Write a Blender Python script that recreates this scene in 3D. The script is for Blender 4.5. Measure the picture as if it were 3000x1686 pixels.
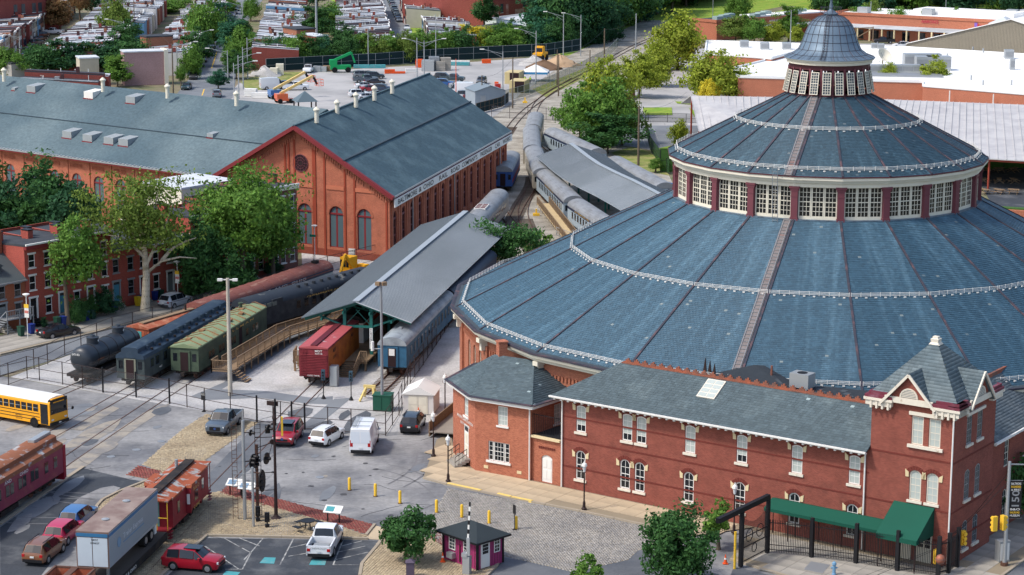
import bpy,math,random
import numpy as np
from mathutils import Vector,Matrix
for o in list(bpy.data.objects):bpy.data.objects.remove(o)
S=bpy.context.scene
COL=S.collection
R=math.radians
FPX,PITCH,ROLL,HCAM=6307.1,0.2066907,0.0032028,55.0
cd=bpy.data.cameras.new('camera');cam=bpy.data.objects.new('camera',cd);COL.objects.link(cam)
cd.sensor_width=36;cd.lens=FPX/3000*36;cd.clip_start=1;cd.clip_end=6000
cam.matrix_world=Matrix.Translation((0,0,HCAM))@Matrix.Rotation(math.pi/2-PITCH,4,'X')@Matrix.Rotation(ROLL,4,'Z')
S.camera=cam
S.render.resolution_x,S.render.resolution_y=1024,575
SUN_EL,SUN_DIR=R(52),Vector((0.88,0.36,0))
w=bpy.data.worlds.new('World');S.world=w;w.use_nodes=True
nt=w.node_tree;sky=nt.nodes.new('ShaderNodeTexSky');sky.sky_type='NISHITA';sky.sun_disc=False
sky.sun_elevation=SUN_EL;sky.sun_rotation=math.atan2(-SUN_DIR.x,-SUN_DIR.y);sky.altitude=60;sky.dust_density=2.5;sky.ozone_density=1.3
bg=nt.nodes['Background'];bg.inputs['Strength'].default_value=0.15
nt.links.new(sky.outputs[0],bg.inputs['Color'])
sd=bpy.data.lights.new('sun','SUN');sd.energy=2.0;sd.angle=R(7);sd.color=(1,.95,.87)
so=bpy.data.objects.new('sun',sd);COL.objects.link(so);so.location=(-100,0,200)
dv=Vector((SUN_DIR.x*math.cos(SUN_EL),SUN_DIR.y*math.cos(SUN_EL),-math.sin(SUN_EL)))
so.rotation_euler=dv.to_track_quat('-Z','Y').to_euler()
vs=S.view_settings;vs.view_transform='Standard';vs.look='None';vs.exposure=0.55;vs.gamma=1;vs.use_curve_mapping=False
S.render.engine='CYCLES'
_cp,_sp,_cr,_sr=math.cos(PITCH),math.sin(PITCH),math.cos(ROLL),math.sin(ROLL)
def G(u,v,z=0.0):
 a,b=u-1500,v-843
 uu,vv=_cr*a+_sr*b,-_sr*a+_cr*b
 x,up=uu/FPX,-vv/FPX
 d=(x,_cp+up*_sp,-_sp+up*_cp);t=(z-HCAM)/d[2]
 return Vector((d[0]*t,d[1]*t,z))
def head(a,b):return math.atan2(b[1]-a[1],b[0]-a[0])
def pol(c,ang,d):return Vector((c[0]+d*math.cos(ang),c[1]+d*math.sin(ang),c[2]if len(c)>2 else 0))
ORD='first second third fourth fifth sixth seventh eighth ninth tenth eleventh twelfth thirteenth fourteenth fifteenth sixteenth seventeenth eighteenth nineteenth twentieth'.split()
def nth(i):
 if i<20:return ORD[i]
 n=i+1;return '%d%s'%(n,{1:'st',2:'nd',3:'rd'}.get(n%10 if n%100 not in(11,12,13)else 0,'th'))
def lin(c):return tuple((x/255/12.92 if x/255<=.04045 else((x/255+.055)/1.055)**2.4)for x in c)
MATS={}
def mat(name,c,rough=.8,var=.12,sc=1.5,bump=0.,metal=0.,spec=.3,c2=None,mix=(.42,.62),isl=0.,alpha=1.,streak=None,detail=6,fine=0.,fsc=14,bsc=None,trans=0.,odd=None):
 """plain procedural surface: colour, mottling in metres, optional second colour in patches, per-piece variation"""
 if name in MATS:return MATS[name]
 m=bpy.data.materials.new(name);m.use_nodes=True;MATS[name]=m
 n=m.node_tree.nodes;l=m.node_tree.links;p=n['Principled BSDF']
 p.inputs['Roughness'].default_value=rough;p.inputs['Metallic'].default_value=metal
 p.inputs['Specular IOR Level'].default_value=spec
 m.diffuse_color=(*lin(c),1)
 base=n.new('ShaderNodeRGB');base.outputs[0].default_value=(*lin(c),1);col=base.outputs[0]
 tc=n.new('ShaderNodeTexCoord')
 def noise(scale,det=detail,vec=None,rgh=.6):
  t=n.new('ShaderNodeTexNoise');t.inputs['Scale'].default_value=scale;t.inputs['Detail'].default_value=det;t.inputs['Roughness'].default_value=rgh
  l.new(vec or tc.outputs['UV'],t.inputs['Vector']);return t.outputs['Fac']
 def ramp(f,a,b,lo=0.,hi=1.):
  r=n.new('ShaderNodeMapRange');r.inputs[1].default_value=a;r.inputs[2].default_value=b;r.inputs[3].default_value=lo;r.inputs[4].default_value=hi
  l.new(f,r.inputs[0]);return r.outputs[0]
 def mixc(f,a,b,mode='MIX'):
  x=n.new('ShaderNodeMix');x.data_type='RGBA';x.blend_type=mode
  if isinstance(f,float):x.inputs[0].default_value=f
  else:l.new(f,x.inputs[0])
  for i,q in((6,a),(7,b)):
   if isinstance(q,tuple):x.inputs[i].default_value=(*q,1)
   else:l.new(q,x.inputs[i])
  return x.outputs[2]
 if c2 is not None:
  vec=tc.outputs['UV']
  if streak:
   mp=n.new('ShaderNodeMapping');mp.inputs['Scale'].default_value=streak;l.new(vec,mp.inputs[0]);vec=mp.outputs[0]
  col=mixc(ramp(noise(sc,vec=vec),mix[0],mix[1]),col,lin(c2))
 if var:
  col=mixc(ramp(noise(sc*.55 if c2 is None else sc*2.3),.25,.75),mixc(1.,col,tuple([1-var]*3),'MULTIPLY'),mixc(1.,col,tuple([1+var]*3),'MULTIPLY'))
 if fine:
  col=mixc(ramp(noise(fsc,3),.3,.7),mixc(1.,col,tuple([1-fine]*3),'MULTIPLY'),mixc(1.,col,tuple([1+fine]*3),'MULTIPLY'))
 if isl:
  g=n.new('ShaderNodeNewGeometry');oi=n.new('ShaderNodeObjectInfo')
  a=n.new('ShaderNodeMath');a.operation='ADD';l.new(g.outputs['Random Per Island'],a.inputs[0]);l.new(oi.outputs['Random'],a.inputs[1])
  fr=n.new('ShaderNodeMath');fr.operation='FRACT';l.new(a.outputs[0],fr.inputs[0])
  col=mixc(fr.outputs[0],mixc(1.,col,tuple([1-isl]*3),'MULTIPLY'),mixc(1.,col,tuple([1+isl]*3),'MULTIPLY'))
  if odd:col=mixc(ramp(fr.outputs[0],.997,.998),col,lin(odd))
 l.new(col,p.inputs['Base Color'])
 if bump:
  b=n.new('ShaderNodeBump');b.inputs['Strength'].default_value=bump;b.inputs['Distance'].default_value=.05
  l.new(noise(bsc or sc*8,4),b.inputs['Height']);l.new(b.outputs[0],p.inputs['Normal'])
 if alpha<1:p.inputs['Alpha'].default_value=alpha
 if trans:p.inputs['Transmission Weight'].default_value=trans
 return m
def brick(name,c,c2,mortar,bw=.215,bh=.075,dirt=.12,rough=.9,sc=1.,wear=None):
 if name in MATS:return MATS[name]
 m=mat(name,c,rough,var=dirt,sc=.35,c2=wear,mix=(.55,.72));n=m.node_tree.nodes;l=m.node_tree.links;p=n['Principled BSDF']
 src=p.inputs['Base Color'].links[0].from_socket
 t=n.new('ShaderNodeTexBrick');t.inputs['Scale'].default_value=1;t.inputs['Brick Width'].default_value=bw;t.inputs['Row Height'].default_value=bh
 t.inputs['Mortar Size'].default_value=.008;t.inputs['Mortar Smooth'].default_value=.4;t.inputs['Bias'].default_value=-.1
 k=[lin(x)for x in(c,c2,mortar)]
 for i,q in enumerate(('Color1','Color2','Mortar')):t.inputs[q].default_value=(*[min(1.9,k[i][j]/max(k[0][j],.004))for j in range(3)],1)
 tc=n.new('ShaderNodeTexCoord');l.new(tc.outputs['UV'],t.inputs['Vector'])
 x=n.new('ShaderNodeMix');x.data_type='RGBA';x.blend_type='MULTIPLY';x.inputs[0].default_value=1
 l.new(src,x.inputs[6]);l.new(t.outputs['Color'],x.inputs[7]);l.new(x.outputs[2],p.inputs['Base Color'])
 b=n.new('ShaderNodeBump');b.inputs['Strength'].default_value=.3;b.inputs['Distance'].default_value=.02;b.invert=True
 l.new(t.outputs['Fac'],b.inputs['Height']);l.new(b.outputs[0],p.inputs['Normal'])
 return m
def unit(a):return a/max(np.linalg.norm(a),1e-9)
class MB:
 def __init__(s):s.v=[];s.f=[];s.m=[]
 def add(s,vs_,fs_,m=0):
  k=len(s.v);s.v+=[tuple(q)for q in vs_];s.f+=[tuple(i+k for i in f)for f in fs_];s.m+=[m]*len(fs_);return s
 def box(s,x0,x1,y0,y1,z0,z1,m=0):
  return s.add([(x,y,z)for z in(z0,z1)for y in(y0,y1)for x in(x0,x1)],[(0,2,3,1),(4,5,7,6),(0,1,5,4),(2,6,7,3),(0,4,6,2),(1,3,7,5)],m)
 def rbox(s,c,sx,sy,sz,a=0.,m=0):
  """box standing on c, turned by a about z"""
  ca,sa=math.cos(a),math.sin(a)
  return s.add([(c[0]+x*ca-y*sa,c[1]+x*sa+y*ca,c[2]+z)for z in(0,sz)for y in(-sy/2,sy/2)for x in(-sx/2,sx/2)],[(0,2,3,1),(4,5,7,6),(0,1,5,4),(2,6,7,3),(0,4,6,2),(1,3,7,5)],m)
 def bar(s,a,b,w=.1,h=None,m=0,up=(0,0,1)):
  h=h or w;a=np.array(a,float);b=np.array(b,float);d=unit(b-a);u=np.array(up,float)
  if abs(d@u)>.98:u=np.array((0,1.,0))if abs(d[1])<.9 else np.array((1.,0,0))
  r=unit(np.cross(d,u));u=np.cross(r,d)
  q=[p+r*i*w/2+u*j*h/2 for p in(a,b)for i,j in((-1,-1),(1,-1),(1,1),(-1,1))]
  return s.add(q,[(0,3,2,1),(4,5,6,7),(0,1,5,4),(1,2,6,5),(2,3,7,6),(3,0,4,7)],m)
 def cyl(s,a,b,r0,r1=None,n=8,cap=True,m=0):
  r1=r0 if r1 is None else r1;a=np.array(a,float);b=np.array(b,float);d=unit(b-a)
  u=np.array((1.,0,0))if abs(d[0])<.8 else np.array((0,1.,0));p=unit(np.cross(d,u));q=np.cross(d,p)
  vs_=[c+(p*math.cos(t)+q*math.sin(t))*r for c,r in((a,r0),(b,r1))for t in[2*math.pi*i/n for i in range(n)]]
  fs_=[(i,(i+1)%n,n+(i+1)%n,n+i)for i in range(n)]
  if cap:fs_+=[tuple(range(n-1,-1,-1)),tuple(range(n,2*n))]
  return s.add(vs_,fs_,m)
 def tube(s,pts,r,n=6,m=0):
  """bent tube; r a number or one radius for each point"""
  rs=r if hasattr(r,'__len__')else[r]*len(pts)
  P=[np.array(p,float)for p in pts];vs_=[]
  for i,p in enumerate(P):
   d=unit(P[min(i+1,len(P)-1)]-P[max(i-1,0)]);u=np.array((1.,0,0))if abs(d[0])<.8 else np.array((0,1.,0))
   a=unit(np.cross(d,u));b=np.cross(d,a)
   vs_+=[p+(a*math.cos(2*math.pi*k/n)+b*math.sin(2*math.pi*k/n))*rs[i]for k in range(n)]
  fs_=[(i*n+k,i*n+(k+1)%n,(i+1)*n+(k+1)%n,(i+1)*n+k)for i in range(len(P)-1)for k in range(n)]
  fs_+=[tuple(range(n-1,-1,-1)),tuple(range((len(P)-1)*n,len(P)*n))]
  return s.add(vs_,fs_,m)
 def lathe(s,prof,n=24,c=(0,0,0),m=0,ph=0.):
  vs_=[(c[0]+r*math.cos(ph+2*math.pi*k/n),c[1]+r*math.sin(ph+2*math.pi*k/n),c[2]+z)for r,z in prof for k in range(n)]
  fs_=[(i*n+k,i*n+(k+1)%n,(i+1)*n+(k+1)%n,(i+1)*n+k)for i in range(len(prof)-1)for k in range(n)]
  fs_+=[tuple(range(n-1,-1,-1)),tuple(range((len(prof)-1)*n,len(prof)*n))]
  return s.add(vs_,fs_,m)
 def prism(s,poly,z0,z1,m=0):
  """vertical prism over a counter-clockwise outline"""
  p=[(q[0],q[1])for q in poly]
  if sum(p[i][0]*p[(i+1)%len(p)][1]-p[(i+1)%len(p)][0]*p[i][1]for i in range(len(p)))<0:p=p[::-1]
  n=len(p)
  return s.add([(x,y,z0)for x,y in p]+[(x,y,z1)for x,y in p],[tuple(range(n-1,-1,-1)),tuple(range(n,2*n))]+[(i,(i+1)%n,n+(i+1)%n,n+i)for i in range(n)],m)
 def prof(s,poly,axis,a0,a1,m=0):
  """outline in a vertical plane drawn out along local x ('x': poly is y,z) or y ('y': poly is x,z)"""
  n=len(poly);ar=sum(poly[i][0]*poly[(i+1)%n][1]-poly[(i+1)%n][0]*poly[i][1]for i in range(n))
  p=list(poly)if(ar>0)else list(poly)[::-1]
  if axis=='x':v=[(a0,y,z)for y,z in p]+[(a1,y,z)for y,z in p];fl=False
  else:v=[(x,a0,z)for x,z in p]+[(x,a1,z)for x,z in p];fl=True
  f=[tuple(range(n-1,-1,-1)),tuple(range(n,2*n))]+[(i,(i+1)%n,n+(i+1)%n,n+i)for i in range(n)]
  if fl:f=[q[::-1]for q in f]
  return s.add(v,f,m)
 def quad(s,*q,m=0):return s.add(q,[tuple(range(len(q)))],m)
 def slab(s,q,t=.05,m=0):
  """sheet through the corner points q with thickness t below it"""
  q=[np.array(p,float)for p in q];nrm=unit(np.cross(q[1]-q[0],q[2]-q[0]));n=len(q)
  if nrm[2]<0:q=q[::-1];nrm=-nrm
  return s.add(q+[p-nrm*t for p in q],[tuple(range(n)),tuple(range(2*n-1,n-1,-1))]+[((i+1)%n,i,n+i,n+(i+1)%n)for i in range(n)],m)
 def mesh(s,name,mats,smooth=None):
  me=bpy.data.meshes.new(name);me.from_pydata(s.v,[],s.f)
  for m_ in(mats if isinstance(mats,(list,tuple))else[mats]):me.materials.append(m_)
  if any(s.m):me.polygons.foreach_set('material_index',s.m)
  uvmap(me)
  if smooth is not None:me.shade_smooth();me.set_sharp_from_angle(angle=R(smooth))
  return me
 def build(s,name,mats,parent=None,loc=None,rz=0.,smooth=None):
  return obj(name,s.mesh(name,mats,smooth),parent,loc,rz)
def uvmap(me):
 """texture coordinates in metres: along the wall and up it, or up the slope"""
 nl=len(me.loops);npy=len(me.polygons)
 if not nl:return
 co=np.empty(len(me.vertices)*3);me.vertices.foreach_get('co',co);co=co.reshape(-1,3)
 vi=np.empty(nl,int);me.loops.foreach_get('vertex_index',vi)
 nn=np.empty(npy*3);me.polygons.foreach_get('normal',nn);nn=nn.reshape(-1,3)
 lt=np.empty(npy,int);me.polygons.foreach_get('loop_total',lt)
 N=np.repeat(nn,lt,axis=0);P=co[vi]
 flat=np.abs(N[:,2])>.97
 t=np.stack([-N[:,1],N[:,0],np.zeros(nl)],1);L=np.linalg.norm(t,axis=1);t[flat]=(1,0,0);L[flat]=1;t/=L[:,None]
 b=np.cross(N,t);b[flat]=(0,1,0)
 uv=np.stack([(P*t).sum(1),(P*b).sum(1)],1)
 lay=me.uv_layers.new(name='UVMap');lay.data.foreach_set('uv',uv.ravel())
def obj(name,data,parent=None,loc=None,rz=0.):
 o=bpy.data.objects.new(name,data);COL.objects.link(o)
 if parent is not None:o.parent=parent;KIDS.setdefault(parent.name,[]).append(o)
 if loc is not None:o.location=loc
 if rz:o.rotation_euler=(0,0,rz)
 return o
KIDS={}
def tag(o,label,cat,group=None):
 o['label']=label;o['category']=cat
 if group:o['group']=group
 return o
def thing(name,label,cat,loc=(0,0,0),rz=0.,group=None):
 o=bpy.data.objects.new(name,None);COL.objects.link(o);o.empty_display_size=.3
 o.location=loc;o.rotation_euler=(0,0,rz);return tag(o,label,cat,group)
def struct(o):o['kind']='structure';return o
def stuff(o):o['kind']='stuff';return o
def copy_tree(o,parent=None,depth=0):
 c=o.copy();COL.objects.link(c)
 if parent is not None:c.parent=parent;KIDS.setdefault(parent.name,[]).append(c)
 for ch in list(KIDS.get(o.name,[])):copy_tree(ch,c,depth+1)
 return c
def quads(name,V,mats,nv=4,faces=None,smooth=False):
 """many alike pieces at once: V (pieces, nv, 3), faces shared by all pieces"""
 V=np.asarray(V,float);n=len(V);F=np.array(faces if faces is not None else[range(nv)]);k=F.shape[1]
 idx=(np.arange(n)[:,None,None]*nv+F[None]).reshape(-1)
 me=bpy.data.meshes.new(name);nf=n*len(F)
 me.vertices.add(n*nv);me.vertices.foreach_set('co',V.ravel())
 me.loops.add(len(idx));me.loops.foreach_set('vertex_index',idx)
 me.polygons.add(nf);me.polygons.foreach_set('loop_start',np.arange(nf)*k);me.polygons.foreach_set('loop_total',np.full(nf,k))
 me.update(calc_edges=True);me.validate()
 for m_ in(mats if isinstance(mats,(list,tuple))else[mats]):me.materials.append(m_)
 uvmap(me);return me
TXT={}
def text(name,s,size,m,parent,loc,rot,w=None,ext=.004,bold=0.,align='CENTER'):
 """flat lettering as a mesh; rot is (axis-x direction, axis-y direction)"""
 key=(s,align)
 if key not in TXT:
  cu=bpy.data.curves.new('t','FONT');cu.body=s;cu.align_x=align;cu.align_y='CENTER';cu.size=1;cu.resolution_u=2;cu.offset=.012
  t=bpy.data.objects.new('t',cu);TXT[key]=bpy.data.meshes.new_from_object(t);bpy.data.objects.remove(t)
 me=TXT[key].copy();me.materials.clear();me.materials.append(m)
 o=obj(name,me,parent);X=Vector(rot[0]).normalized();Y=Vector(rot[1]).normalized();Z=X.cross(Y)
 sx=size
 if w:
  xs=[v.co.x for v in me.vertices];sx=w/max(max(xs)-min(xs),.01)
 o.matrix_local=Matrix.Translation(loc)@Matrix((X*sx,Y*size,Z)).transposed().to_4x4()
 return o
 # materials used all over
M={}
M['lot']=mat('worn_concrete',(142,141,140),.9,.2,.12,bump=.25,c2=(104,105,108),mix=(.44,.62),fine=.14,fsc=2.2,bsc=9)
M['lot_far']=mat('pale_concrete',(172,170,168),.9,.08,.08,bump=.15,c2=(150,149,148),fine=.05)  # paler concrete of the far and mall lots
M['asphalt']=mat('old_asphalt',(104,107,111),.88,.14,.15,bump=.2,c2=(80,84,90),mix=(.4,.62),fine=.08,fsc=5,bsc=10)
M['dark_asphalt']=mat('dark_asphalt',(62,66,72),.9,.18,.25,bump=.2,c2=(98,100,102),mix=(.52,.7),fine=.12,fsc=5,bsc=10)
M['street']=mat('street_asphalt',(124,128,132),.85,.1,.1,bump=.1,c2=(104,108,114),fine=.04)
M['gravel']=mat('pale_gravel',(184,182,180),.95,.1,.2,bump=.9,c2=(158,155,150),mix=(.45,.7),fine=.2,fsc=4,bsc=7)
M['ballast']=mat('track_ballast',(168,162,150),.95,.16,.3,bump=.9,c2=(130,123,112),mix=(.4,.65),fine=.25,fsc=4,bsc=7)
M['earth']=mat('bare_earth',(132,120,100),.95,.15,.15,bump=.5,c2=(96,104,70),fine=.12)
M['walk']=mat('tan_pavement',(188,170,142),.9,.08,.25,bump=.1,c2=(166,150,126),isl=.07,fine=.04)
M['walk_grey']=mat('grey_pavement',(162,156,146),.9,.09,.3,bump=.1,c2=(138,134,126),isl=.09,fine=.05)
M['kerb']=mat('kerb_stone',(160,148,130),.9,.1,.5,bump=.2)
M['ykerb']=mat('yellow_kerb_paint',(226,196,112),.7,.1,1.,c2=(188,164,110),mix=(.55,.7))
M['setts']=mat('grey_setts',(158,153,145),.88,.12,.3,isl=.2,c2=(132,130,128),bump=.3)
M['setts_tan']=mat('tan_setts',(176,160,132),.9,.14,.3,isl=.18,c2=(148,132,108),bump=.3)
M['sand']=mat('sand_joint',(140,128,108),.95,.12,.5,fine=.1)
M['sand2']=mat('dusty_sand_drift',(152,144,132),.95,.14,.5,c2=(126,123,120),mix=(.45,.6),fine=.12,fsc=4)
M['paver']=mat('red_brick_paving',(134,74,66),.9,.1,.5,isl=.14,c2=(112,62,58),bump=.2)
M['grass']=mat('mown_grass',(112,146,46),.95,.18,.35,bump=.6,c2=(146,158,64),fine=.16,bsc=12)
M['grass_dull']=mat('rough_grass',(116,128,62),.95,.2,.4,bump=.6,c2=(150,144,92),fine=.16,bsc=12)
M['rust']=mat('rusty_rail',(104,76,64),.7,.15,2.,metal=.3)
M['tie']=mat('weathered_tie',(92,80,70),.95,.2,2.,isl=.25)
M['white']=mat('white_paint',(226,224,218),.55,.04,1.5)
M['cream']=mat('cream_paint',(222,215,196),.6,.06,1.2)
M['oldwhite']=mat('flaking_white_paint',(218,210,194),.75,.06,2.,c2=(170,150,128),mix=(.6,.72))
M['black']=mat('black_steel',(30,30,33),.5,.1,2.)
M['dkbrown']=mat('brown_black_steel',(52,38,36),.6,.15,2.)
M['grey']=mat('grey_metal',(150,153,156),.5,.08,1.,metal=.4)
M['galv']=mat('galvanised_steel',(172,176,178),.45,.06,1.,metal=.5)
M['yellow']=mat('yellow_paint',(236,190,60),.5,.06,2.)
M['glass']=mat('dark_window_glass',(26,30,36),.06,0,spec=.6)
M['glassd']=mat('dusty_window_glass',(58,66,72),.25,.15,.8,spec=.5)
M['blind']=mat('window_blind_behind_glass',(176,184,178),.3,.06,1.,spec=.5)
M['wood']=mat('weathered_timber',(142,118,92),.9,.12,2.,isl=.1,streak=(1,8,1),c2=(120,100,80))
M['lead']=mat('markings_white',(170,170,166),.8,.1,1.2,c2=(104,104,106),mix=(.44,.6))
M['teal']=mat('blue_bay_paint',(74,150,156),.8,.1,1.2,c2=(120,150,152),mix=(.5,.7))
M['tyre']=mat('tyre_rubber',(24,24,25),.85,0)
M['rim']=mat('wheel_rim',(170,172,175),.35,0,metal=.7)
M['plate']=mat('number_plate',(214,216,214),.5,0)
M['redl']=mat('red_lamp',(170,18,22),.25,0,spec=.6)
M['clearl']=mat('clear_lamp',(214,218,220),.2,0,spec=.6)
M['orange']=mat('orange_plastic',(226,88,36),.6,.04)
def sheet(name,m,px,z=0.,kind=True,world=False):
 pts=[(p[0],p[1])for p in(px if world else[G(*q)for q in px])]
 if sum(pts[i][0]*pts[(i+1)%len(pts)][1]-pts[(i+1)%len(pts)][0]*pts[i][1]for i in range(len(pts)))<0:pts=pts[::-1]
 o=MB().quad(*[(x,y,z)for x,y in pts]).build(name,m)
 return struct(o)if kind else o
 # ground
sheet('ground',M['earth'],[(-900,-60),(900,-60),(900,2600),(-900,2600)],-.06,world=True)
sheet('yard_pavement',M['lot'],[(-70,130),(70,130),(70,196),(-12,196),(-19.6,197),(-60,221),(-70,226)],-.03,world=True)
sheet('gravel_yard',M['gravel'],[(-52,216.5),(-19.6,196.8),(-11.8,194.7),(-9,188),(0,188),(12,230),(12,300),(-4,345),(-4,460),(-30,300),(-27,272),(-38,249)],-.045,world=True)
sheet('rail_yard_ground',M['ballast'],[(-12,240),(12,240),(26,320),(26,372),(14,402),(12,446),(60,660),(40,662),(-12,440),(-4,342),(-13,280)],-.04,world=True)
sheet('gravel_path',M['street'],[(560,1160),(655,1120),(780,1010),(900,930),(955,930),(850,1010),(735,1090),(650,1140),(780,1145),(915,1165),(975,1160),(975,1185),(900,1182),(760,1165),(600,1172)],-.035)
sheet('platform_path',M['street'],[(980,1168),(1030,1165),(915,1262),(870,1258)],-.03)
sheet('rowhouse_street',M['street'],[(0,1043),(240,986),(420,941),(560,905),(870,805),(1140,790),(1000,830),(870,860),(560,960),(320,1000),(130,1062),(0,1100)],-.02)
side=[G(0,1040),G(240,984),G(560,903),G(760,838),G(870,801)]
sheet('track_strip',M['asphalt'],[(756,1238),(890,1258),(668,1424),(640,1440),(520,1545),(475,1535),(600,1400)],-.02)
sheet('coach_lane',M['dark_asphalt'],[(245,1372),(380,1404),(430,1412),(330,1450),(285,1482),(280,1500),(180,1610),(120,1686),(0,1720),(0,1545)],-.018)
sheet('bay_parking',M['dark_asphalt'],[(600,1576),(1128,1584),(1104,1605),(1056,1686),(1040,1730),(440,1730),(492,1686)],-.016)
sheet('entry_drive',M['asphalt'],[(1462,1630),(1560,1648),(1680,1676),(1860,1606),(2160,1700),(2160,1760),(1300,1760),(1420,1690)],-.016)
sheet('yard_sand',M['sand2'],[(185,1376),(300,1290),(420,1210),(500,1180),(480,1200),(380,1268),(250,1368)],-.014)
sheet('yard_sand',M['sand2'],[(205,1258),(290,1205),(330,1190),(350,1196),(280,1238),(240,1262)],-.013)
random.seed(5)
for k in range(46):
 u,v=random.uniform(20,1240),random.uniform(1190,1560)
 c=G(u,v);n=9;r=random.uniform(.4,2.2);ex=random.uniform(1,2.6);a0=R(78)+random.uniform(-.2,.2)
 p=[]
 for i in range(n):
  t=2*math.pi*i/n;q=r*random.uniform(.8,1.1);x,y=q*ex*math.cos(t),q*.6*math.sin(t)
  p.append((c.x+x*math.cos(a0)-y*math.sin(a0),c.y+x*math.sin(a0)+y*math.cos(a0)))
 sheet('paving_patch',[M['asphalt'],M['lot'],M['sand2'],M['street']][k%4],p,-.012+k*.0001,world=True)
mb=MB()
for k in range(40):
 u,v=random.uniform(30,1250),random.uniform(1190,1560);c=G(u,v);a=random.choice([R(78),R(-20),R(40)])+random.uniform(-.25,.25);p=[c]
 for i in range(random.randint(3,7)):a+=random.uniform(-.4,.4);p.append(pol(p[-1],a,random.uniform(.5,1.4)))
 for a_,b_ in zip(p,p[1:]):mb.bar((a_.x,a_.y,-.009),(b_.x,b_.y,-.009),.03,.01)
stuff(tag(mb.build('pavement_cracks',M['dark_asphalt']),'thin dark cracks running through the worn yard paving','cracks'))
TYR=mat('tyre_scuff',(112,112,114),.9,.1,1.);OIL=mat('oil_stain',(72,72,74),.7,.15,2.)
for k,(u,v,r,a0,da)in enumerate(((960,1430,9,200,60),(1010,1440,11,190,55),(880,1400,14,300,40),(1120,1480,10,150,60),(700,1340,16,330,35),(420,1260,20,250,30),(300,1300,22,260,28),(1150,1380,12,100,60),(820,1480,13,10,45),(560,1300,18,230,30))):
 c=G(u,v);n=14
 for w_ in(0,1.6):
  q=[[(c.x+(r+w_+e)*math.cos(R(a0+da*i/n)),c.y+(r+w_+e)*math.sin(R(a0+da*i/n)))for i in range(n+1)]for e in(0,.16)]
  struct(MB().add([(x,y,-.0075)for x,y in q[0]+q[1]],[(i,i+1,n+2+i,n+1+i)for i in range(n)]).build('tyre_mark',TYR))
for k in range(34):
 c=G(random.uniform(500,1240),random.uniform(1290,1640));r=random.uniform(.12,.4)
 sheet('oil_stain',OIL,[(c.x+r*random.uniform(.6,1.2)*math.cos(t),c.y+r*random.uniform(.6,1.2)*math.sin(t))for t in[2*math.pi*i/9 for i in range(9)]],-.005+k*.00005,world=True)
def inside(P,poly):
 x,y=P[:,0],P[:,1];r=np.zeros(len(P),bool);n=len(poly)
 for i in range(n):
  (x0,y0),(x1,y1)=poly[i],poly[(i+1)%n]
  if y0==y1:continue
  r^=((y0>y)!=(y1>y))&(x<(x1-x0)*(y-y0)/(y1-y0)+x0)
 return r
CUBE5=[(4,5,6,7),(0,1,5,4),(1,2,6,5),(2,3,7,6),(3,0,4,7)]
def blocks(P,ang,lx,ly,h,z,rng,gap=.03,jit=.015,tilt=.01):
 """low block for each centre P: (n, 8, 3)"""
 n=len(P);a=ang+rng.normal(0,.03,n)if np.isscalar(ang)else ang+rng.normal(0,.03,n)
 ca,sa=np.cos(a),np.sin(a);V=np.zeros((n,8,3))
 for i,(sx,sy,top)in enumerate([(-1,-1,0),(1,-1,0),(1,1,0),(-1,1,0),(-1,-1,1),(1,-1,1),(1,1,1),(-1,1,1)]):
  k=.86 if top else 1.
  x=sx*(lx/2-gap/2)*k*(1+rng.normal(0,.04,n));y=sy*(ly/2-gap/2)*k*(1+rng.normal(0,.04,n))
  V[:,i,0]=P[:,0]+x*ca-y*sa;V[:,i,1]=P[:,1]+x*sa+y*ca;V[:,i,2]=z+(h+rng.normal(0,jit,n)*.5+sx*tilt*rng.normal(0,1,n)if top else-.03)
 return V
def paving(name,label,px,m,ang,lx,ly,under='sand',z=-.012,h=.03,seed=1,warp=0.,world=False,split=300):
 poly=[(p[0],p[1])for p in(px if world else[G(*q)for q in px])]
 base=sheet(name,M[under],poly,z,world=True)
 P=np.array(poly);c=P.mean(0);ca,sa=math.cos(ang),math.sin(ang)
 L=np.linalg.norm(P-c,axis=1).max()+2
 I,J=np.meshgrid(np.arange(-int(L/lx),int(L/lx)+1),np.arange(-int(L/ly),int(L/ly)+1))
 x=(I+.5*(J%2))*lx;y=J*ly+warp*np.sin(x*.3)
 Q=np.stack([c[0]+x*ca-y*sa,c[1]+x*sa+y*ca],-1).reshape(-1,2);Q=Q[inside(Q,poly)]
 rng=np.random.default_rng(seed);V=blocks(Q,ang,lx,ly,h,z,rng)
 V=V[np.argsort(V[:,0,1])]
 part={'setts':'cobble','setts_tan':'cobble','paver':'brick'}.get(m,'slab')
 for q in V[:split]:
  o=obj(part,quads(part,[q-q[0]],M[m],8,CUBE5),base,q[0])
 if len(V)>split:stuff(obj(part+'s',quads(part+'s',V[split:],M[m],8,CUBE5),base))
 return base
A_TRK=R(80)
paving('cobbled_island','',[(607,1447),(640,1440),(1000,1541),(1082,1573),(606,1568),(472,1686),(420,1730),(340,1730),(372,1686)],'setts_tan',R(8),.3,.2,seed=2,split=150)
paving('cobbled_yard','',[(420,1360),(480,1305),(543,1252),(605,1213),(660,1222),(757,1238),(735,1252),(605,1345),(520,1412),(480,1388)],'setts_tan',R(10),.3,.2,seed=3,split=60)
paving('cobbled_kerb_island','',[(430,1412),(520,1410),(470,1450),(300,1560),(262,1540),(285,1482),(330,1450)],'setts_tan',R(10),.3,.2,seed=4,split=40)
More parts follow.
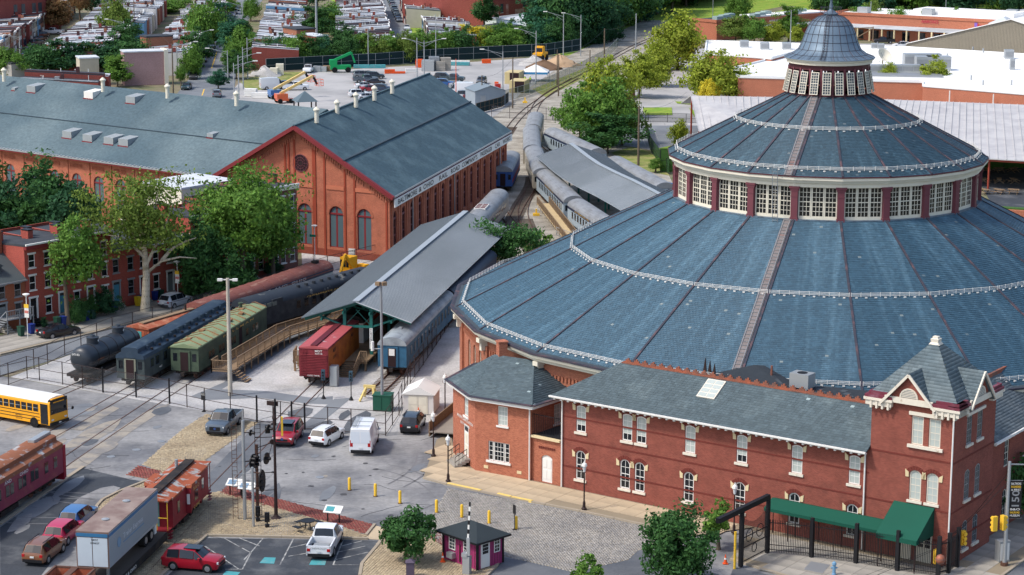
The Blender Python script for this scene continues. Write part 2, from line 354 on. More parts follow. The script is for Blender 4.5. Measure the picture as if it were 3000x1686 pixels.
paving('cobbled_drive','',[(1314,1432),(1500,1466),(1700,1503),(1905,1546),(2000,1580),(1870,1612),(1840,1640),(1680,1676),(1560,1648),(1458,1625),(1300,1600),(1256,1570),(1250,1540),(1285,1480)],'setts',R(52),.26,.17,seed=5,split=40)
paving('kiosk_island','',[(1141,1552),(1262,1582),(1300,1603),(1455,1622),(1464,1640),(1424,1690),(1380,1730),(1030,1730),(1054,1690),(1060,1655)],'setts_tan',R(20),.3,.2,z=.07,seed=6,split=60)
paving('brick_band','',[(642,1445),(670,1423),(800,1458),(1000,1511),(1098,1538),(1074,1566),(1000,1541)],'paver',R(-30),.34,.17,seed=7,split=30)
paving('brick_apron','',[(1262,1561),(1300,1558),(1305,1580),(1300,1602),(1262,1580)],'paver',R(-30),.34,.17,seed=8,split=20)
paving('brick_patch','',[(371,1392),(405,1365),(479,1381),(431,1404)],'paver',R(-30),.34,.17,seed=9,split=20)
E0=Vector((4.3,178.36));AAN=R(-35.3);EX=Vector((math.cos(AAN),math.sin(AAN)));EY=Vector((-math.sin(AAN),math.cos(AAN)))
def an(x,y,z=0.):p=E0+EX*x+EY*y;return Vector((p.x,p.y,z))
def slabs(name,m,poly,ang,s=1.55,z=.09,seed=1,gap=.025):
 poly=[(p[0],p[1])for p in poly];base=sheet(name,M['sand'],poly,z-.02,world=True)
 P=np.array(poly);c=P.mean(0);ca,sa=math.cos(ang),math.sin(ang);L=np.linalg.norm(P-c,axis=1).max();n=int(L/s)+1
 mesh_=None;rng=np.random.default_rng(seed)
 for i in range(-n,n+1):
  for j in range(-n,n+1):
   q=np.array([[c[0]+i*s*ca-j*s*sa,c[1]+i*s*sa+j*s*ca]])
   crn=np.array([[c[0]+(i+a)*s*ca-(j+b)*s*sa,c[1]+(i+a)*s*sa+(j+b)*s*ca]for a in(-.4,.4)for b in(-.4,.4)])
   if inside(crn,poly).sum()>=3:
    if mesh_ is None:mesh_=MB().box(-s/2+gap/2,s/2-gap/2,-s/2+gap/2,s/2-gap/2,-.06,0).mesh('slab',M[m])
    obj('slab',mesh_,base,(q[0,0],q[0,1],z+rng.normal(0,.002)),ang)
 return base
walk=[G(1241,1400),G(1311,1419),G(1500,1459),G(1700,1497),G(1905,1540),G(2015,1575),an(19,0),an(0,0),G(1554,1409),G(1392,1380),G(1330,1330),G(1322,1270),G(1280,1290)]
slabs('pavement','walk',[p for p in walk],AAN,1.6)
slabs('pavement','walk_grey',[G(2140,1638),an(19,0),an(29,0),an(36.2,0),G(2917,1524),G(3060,1430),G(3060,1600),G(2900,1720),G(2400,1720)],AAN,1.6,z=.1,seed=3)
sheet('corner_street',M['asphalt'],[(2400,1722),(2900,1722),(3080,1590),(3080,1800),(2100,1800),(2150,1660)],.02)
slabs('rowhouse_pavement','walk_grey',[p for p in side]+[G(873,790),G(700,826),G(411,893),G(79,956),G(0,985),G(-120,1010),G(-120,1070)],R(53),1.5,z=.09,seed=5)
def kerb(pts,name='kerb',m='kerb',w=.22,h=.15,z=-.03):
 base=None
 for a,b in zip(pts,pts[1:]):
  n=max(1,int((Vector(b)-Vector(a)).length/2.4));a=Vector(a);b=Vector(b)
  for k in range(n):
   p,q=a.lerp(b,k/n),a.lerp(b,(k+.988)/n);o=MB().bar((p.x,p.y,z+h/2),(q.x,q.y,z+h/2),w,h).mesh('kerb_stone',M[m])
   if base is None:base=struct(obj(name,o))
   else:obj('kerb_stone',o,base)
 return base
kerb([G(1241,1402),G(1311,1421),G(1500,1461),G(1700,1499),G(1905,1543),G(2015,1578)])
kerb([G(2140,1640),G(2250,1674),G(2400,1715)]);kerb([G(2900,1714),G(3050,1606)])
for a,b in(((1312,1420),(1410,1441)),((1459,1450),(1497,1459)),((1500,1460),(1560,1472))):
 kerb([G(*a),G(*b)],'yellow_kerb','ykerb',.3,.19)
kerb([G(470,1690),G(606,1570),G(935,1577),G(1080,1580)],w=.25,h=.16)
kerb([G(1098,1538),G(1072,1570)])
kerb([G(1141,1552),G(1104,1603),G(1060,1655),G(1054,1690)],w=.25,h=.18)
kerb([G(1458,1622),G(1466,1636),G(1455,1660),G(1424,1690)],w=.25,h=.18)
kerb([G(432,1409),G(345,1443),G(300,1466),G(284,1484),G(276,1505)],w=.25,h=.16)
kerb([G(0,1536),G(120,1452),G(245,1368)],'coach_siding_edge','kerb',.35,.12)
kerb(side)
kerb([G(1141,1552),G(1150,1545)],'kerb')
sheet('kerb_ramp',M['walk'],[(1072,1570),(1100,1540),(1140,1552),(1120,1583),(1080,1580)],.004)
sheet('lawn',M['grass_dull'],[(1790,448),(1850,430),(1905,445),(1955,500),(1962,515),(1890,500),(1830,470)],-.02)
sheet('lawn',M['grass'],[(1905,440),(1975,425),(2000,500),(1960,505)],-.015)
sheet('mall_lot',M['lot_far'],[(14,452),(40,560),(60,585),(130,590),(300,560),(300,392),(32,392),(20,410),(16,430)],-.03,world=True)
sheet('patron_lot',M['street'],[(1800,425),(1860,368),(2060,368),(2060,470),(1985,425),(1905,440),(1850,430)],-.018)
sheet('lawn',M['grass'],[(1884,326),(1893,338),(1970,338),(1968,316),(1884,316)],.06)
sheet('lawn',M['grass'],[(1978,298),(1984,304),(2030,308),(2030,300)],.05);sheet('lawn',M['grass'],[(2018,316),(2035,326),(2035,345)],.05)
sheet('embankment',M['grass'],[(2085,75),(2200,55),(2330,20),(2400,-6),(2440,-10),(2420,40),(2330,47),(2200,80)],.0)
sheet('far_lot',M['lot_far'],[(-61,380),(-62,486),(-59,508),(-41,517),(-17,530),(6,548),(15,545),(2,470),(-2,440),(-12,380)],-.025,world=True)
sheet('side_street',M['street'],[(-80,380),(-72,450),(-76,520),(-86,610),(-94,740),(-101,860),(-92,860),(-85.5,740),(-77.5,610),(-66.5,520),(-60,460),(-60,380)],-.02,world=True)
sheet('back_street',M['street'],[(-31,545),(-44.5,742),(-53,880),(-46,880),(-38,742),(-24,545)],-.02,world=True)
sheet('verge',M['grass_dull'],[(-62,490),(-59,508),(-50,512),(-53,480),(-58,470)],-.01,world=True)
sheet('track_verge',M['grass_dull'],[(1560,262),(1700,205),(1790,160),(1800,168),(1720,225),(1600,285)],-.01)
sheet('wood_floor',M['grass'],[(20,552),(60,660),(90,720),(300,700),(500,900),(-100,900),(-20,560)],-.05,world=True)
def mark(px,w=.12,m='lead',z=.012,name='bay_line'):
 """painted line as a thin sheet"""
 p=[G(*q)for q in px];o=None
 for a,b in zip(p,p[1:]):
  d=(b-a).normalized();n_=Vector((-d.y,d.x,0))*w/2
  o=struct(MB().quad(*[(q.x,q.y,z)for q in(a-n_,b-n_,b+n_,a+n_)]).build(name,M[m]))
 return o
for q in([(770,1578),(738,1615),(715,1640)],[(860,1578),(820,1655)],[(1005,1582),(976,1655)],[(976,1655),(1050,1655)],[(655,1576),(735,1620)],[(600,1600),(700,1668)],[(700,1576),(760,1600)],[(735,1620),(710,1668)],[(850,1605),(915,1590)],[(845,1630),(905,1620)],[(1000,1600),(1060,1585)],[(990,1618),(1070,1600)],[(982,1640),(1078,1618)],[(660,1668),(712,1668)]):
 mark(q,.11,z=-.006)
for px in([(760,1650),(775,1633),(808,1634),(803,1652)],[(905,1655),(915,1638),(957,1639),(952,1656)],[(648,1690),(662,1673),(704,1677),(690,1692)]):
 sheet('blue_bay_marking',M['teal'],px,-.004)
for a,b in(((1916,378),(1926,406)),((1958,382),(1966,402)),((2000,382),(2010,404)),((1930,418),(1938,430)),((1944,360),(1952,369)),((1985,360),(1992,369)),((1920,394),(2040,394)),((1875,388),(1892,428))):
 mark([a,b],.16,z=-.008)
for v0,v1,u0,u1 in((262,280,598,592),(200,150,620,636)):mark([(u0,v0),(u1,v1)],.25,'yellow',-.01,'centre_line')
mark([(605,258),(632,258)],.4,z=-.01,name='stop_line');mark([(560,290),(598,290)],2.2,z=-.01,name='crossing')
# railway tracks
def poly_s(P):
 P=[Vector((p[0],p[1],0))for p in P];d=[0.]
 for a,b in zip(P,P[1:]):d.append(d[-1]+(b-a).length)
 return P,d
def curve(P,step=1.5):
 """smooth line through the points (Catmull-Rom)"""
 P=[Vector((p[0],p[1],0))for p in P];Q=[P[0]*2-P[1]]+P+[P[-1]*2-P[-2]];out=[]
 for i in range(1,len(Q)-2):
  n=max(2,int((Q[i+1]-Q[i]).length/step))
  for k in range(n):
   t=k/n;a,b,c,d=Q[i-1:i+3]
   out.append(.5*((2*b)+(c-a)*t+(2*a-5*b+4*c-d)*t*t+(3*b-a-3*c+d)*t**3))
 return out+[P[-1]]
TIE=MB().box(-.11,.11,-1.28,1.28,-.16,.02).mesh('tie',M['tie'])
def track(name,label,pts,ties=True,z=.0,maxties=70,group='railway tracks'):
 L=curve(pts);t=thing(name,label,'railway track',(L[0].x,L[0].y,0),group=None)
 for sgn in(-1,1):
  mb=MB()
  for i in range(len(L)-1):
   d0=(L[min(i+1,len(L)-1)]-L[max(i-1,0)]).normalized();d1=(L[min(i+2,len(L)-1)]-L[i]).normalized()
   a=L[i]+Vector((-d0.y,d0.x,0))*sgn*.7175-L[0];b=L[i+1]+Vector((-d1.y,d1.x,0))*sgn*.7175-L[0]
   mb.bar((a.x,a.y,z+.05),(b.x,b.y,z+.05),.075,.15)
  mb.build('rail',M['rust'],t)
 if ties:
  s=0.;k=0;n=0
  for a,b in zip(L,L[1:]):
   d=(b-a).length
   while k*.6<s+d and n<maxties:
    p=a.lerp(b,(k*.6-s)/d);obj('tie',TIE,t,(p.x-L[0].x,p.y-L[0].y,z-.01),head(a,b));k+=1;n+=1
   s+=d
 return t
TRK_A=[(-33,130),(-29.0,152),(-26.2,172),(-20.1,212),(-14.5,245)]
track('railway_track','track under the red caboose and maroon boxcar',TRK_A,False,-.112)
track('railway_track','track under the blue coach beside the roundhouse',[(-13.9,209.5),(-12.4,216.7),(-8.2,240),(-3.5,264)],True,maxties=20)
TRK_T3=[(-47,150),(-42.5,174),(-33.6,214.9),(-28.6,235),(-20.5,249.5),(-10,266)]
track('railway_track','track under the olive green dining car',TRK_T3,False,-.112)
TRK_T2=[(-49,176),(-45.5,186),(-38.6,211.5),(-32.5,236),(-25,251),(-14,268)]
track('railway_track','track under the blue roofed heavyweight car',TRK_T2,False,-.112)
TRK_T1=[(-50,199),(-44.3,213),(-40.0,225),(-34.6,234.5),(-22.0,259),(-12,276)]
track('railway_track','track under the black tank car',TRK_T1,False,-.112)
yard=[g for g in([(-2.8,262),(-1.4,281),(-0.6,300),(1.0,321),(3.3,345),(3.4,372),(4.2,404),(4.4,440),(8,470),(17,508),(32.8,579),(51,643)],[(2.8,258),(3.0,280),(2.4,300),(1.6,318),(3.0,340)],[(9.5,250),(5.6,268),(3.0,285),(0.5,303),(-3.2,330)],[(19.5,262),(12.5,290),(9.0,305.5),(5.0,333),(3.4,359)],[(27,300),(22.7,320),(14.1,355),(6.8,382),(4.3,412)],[(-4.5,360),(-1.5,400),(1.5,430),(6,458),(14.5,500)])]
for g_,lb in zip(yard,('main line track curving away to the wooded distance','straight track into the yard beside the car shop','track crossing diagonally towards the car shop wall','curved track under the silver coaches','curved track under the grey windowed coach','disused track along the green fence')):
 track('railway_track',lb,g_,True,maxties=150 if lb.startswith('main')else 90)
 # walls with openings, windows, slates
def outline(w,h,rise,n=10):
 """opening outline (x, z), springing at h-rise; round or segmental head"""
 if rise<=0:return[(-w/2,0),(w/2,0),(w/2,h),(-w/2,h)]
 r=(w*w/4+rise*rise)/(2*rise);cz=h-r;a=math.asin(min(1,w/2/r));a=a if rise<=w/2 else math.pi-a
 return[(-w/2,0),(w/2,0)]+[(r*math.sin(a-2*a*i/n),cz+r*math.cos(a-2*a*i/n))for i in range(n+1)]
def wall(parent,L,H,ops,m,loc=(0,0,0),rz=0.,th=.16,name='wall',extra=None,z0=0.):
 """wall along local x, outer face at y=0 looking to -y; ops = (xc, z, w, h, rise)"""
 mb=MB();xs={0.,L};zs={z0,H};rc=[]
 for xc,z,w,h,rise in ops:
  r=(xc-w/2,xc+w/2,z,z+h);rc.append(r);xs|={r[0],r[1]};zs|={r[2],r[3]}
 xs=sorted(x for x in xs if 0<=x<=L);zs=sorted(z for z in zs if z0<=z<=H)
 for i in range(len(xs)-1):
  k=0
  while k<len(zs)-1:
   xm=(xs[i]+xs[i+1])/2
   free=lambda q:not any(r[0]<xm<r[1]and r[2]<(zs[q]+zs[q+1])/2<r[3]for r in rc)
   if not free(k):k+=1;continue
   e=k
   while e+1<len(zs)-1 and free(e+1):e+=1
   mb.quad((xs[i],0,zs[k]),(xs[i+1],0,zs[k]),(xs[i+1],0,zs[e+1]),(xs[i],0,zs[e+1]));k=e+1
 for xc,z,w,h,rise in ops:
  o=outline(w,h,rise);n=len(o)
  for i in range(n):
   a,b=o[i],o[(i+1)%n];mb.quad((xc+b[0],0,z+b[1]),(xc+a[0],0,z+a[1]),(xc+a[0],th,z+a[1]),(xc+b[0],th,z+b[1]))
  if rise>0:
   arc=o[1:];half=len(arc)//2
   for seq,cx in((arc[:half+1],w/2),(arc[half:],-w/2)):
    for a,b in zip(seq,seq[1:]):mb.quad((xc+cx,0,z+h),(xc+b[0],0,z+b[1]),(xc+a[0],0,z+a[1]))
 mb.quad((0,0,H),(L,0,H),(L,th,H),(0,th,H))
 if extra:extra(mb)
 return mb.build(name,m,parent,loc,rz)
WIN={}
def window(parent,w,h,loc,rz=0.,cols=2,rows=2,fm='white',pm='glass',rise=0.,fw=.08,mw=.03,dep=.05,single=True,meet=True,name='window',lower=None):
 """sash window: frame with glazing bars, one pane object for each light (or one joined sheet)"""
 key=(round(w,3),round(h,3),cols,rows,fm,pm,rise,fw,mw,single,meet,lower)
 if key not in WIN:
  mb=MB();o=outline(w,h,rise);f=lambda p:(p[0]*(w-2*fw)/w,fw+p[1]*(h-2*fw)/h);q=[f(p)for p in o];n=len(o)
  for i in range(n):
   a,b,c,d=o[i],o[(i+1)%n],q[(i+1)%n],q[i]
   mb.add([(p[0],y,p[1])for y in(-dep,0.)for p in(a,b,c,d)],[(0,1,2,3),(7,6,5,4),(0,4,5,1),(2,6,7,3)])
  iw,ih=w-2*fw,h-2*fw
  def top(x):
   if rise<=0:return h-fw
   best=fw
   for i in range(len(q)):
    a,b=q[i],q[(i+1)%len(q)]
    if min(a[0],b[0])-1e-6<=x<=max(a[0],b[0])+1e-6 and abs(a[0]-b[0])>1e-6:best=max(best,a[1]+(b[1]-a[1])*(x-a[0])/(b[0]-a[0]))
   return best
  for i in range(1,cols):x=-iw/2+iw*i/cols;mb.box(x-mw/2,x+mw/2,-dep*.7,-.004,fw,top(x))
  for j in range(1,rows):
   z=fw+ih*j/rows;k=mw*(1.9 if meet and j==rows//2 else 1);hw=iw/2
   if rise>0 and z>h-rise:hw*=max(.2,math.sqrt(max(0,1-((z-(h-rise))/rise)**2)))
   mb.box(-hw,hw,-dep*.72,-.003,z-k/2,z+k/2)
  fr=mb.mesh('window',M[fm]);cells=[]
  if single:
   pw,ph=iw/cols-mw,ih/rows-mw
   pane=MB().box(-pw/2,pw/2,-.012,.01,-ph/2,ph/2)
   pmh=[pane.mesh('pane',M[pm]),pane.mesh('pane',M[lower or pm])]
   for j in range(rows):
    for i in range(cols):
     x,z=-iw/2+iw*(i+.5)/cols,fw+ih*(j+.5)/rows
     if z+ph*.3<top(x):cells.append((x,z,1 if lower and j<1 else 0))
  else:
   p2=MB()
   if rise<=0:p2.box(-iw/2,iw/2,-.012,.01,fw,h-fw)
   else:p2.prof([(p[0],p[1])for p in q],'y',-.012,.01)
   pmh=[p2.mesh('panes',M[pm])]
  WIN[key]=(fr,pmh,cells)
 fr,pmh,cells=WIN[key];o=obj(name,fr,parent,loc,rz)
 if cells:
  for x,z,k in cells:obj('pane',pmh[k],o,(x,-.012,z))
 else:obj('panes',pmh[0],o,(0,-.012,0))
 return o
SLF=[(0,1,3,2),(2,3,5,4)]
def slate_field(quad,e,wd,t,rng,clip=None):
 """courses of slates on a four-sided slope: lower left, lower right, upper right, upper left"""
 A,B,C,D=[np.array(q,float)for q in quad]
 n=unit(np.cross(B-A,D-A));n=n if n[2]>0 else-n
 u=unit(B-A);mid=(C+D)/2-(A+B)/2;up=unit(mid-u*(mid@u));Hs=abs((D-A)@up);out=[]
 nr=int(round(Hs/e));e=Hs/nr
 for k in range(nr):
  f0,f1=k/nr,(k+1)/nr
  L0,R0,L1,R1=A+(D-A)*f0,B+(C-B)*f0,A+(D-A)*f1,B+(C-B)*f1
  w0=(R0-L0)@u;ns=int(w0/wd)+2;off=(.5 if k%2 else 0.)+rng.uniform(-.08,.08)
  x0=(np.arange(ns)-off)*wd;x1=x0+wd-.012
  base=np.linalg.norm(L0-A-((L0-A)@u)*u)
  s=(L0-A)@u;s1=(L1-A)@u
  a0=np.clip(x0,0,w0)+s;b0=np.clip(x1,0,w0)+s
  w1=(R1-L1)@u
  a1=np.clip(x0+s,s1,s1+w1);b1=np.clip(x1+s,s1,s1+w1)
  ok=(b0-a0)>.03
  a0,b0,a1,b1=a0[ok],b0[ok],a1[ok],b1[ok];m_=len(a0)
  if not m_:continue
  tt=t*(1+rng.normal(0,.25,m_)).clip(.4,1.8)[:,None]
  P0=A+up*(Hs*f0);P1=A+up*(Hs*f1+.02)
  V=np.zeros((m_,6,3));z=n*.006
  V[:,0]=P0+a0[:,None]*u;V[:,1]=P0+b0[:,None]*u
  V[:,2]=V[:,0]+n*tt;V[:,3]=V[:,1]+n*tt
  V[:,4]=P1+a1[:,None]*u+z;V[:,5]=P1+b1[:,None]*u+z
  out.append(V)
 return np.concatenate(out)if out else np.zeros((0,6,3))
def slates(parent,quads_,e,wd,m,t=.018,seed=1,single=300,name='slate'):
 """every slate is geometry; the nearest ones are parts of their own, the rest one part"""
 rng=np.random.default_rng(seed);V=np.concatenate([slate_field(q,e,wd,t,rng)for q in quads_])
 off=np.array(parent.matrix_world.translation)if parent is None else np.zeros(3)
 V=V[np.argsort(V[:,0,1]if single>=0 else V[:,0,0])]
 for q in V[:max(0,single)]:obj(name,quads(name,[q-q[0]],M[m],6,SLF),parent,tuple(q[0]))
 if len(V)>single:stuff(obj(name+'s',quads(name+'s',V[max(0,single):],M[m],6,SLF),parent))
 # the roundhouse (22 sides)
M['slate']=mat('blue_slate',(54,84,102),.66,.14,.28,c2=(84,116,134),mix=(.5,.72),isl=.15,odd=(120,132,134),streak=(2.2,.16,1),spec=.4)
M['slate_dk']=mat('dark_blue_slate',(50,75,89),.64,.14,.28,c2=(80,109,123),mix=(.5,.72),isl=.15,odd=(100,112,118),streak=(2.4,.14,1),spec=.4)
M['rib']=mat('lead_rib',(58,58,68),.7,.15,.6,c2=(100,76,78),mix=(.5,.65))
M['brick_rh']=brick('orange_brick',(168,102,78),(140,82,66),(190,160,140),dirt=.18)
M['maroon']=mat('maroon_paint',(112,62,70),.55,.08,1.)
M['maroon_dk']=mat('dark_maroon_paint',(84,42,48),.55,.08,1.)
M['zinc']=mat('dome_sheet_metal',(104,122,138),.5,.1,.5,c2=(80,92,104),mix=(.45,.65),streak=(3,.35,1),metal=.25)
M['inner']=mat('dim_interior',(46,30,32),.9,.1,1.)  # flat dark colour stands in for unlit space inside doorways and openings
CX,CY=30.675,208.63;NS=22;PH=R(185.519);DA=2*math.pi/NS
rh=thing('roundhouse','huge round railway roundhouse with tiered blue slate roof and domed cupola','roundhouse',(CX,CY,0))
def rp(k,r,z):a=PH+k*DA;return np.array((r*math.cos(a),r*math.sin(a),z))
FRONT=range(-4,15)
E_LO,E_HI=(36.3,10.03),(14.95,20.62)
U_LO,U_HI=(15.5,24.78),(3.95,30.7)
RW=35.6
for k in range(NS):
 a,b=rp(k,RW,0),rp(k+1,RW,0);Ls=np.linalg.norm(b-a);vis=k in(-2%NS,-1%NS,0,1,2,20,21)
 ops=[(x,2.2,1.0,5.2,.5)for x in(Ls*.27,Ls*.5,Ls*.73)]if vis else[]
 rz=math.atan2(b[1]-a[1],b[0]-a[0])
 wall(rh,Ls,9.3,ops,M['brick_rh'],tuple(a),rz,th=.25)
 for op in ops:
  p=a+(b-a)*op[0]/Ls;nrm=np.array((math.sin(rz),-math.cos(rz),0))
  window(rh,1.0,5.2,tuple(p-nrm*.2+np.array((0,0,2.2))),rz,3,6,rise=.5,single=False,fm='cream')
 if vis:
  mb=MB()
  nrm=np.array((math.sin(rz),-math.cos(rz),0));u=(b-a)/Ls
  for i in range(24):
   if 1<i<23:mb.rbox(a+u*(Ls*i/24)+nrm*.06+np.array((0,0,7.75)),.18,.14,.42,rz)
  mb.build('corbel',M['brick_rh'],rh)
  MB().rbox(a+np.array((0,0,0)),.95,.5,8.5,rz).build('pilaster',M['brick_rh'],rh)
  mb=MB();mb.rbox(a+nrm*.3+np.array((0,0,8.1)),.35,.7,1.2,rz);mb.rbox(a+nrm*.45+np.array((0,0,8.9)),.6,1.0,.4,rz);mb.build('bracket',M['cream'],rh)
def ring(r0,z0,r1,z1,r2,z2,r3,z3,name,m,ks=range(NS)):
 """moulding of four corners swept round the sides"""
 mb=MB()
 for k in ks:
  p=[rp(k,r,z)for r,z in((r0,z0),(r1,z1),(r2,z2),(r3,z3))];q=[rp(k+1,r,z)for r,z in((r0,z0),(r1,z1),(r2,z2),(r3,z3))]
  mb.add(p+q,[(i,(i+1)%4,4+(i+1)%4,4+i)for i in range(4)])
 return mb.build(name,m,rh)
ring(35.6,9.25,36.25,9.25,36.25,9.62,35.6,9.62,'cornice',M['cream']);ring(35.6,9.62,36.75,9.66,36.85,9.92,35.6,9.92,'cornice',M['cream'])
ring(35.9,9.93,36.9,9.93,36.9,10.1,36.7,10.1,'gutter',M['rib'])
M['gut']=mat('gutter_lining',(60,68,74),.7,.2,.6);ring(35.8,9.96,36.72,9.96,36.72,10.0,35.8,10.2,'gutter_lining',M['gut'])
def deck(name,lo,hi,m):
 mb=MB()
 for k in range(NS):mb.quad(rp(k,*lo),rp(k+1,*lo),rp(k+1,*hi),rp(k,*hi))
 return mb.build(name,m,rh)
lower=deck('lower_roof',E_LO,E_HI,M['slate']);upper=deck('upper_roof',U_LO,U_HI,M['slate_dk'])
slates(lower,[[rp(k,*E_LO),rp(k+1,*E_LO),rp(k+1,*E_HI),rp(k,*E_HI)]for k in FRONT],.26,.3,'slate',t=.03,seed=3)
slates(upper,[[rp(k,*U_LO),rp(k+1,*U_LO),rp(k+1,*U_HI),rp(k,*U_HI)]for k in FRONT],.24,.28,'slate_dk',t=.028,seed=4,single=200)
for k in range(NS):
 for lo,hi,pr_ in((E_LO,E_HI,lower),(U_LO,U_HI,upper)):
  a,b=rp(k,lo[0],lo[1]+.05),rp(k,hi[0],hi[1]+.05);MB().bar(a,b,.2,.12).build('hip_rib',M['rib'],pr_)
def snowguard(r,z,par,name='snow_guard'):
 for k in FRONT:
  a,b=rp(k+.012,r,z),rp(k+.988,r,z);mb=MB();d=b-a;L=np.linalg.norm(d);n=int(L/.85)
  out=unit(np.array((a[0]+b[0],a[1]+b[1],0)))
  for h in(.12,.24,.36):mb.cyl(a+(0,0,h),b+(0,0,h),.02,n=5,cap=False)
  for i in range(n+1):
   p=a+d*(i/n);mb.bar(p+(0,0,.02),p+(0,0,.42),.05,.05);q=p+out*.14
   if i<n:mb.rbox(p+d*.5/n+out*.16+(0,0,-.06),.2,.1,.1,math.atan2(d[1],d[0]))
  mb.build(name,M['white'],par)
snowguard(35.6,10.42,lower);snowguard(24.95,15.68,lower);snowguard(14.7,25.22,upper);snowguard(9.0,28.15,upper)
for k in range(NS):
 a,b=rp(k,14.6,20.6),rp(k+1,14.6,20.6);Ls=np.linalg.norm(b-a);rz=math.atan2(b[1]-a[1],b[0]-a[0]);u=(b-a)/Ls;nrm=np.array((math.sin(rz),-math.cos(rz),0))
 mb=MB();mb.bar(a+(0,0,.14),b+(0,0,.14),.16,.3);mb.bar(a+(0,0,3.38),b+(0,0,3.38),.2,.5)
 mb.build('clerestory_frame',M['cream'],rh)
 MB().bar(a+nrm*.22+(0,0,.05),b+nrm*.22+(0,0,.05),.5,.08).build('flashing',M['zinc'],rh)
 for i in range(3):
  single=k in(3,4,5,6,7)and True
  ww=(Ls-.62)/3
  p=a+u*(.31+ww*(i+.5))+np.array((0,0,.28))
  window(rh,ww-.02,2.86,tuple(p),rz,3,6,fm='cream',fw=.11,mw=.045,dep=.07,single=single)
 c=rp(k,14.78,20.5);rc=PH+k*DA
 mb=MB();mb.rbox(c,.42,.62,3.0,rc);mb.rbox(c+(0,0,.0),.52,.74,.35,rc);mb.rbox(c+(0,0,2.3),.48,.68,.08,rc);mb.rbox(c+(0,0,2.85),.5,.78,.22,rc);mb.rbox(c+(0,0,3.07),.62,.98,.2,rc)
 mb.build('column',M['maroon'],rh)
ring(14.4,23.72,15.0,23.72,15.0,24.1,14.4,24.1,'frieze',M['cream']);ring(14.4,24.1,15.2,24.12,15.35,24.4,14.4,24.4,'frieze',M['cream']);ring(14.4,24.4,15.5,24.42,15.5,24.68,14.4,24.7,'eave_board',M['cream'])
ring(15.2,24.7,15.56,24.68,15.56,24.77,15.2,24.86,'drip_edge',M['maroon_dk'])
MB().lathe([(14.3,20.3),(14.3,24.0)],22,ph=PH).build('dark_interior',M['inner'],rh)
def strip(lo,hi,par):
 a,b=rp(4,lo[0]+.0,lo[1]),rp(4,*hi);lt=unit(np.cross(b-a,(0,0,1)));lt=lt if lt[0]<0 else-lt
 n=unit(np.cross(lt,b-a));n=n if n[2]>0 else-n
 mb=MB();p,q=a+lt*.55+n*.05,b+lt*.55+n*.05;mb.bar(p,q,.75,.06,up=n);mb.build('walkway',mat('walkway_felt',(122,114,112),.9,.2,.5,c2=(118,84,76),mix=(.58,.66),streak=(.2,1,1)),par)
 mb=MB();L=np.linalg.norm(q-p)
 for s_ in(-.28,.28):mb.bar(p+lt*s_+n*.07,q+lt*s_+n*.07,.05,.05)
 for i in range(int(L/.5)):c=p+(q-p)*(i+.5)/int(L/.5)+n*.07;mb.bar(c-lt*.28,c+lt*.28,.05,.04)
 mb.build('roof_ladder',M['grey'],par)
strip(E_LO,E_HI,lower);strip(U_LO,U_HI,upper)
mb=MB();c=rp(3.62,15.35,20.4);t_=rp(3.62,15.8,25.6);tg=unit(np.array((-c[1],c[0],0)))
for s_ in(-.25,.25):mb.bar(c+tg*s_,t_+tg*s_,.05)
for i in range(16):p=c+(t_-c)*(i+.5)/16;mb.bar(p-tg*.25,p+tg*.25,.035)
mb.build('fixed_ladder',M['grey'],rh)
cup=obj('cupola',MB().lathe([(3.95,30.55),(3.95,30.95),(3.8,30.95),(3.8,30.55)],22,ph=PH).mesh('cupola',M['maroon_dk']),rh)
mb=MB().lathe([(3.75,33.2),(3.9,33.2),(3.9,33.7),(3.75,33.7)],22,ph=PH);mb.build('head_band',M['maroon_dk'],cup)
for k in range(NS):
 p=rp(k,3.86,30.75);MB().rbox(p,.2,.2,2.6,PH+k*DA).build('post',M['maroon'],cup)
 a,b=rp(k+.14,3.92,0),rp(k+.86,3.92,0);rz=math.atan2(b[1]-a[1],b[0]-a[0]);nrm=np.array((math.sin(rz),-math.cos(rz),0))
 c=(a+b)/2+nrm*.05+np.array((0,0,33.05));ww=np.linalg.norm(b-a)
 o=window(cup,ww,2.15,(0,0,0),0,3,8,fm='cream',pm='glassc' if 'glassc' in M else 'glassd',fw=.07,mw=.035,single=False,name='casement')
 o.matrix_local=Matrix.Translation(c)@Matrix.Rotation(rz,4,'Z')@Matrix.Rotation(R(-11),4,'X')@Matrix.Translation((0,0,-2.15))
MB().lathe([(3.85,33.65),(4.12,33.7),(4.12,33.95),(4.25,34.0),(4.3,34.17),(3.85,34.17)],44,ph=PH).build('cornice',M['cream'],cup)
prof=[(4.38,34.16),(4.36,34.22),(3.62,34.5),(3.0,34.97),(2.66,35.72),(2.42,36.47),(2.06,37.29),(1.7,37.72),(1.27,38.04),(.66,38.22),(.55,38.3)]
dome=MB().lathe(prof,44,ph=PH).build('dome',M['zinc'],cup,smooth=40)
mb=MB()
for k in range(NS):
 pts=[rp(k,r+.012,z+.012)for r,z in prof[1:-1]];mb.tube(pts,.022,4)
for r,z in(prof[2],prof[3],prof[4],prof[5],prof[6],(1.75,37.7)):
 mb.tube([rp(k/2,r+.014,z+.014)for k in range(2*NS+1)],.02,4)
mb.build('seam',M['rib'],cup)
mb=MB();L0=[np.array(rp(4.1,r+.08,z+.06))for r,z in prof[1:-1]];L1=[np.array(rp(4.55,r+.08,z+.06))for r,z in prof[1:-1]];tg=unit(L1[0]-L0[0])
for s_ in(-.2,.2):mb.tube([p+tg*s_ for p in L0],.025,4)
for a,b in zip(L0,L0[1:]):
 for t_ in(0,.33,.66):p=a+(b-a)*t_;mb.bar(p-tg*.2,p+tg*.2,.03)
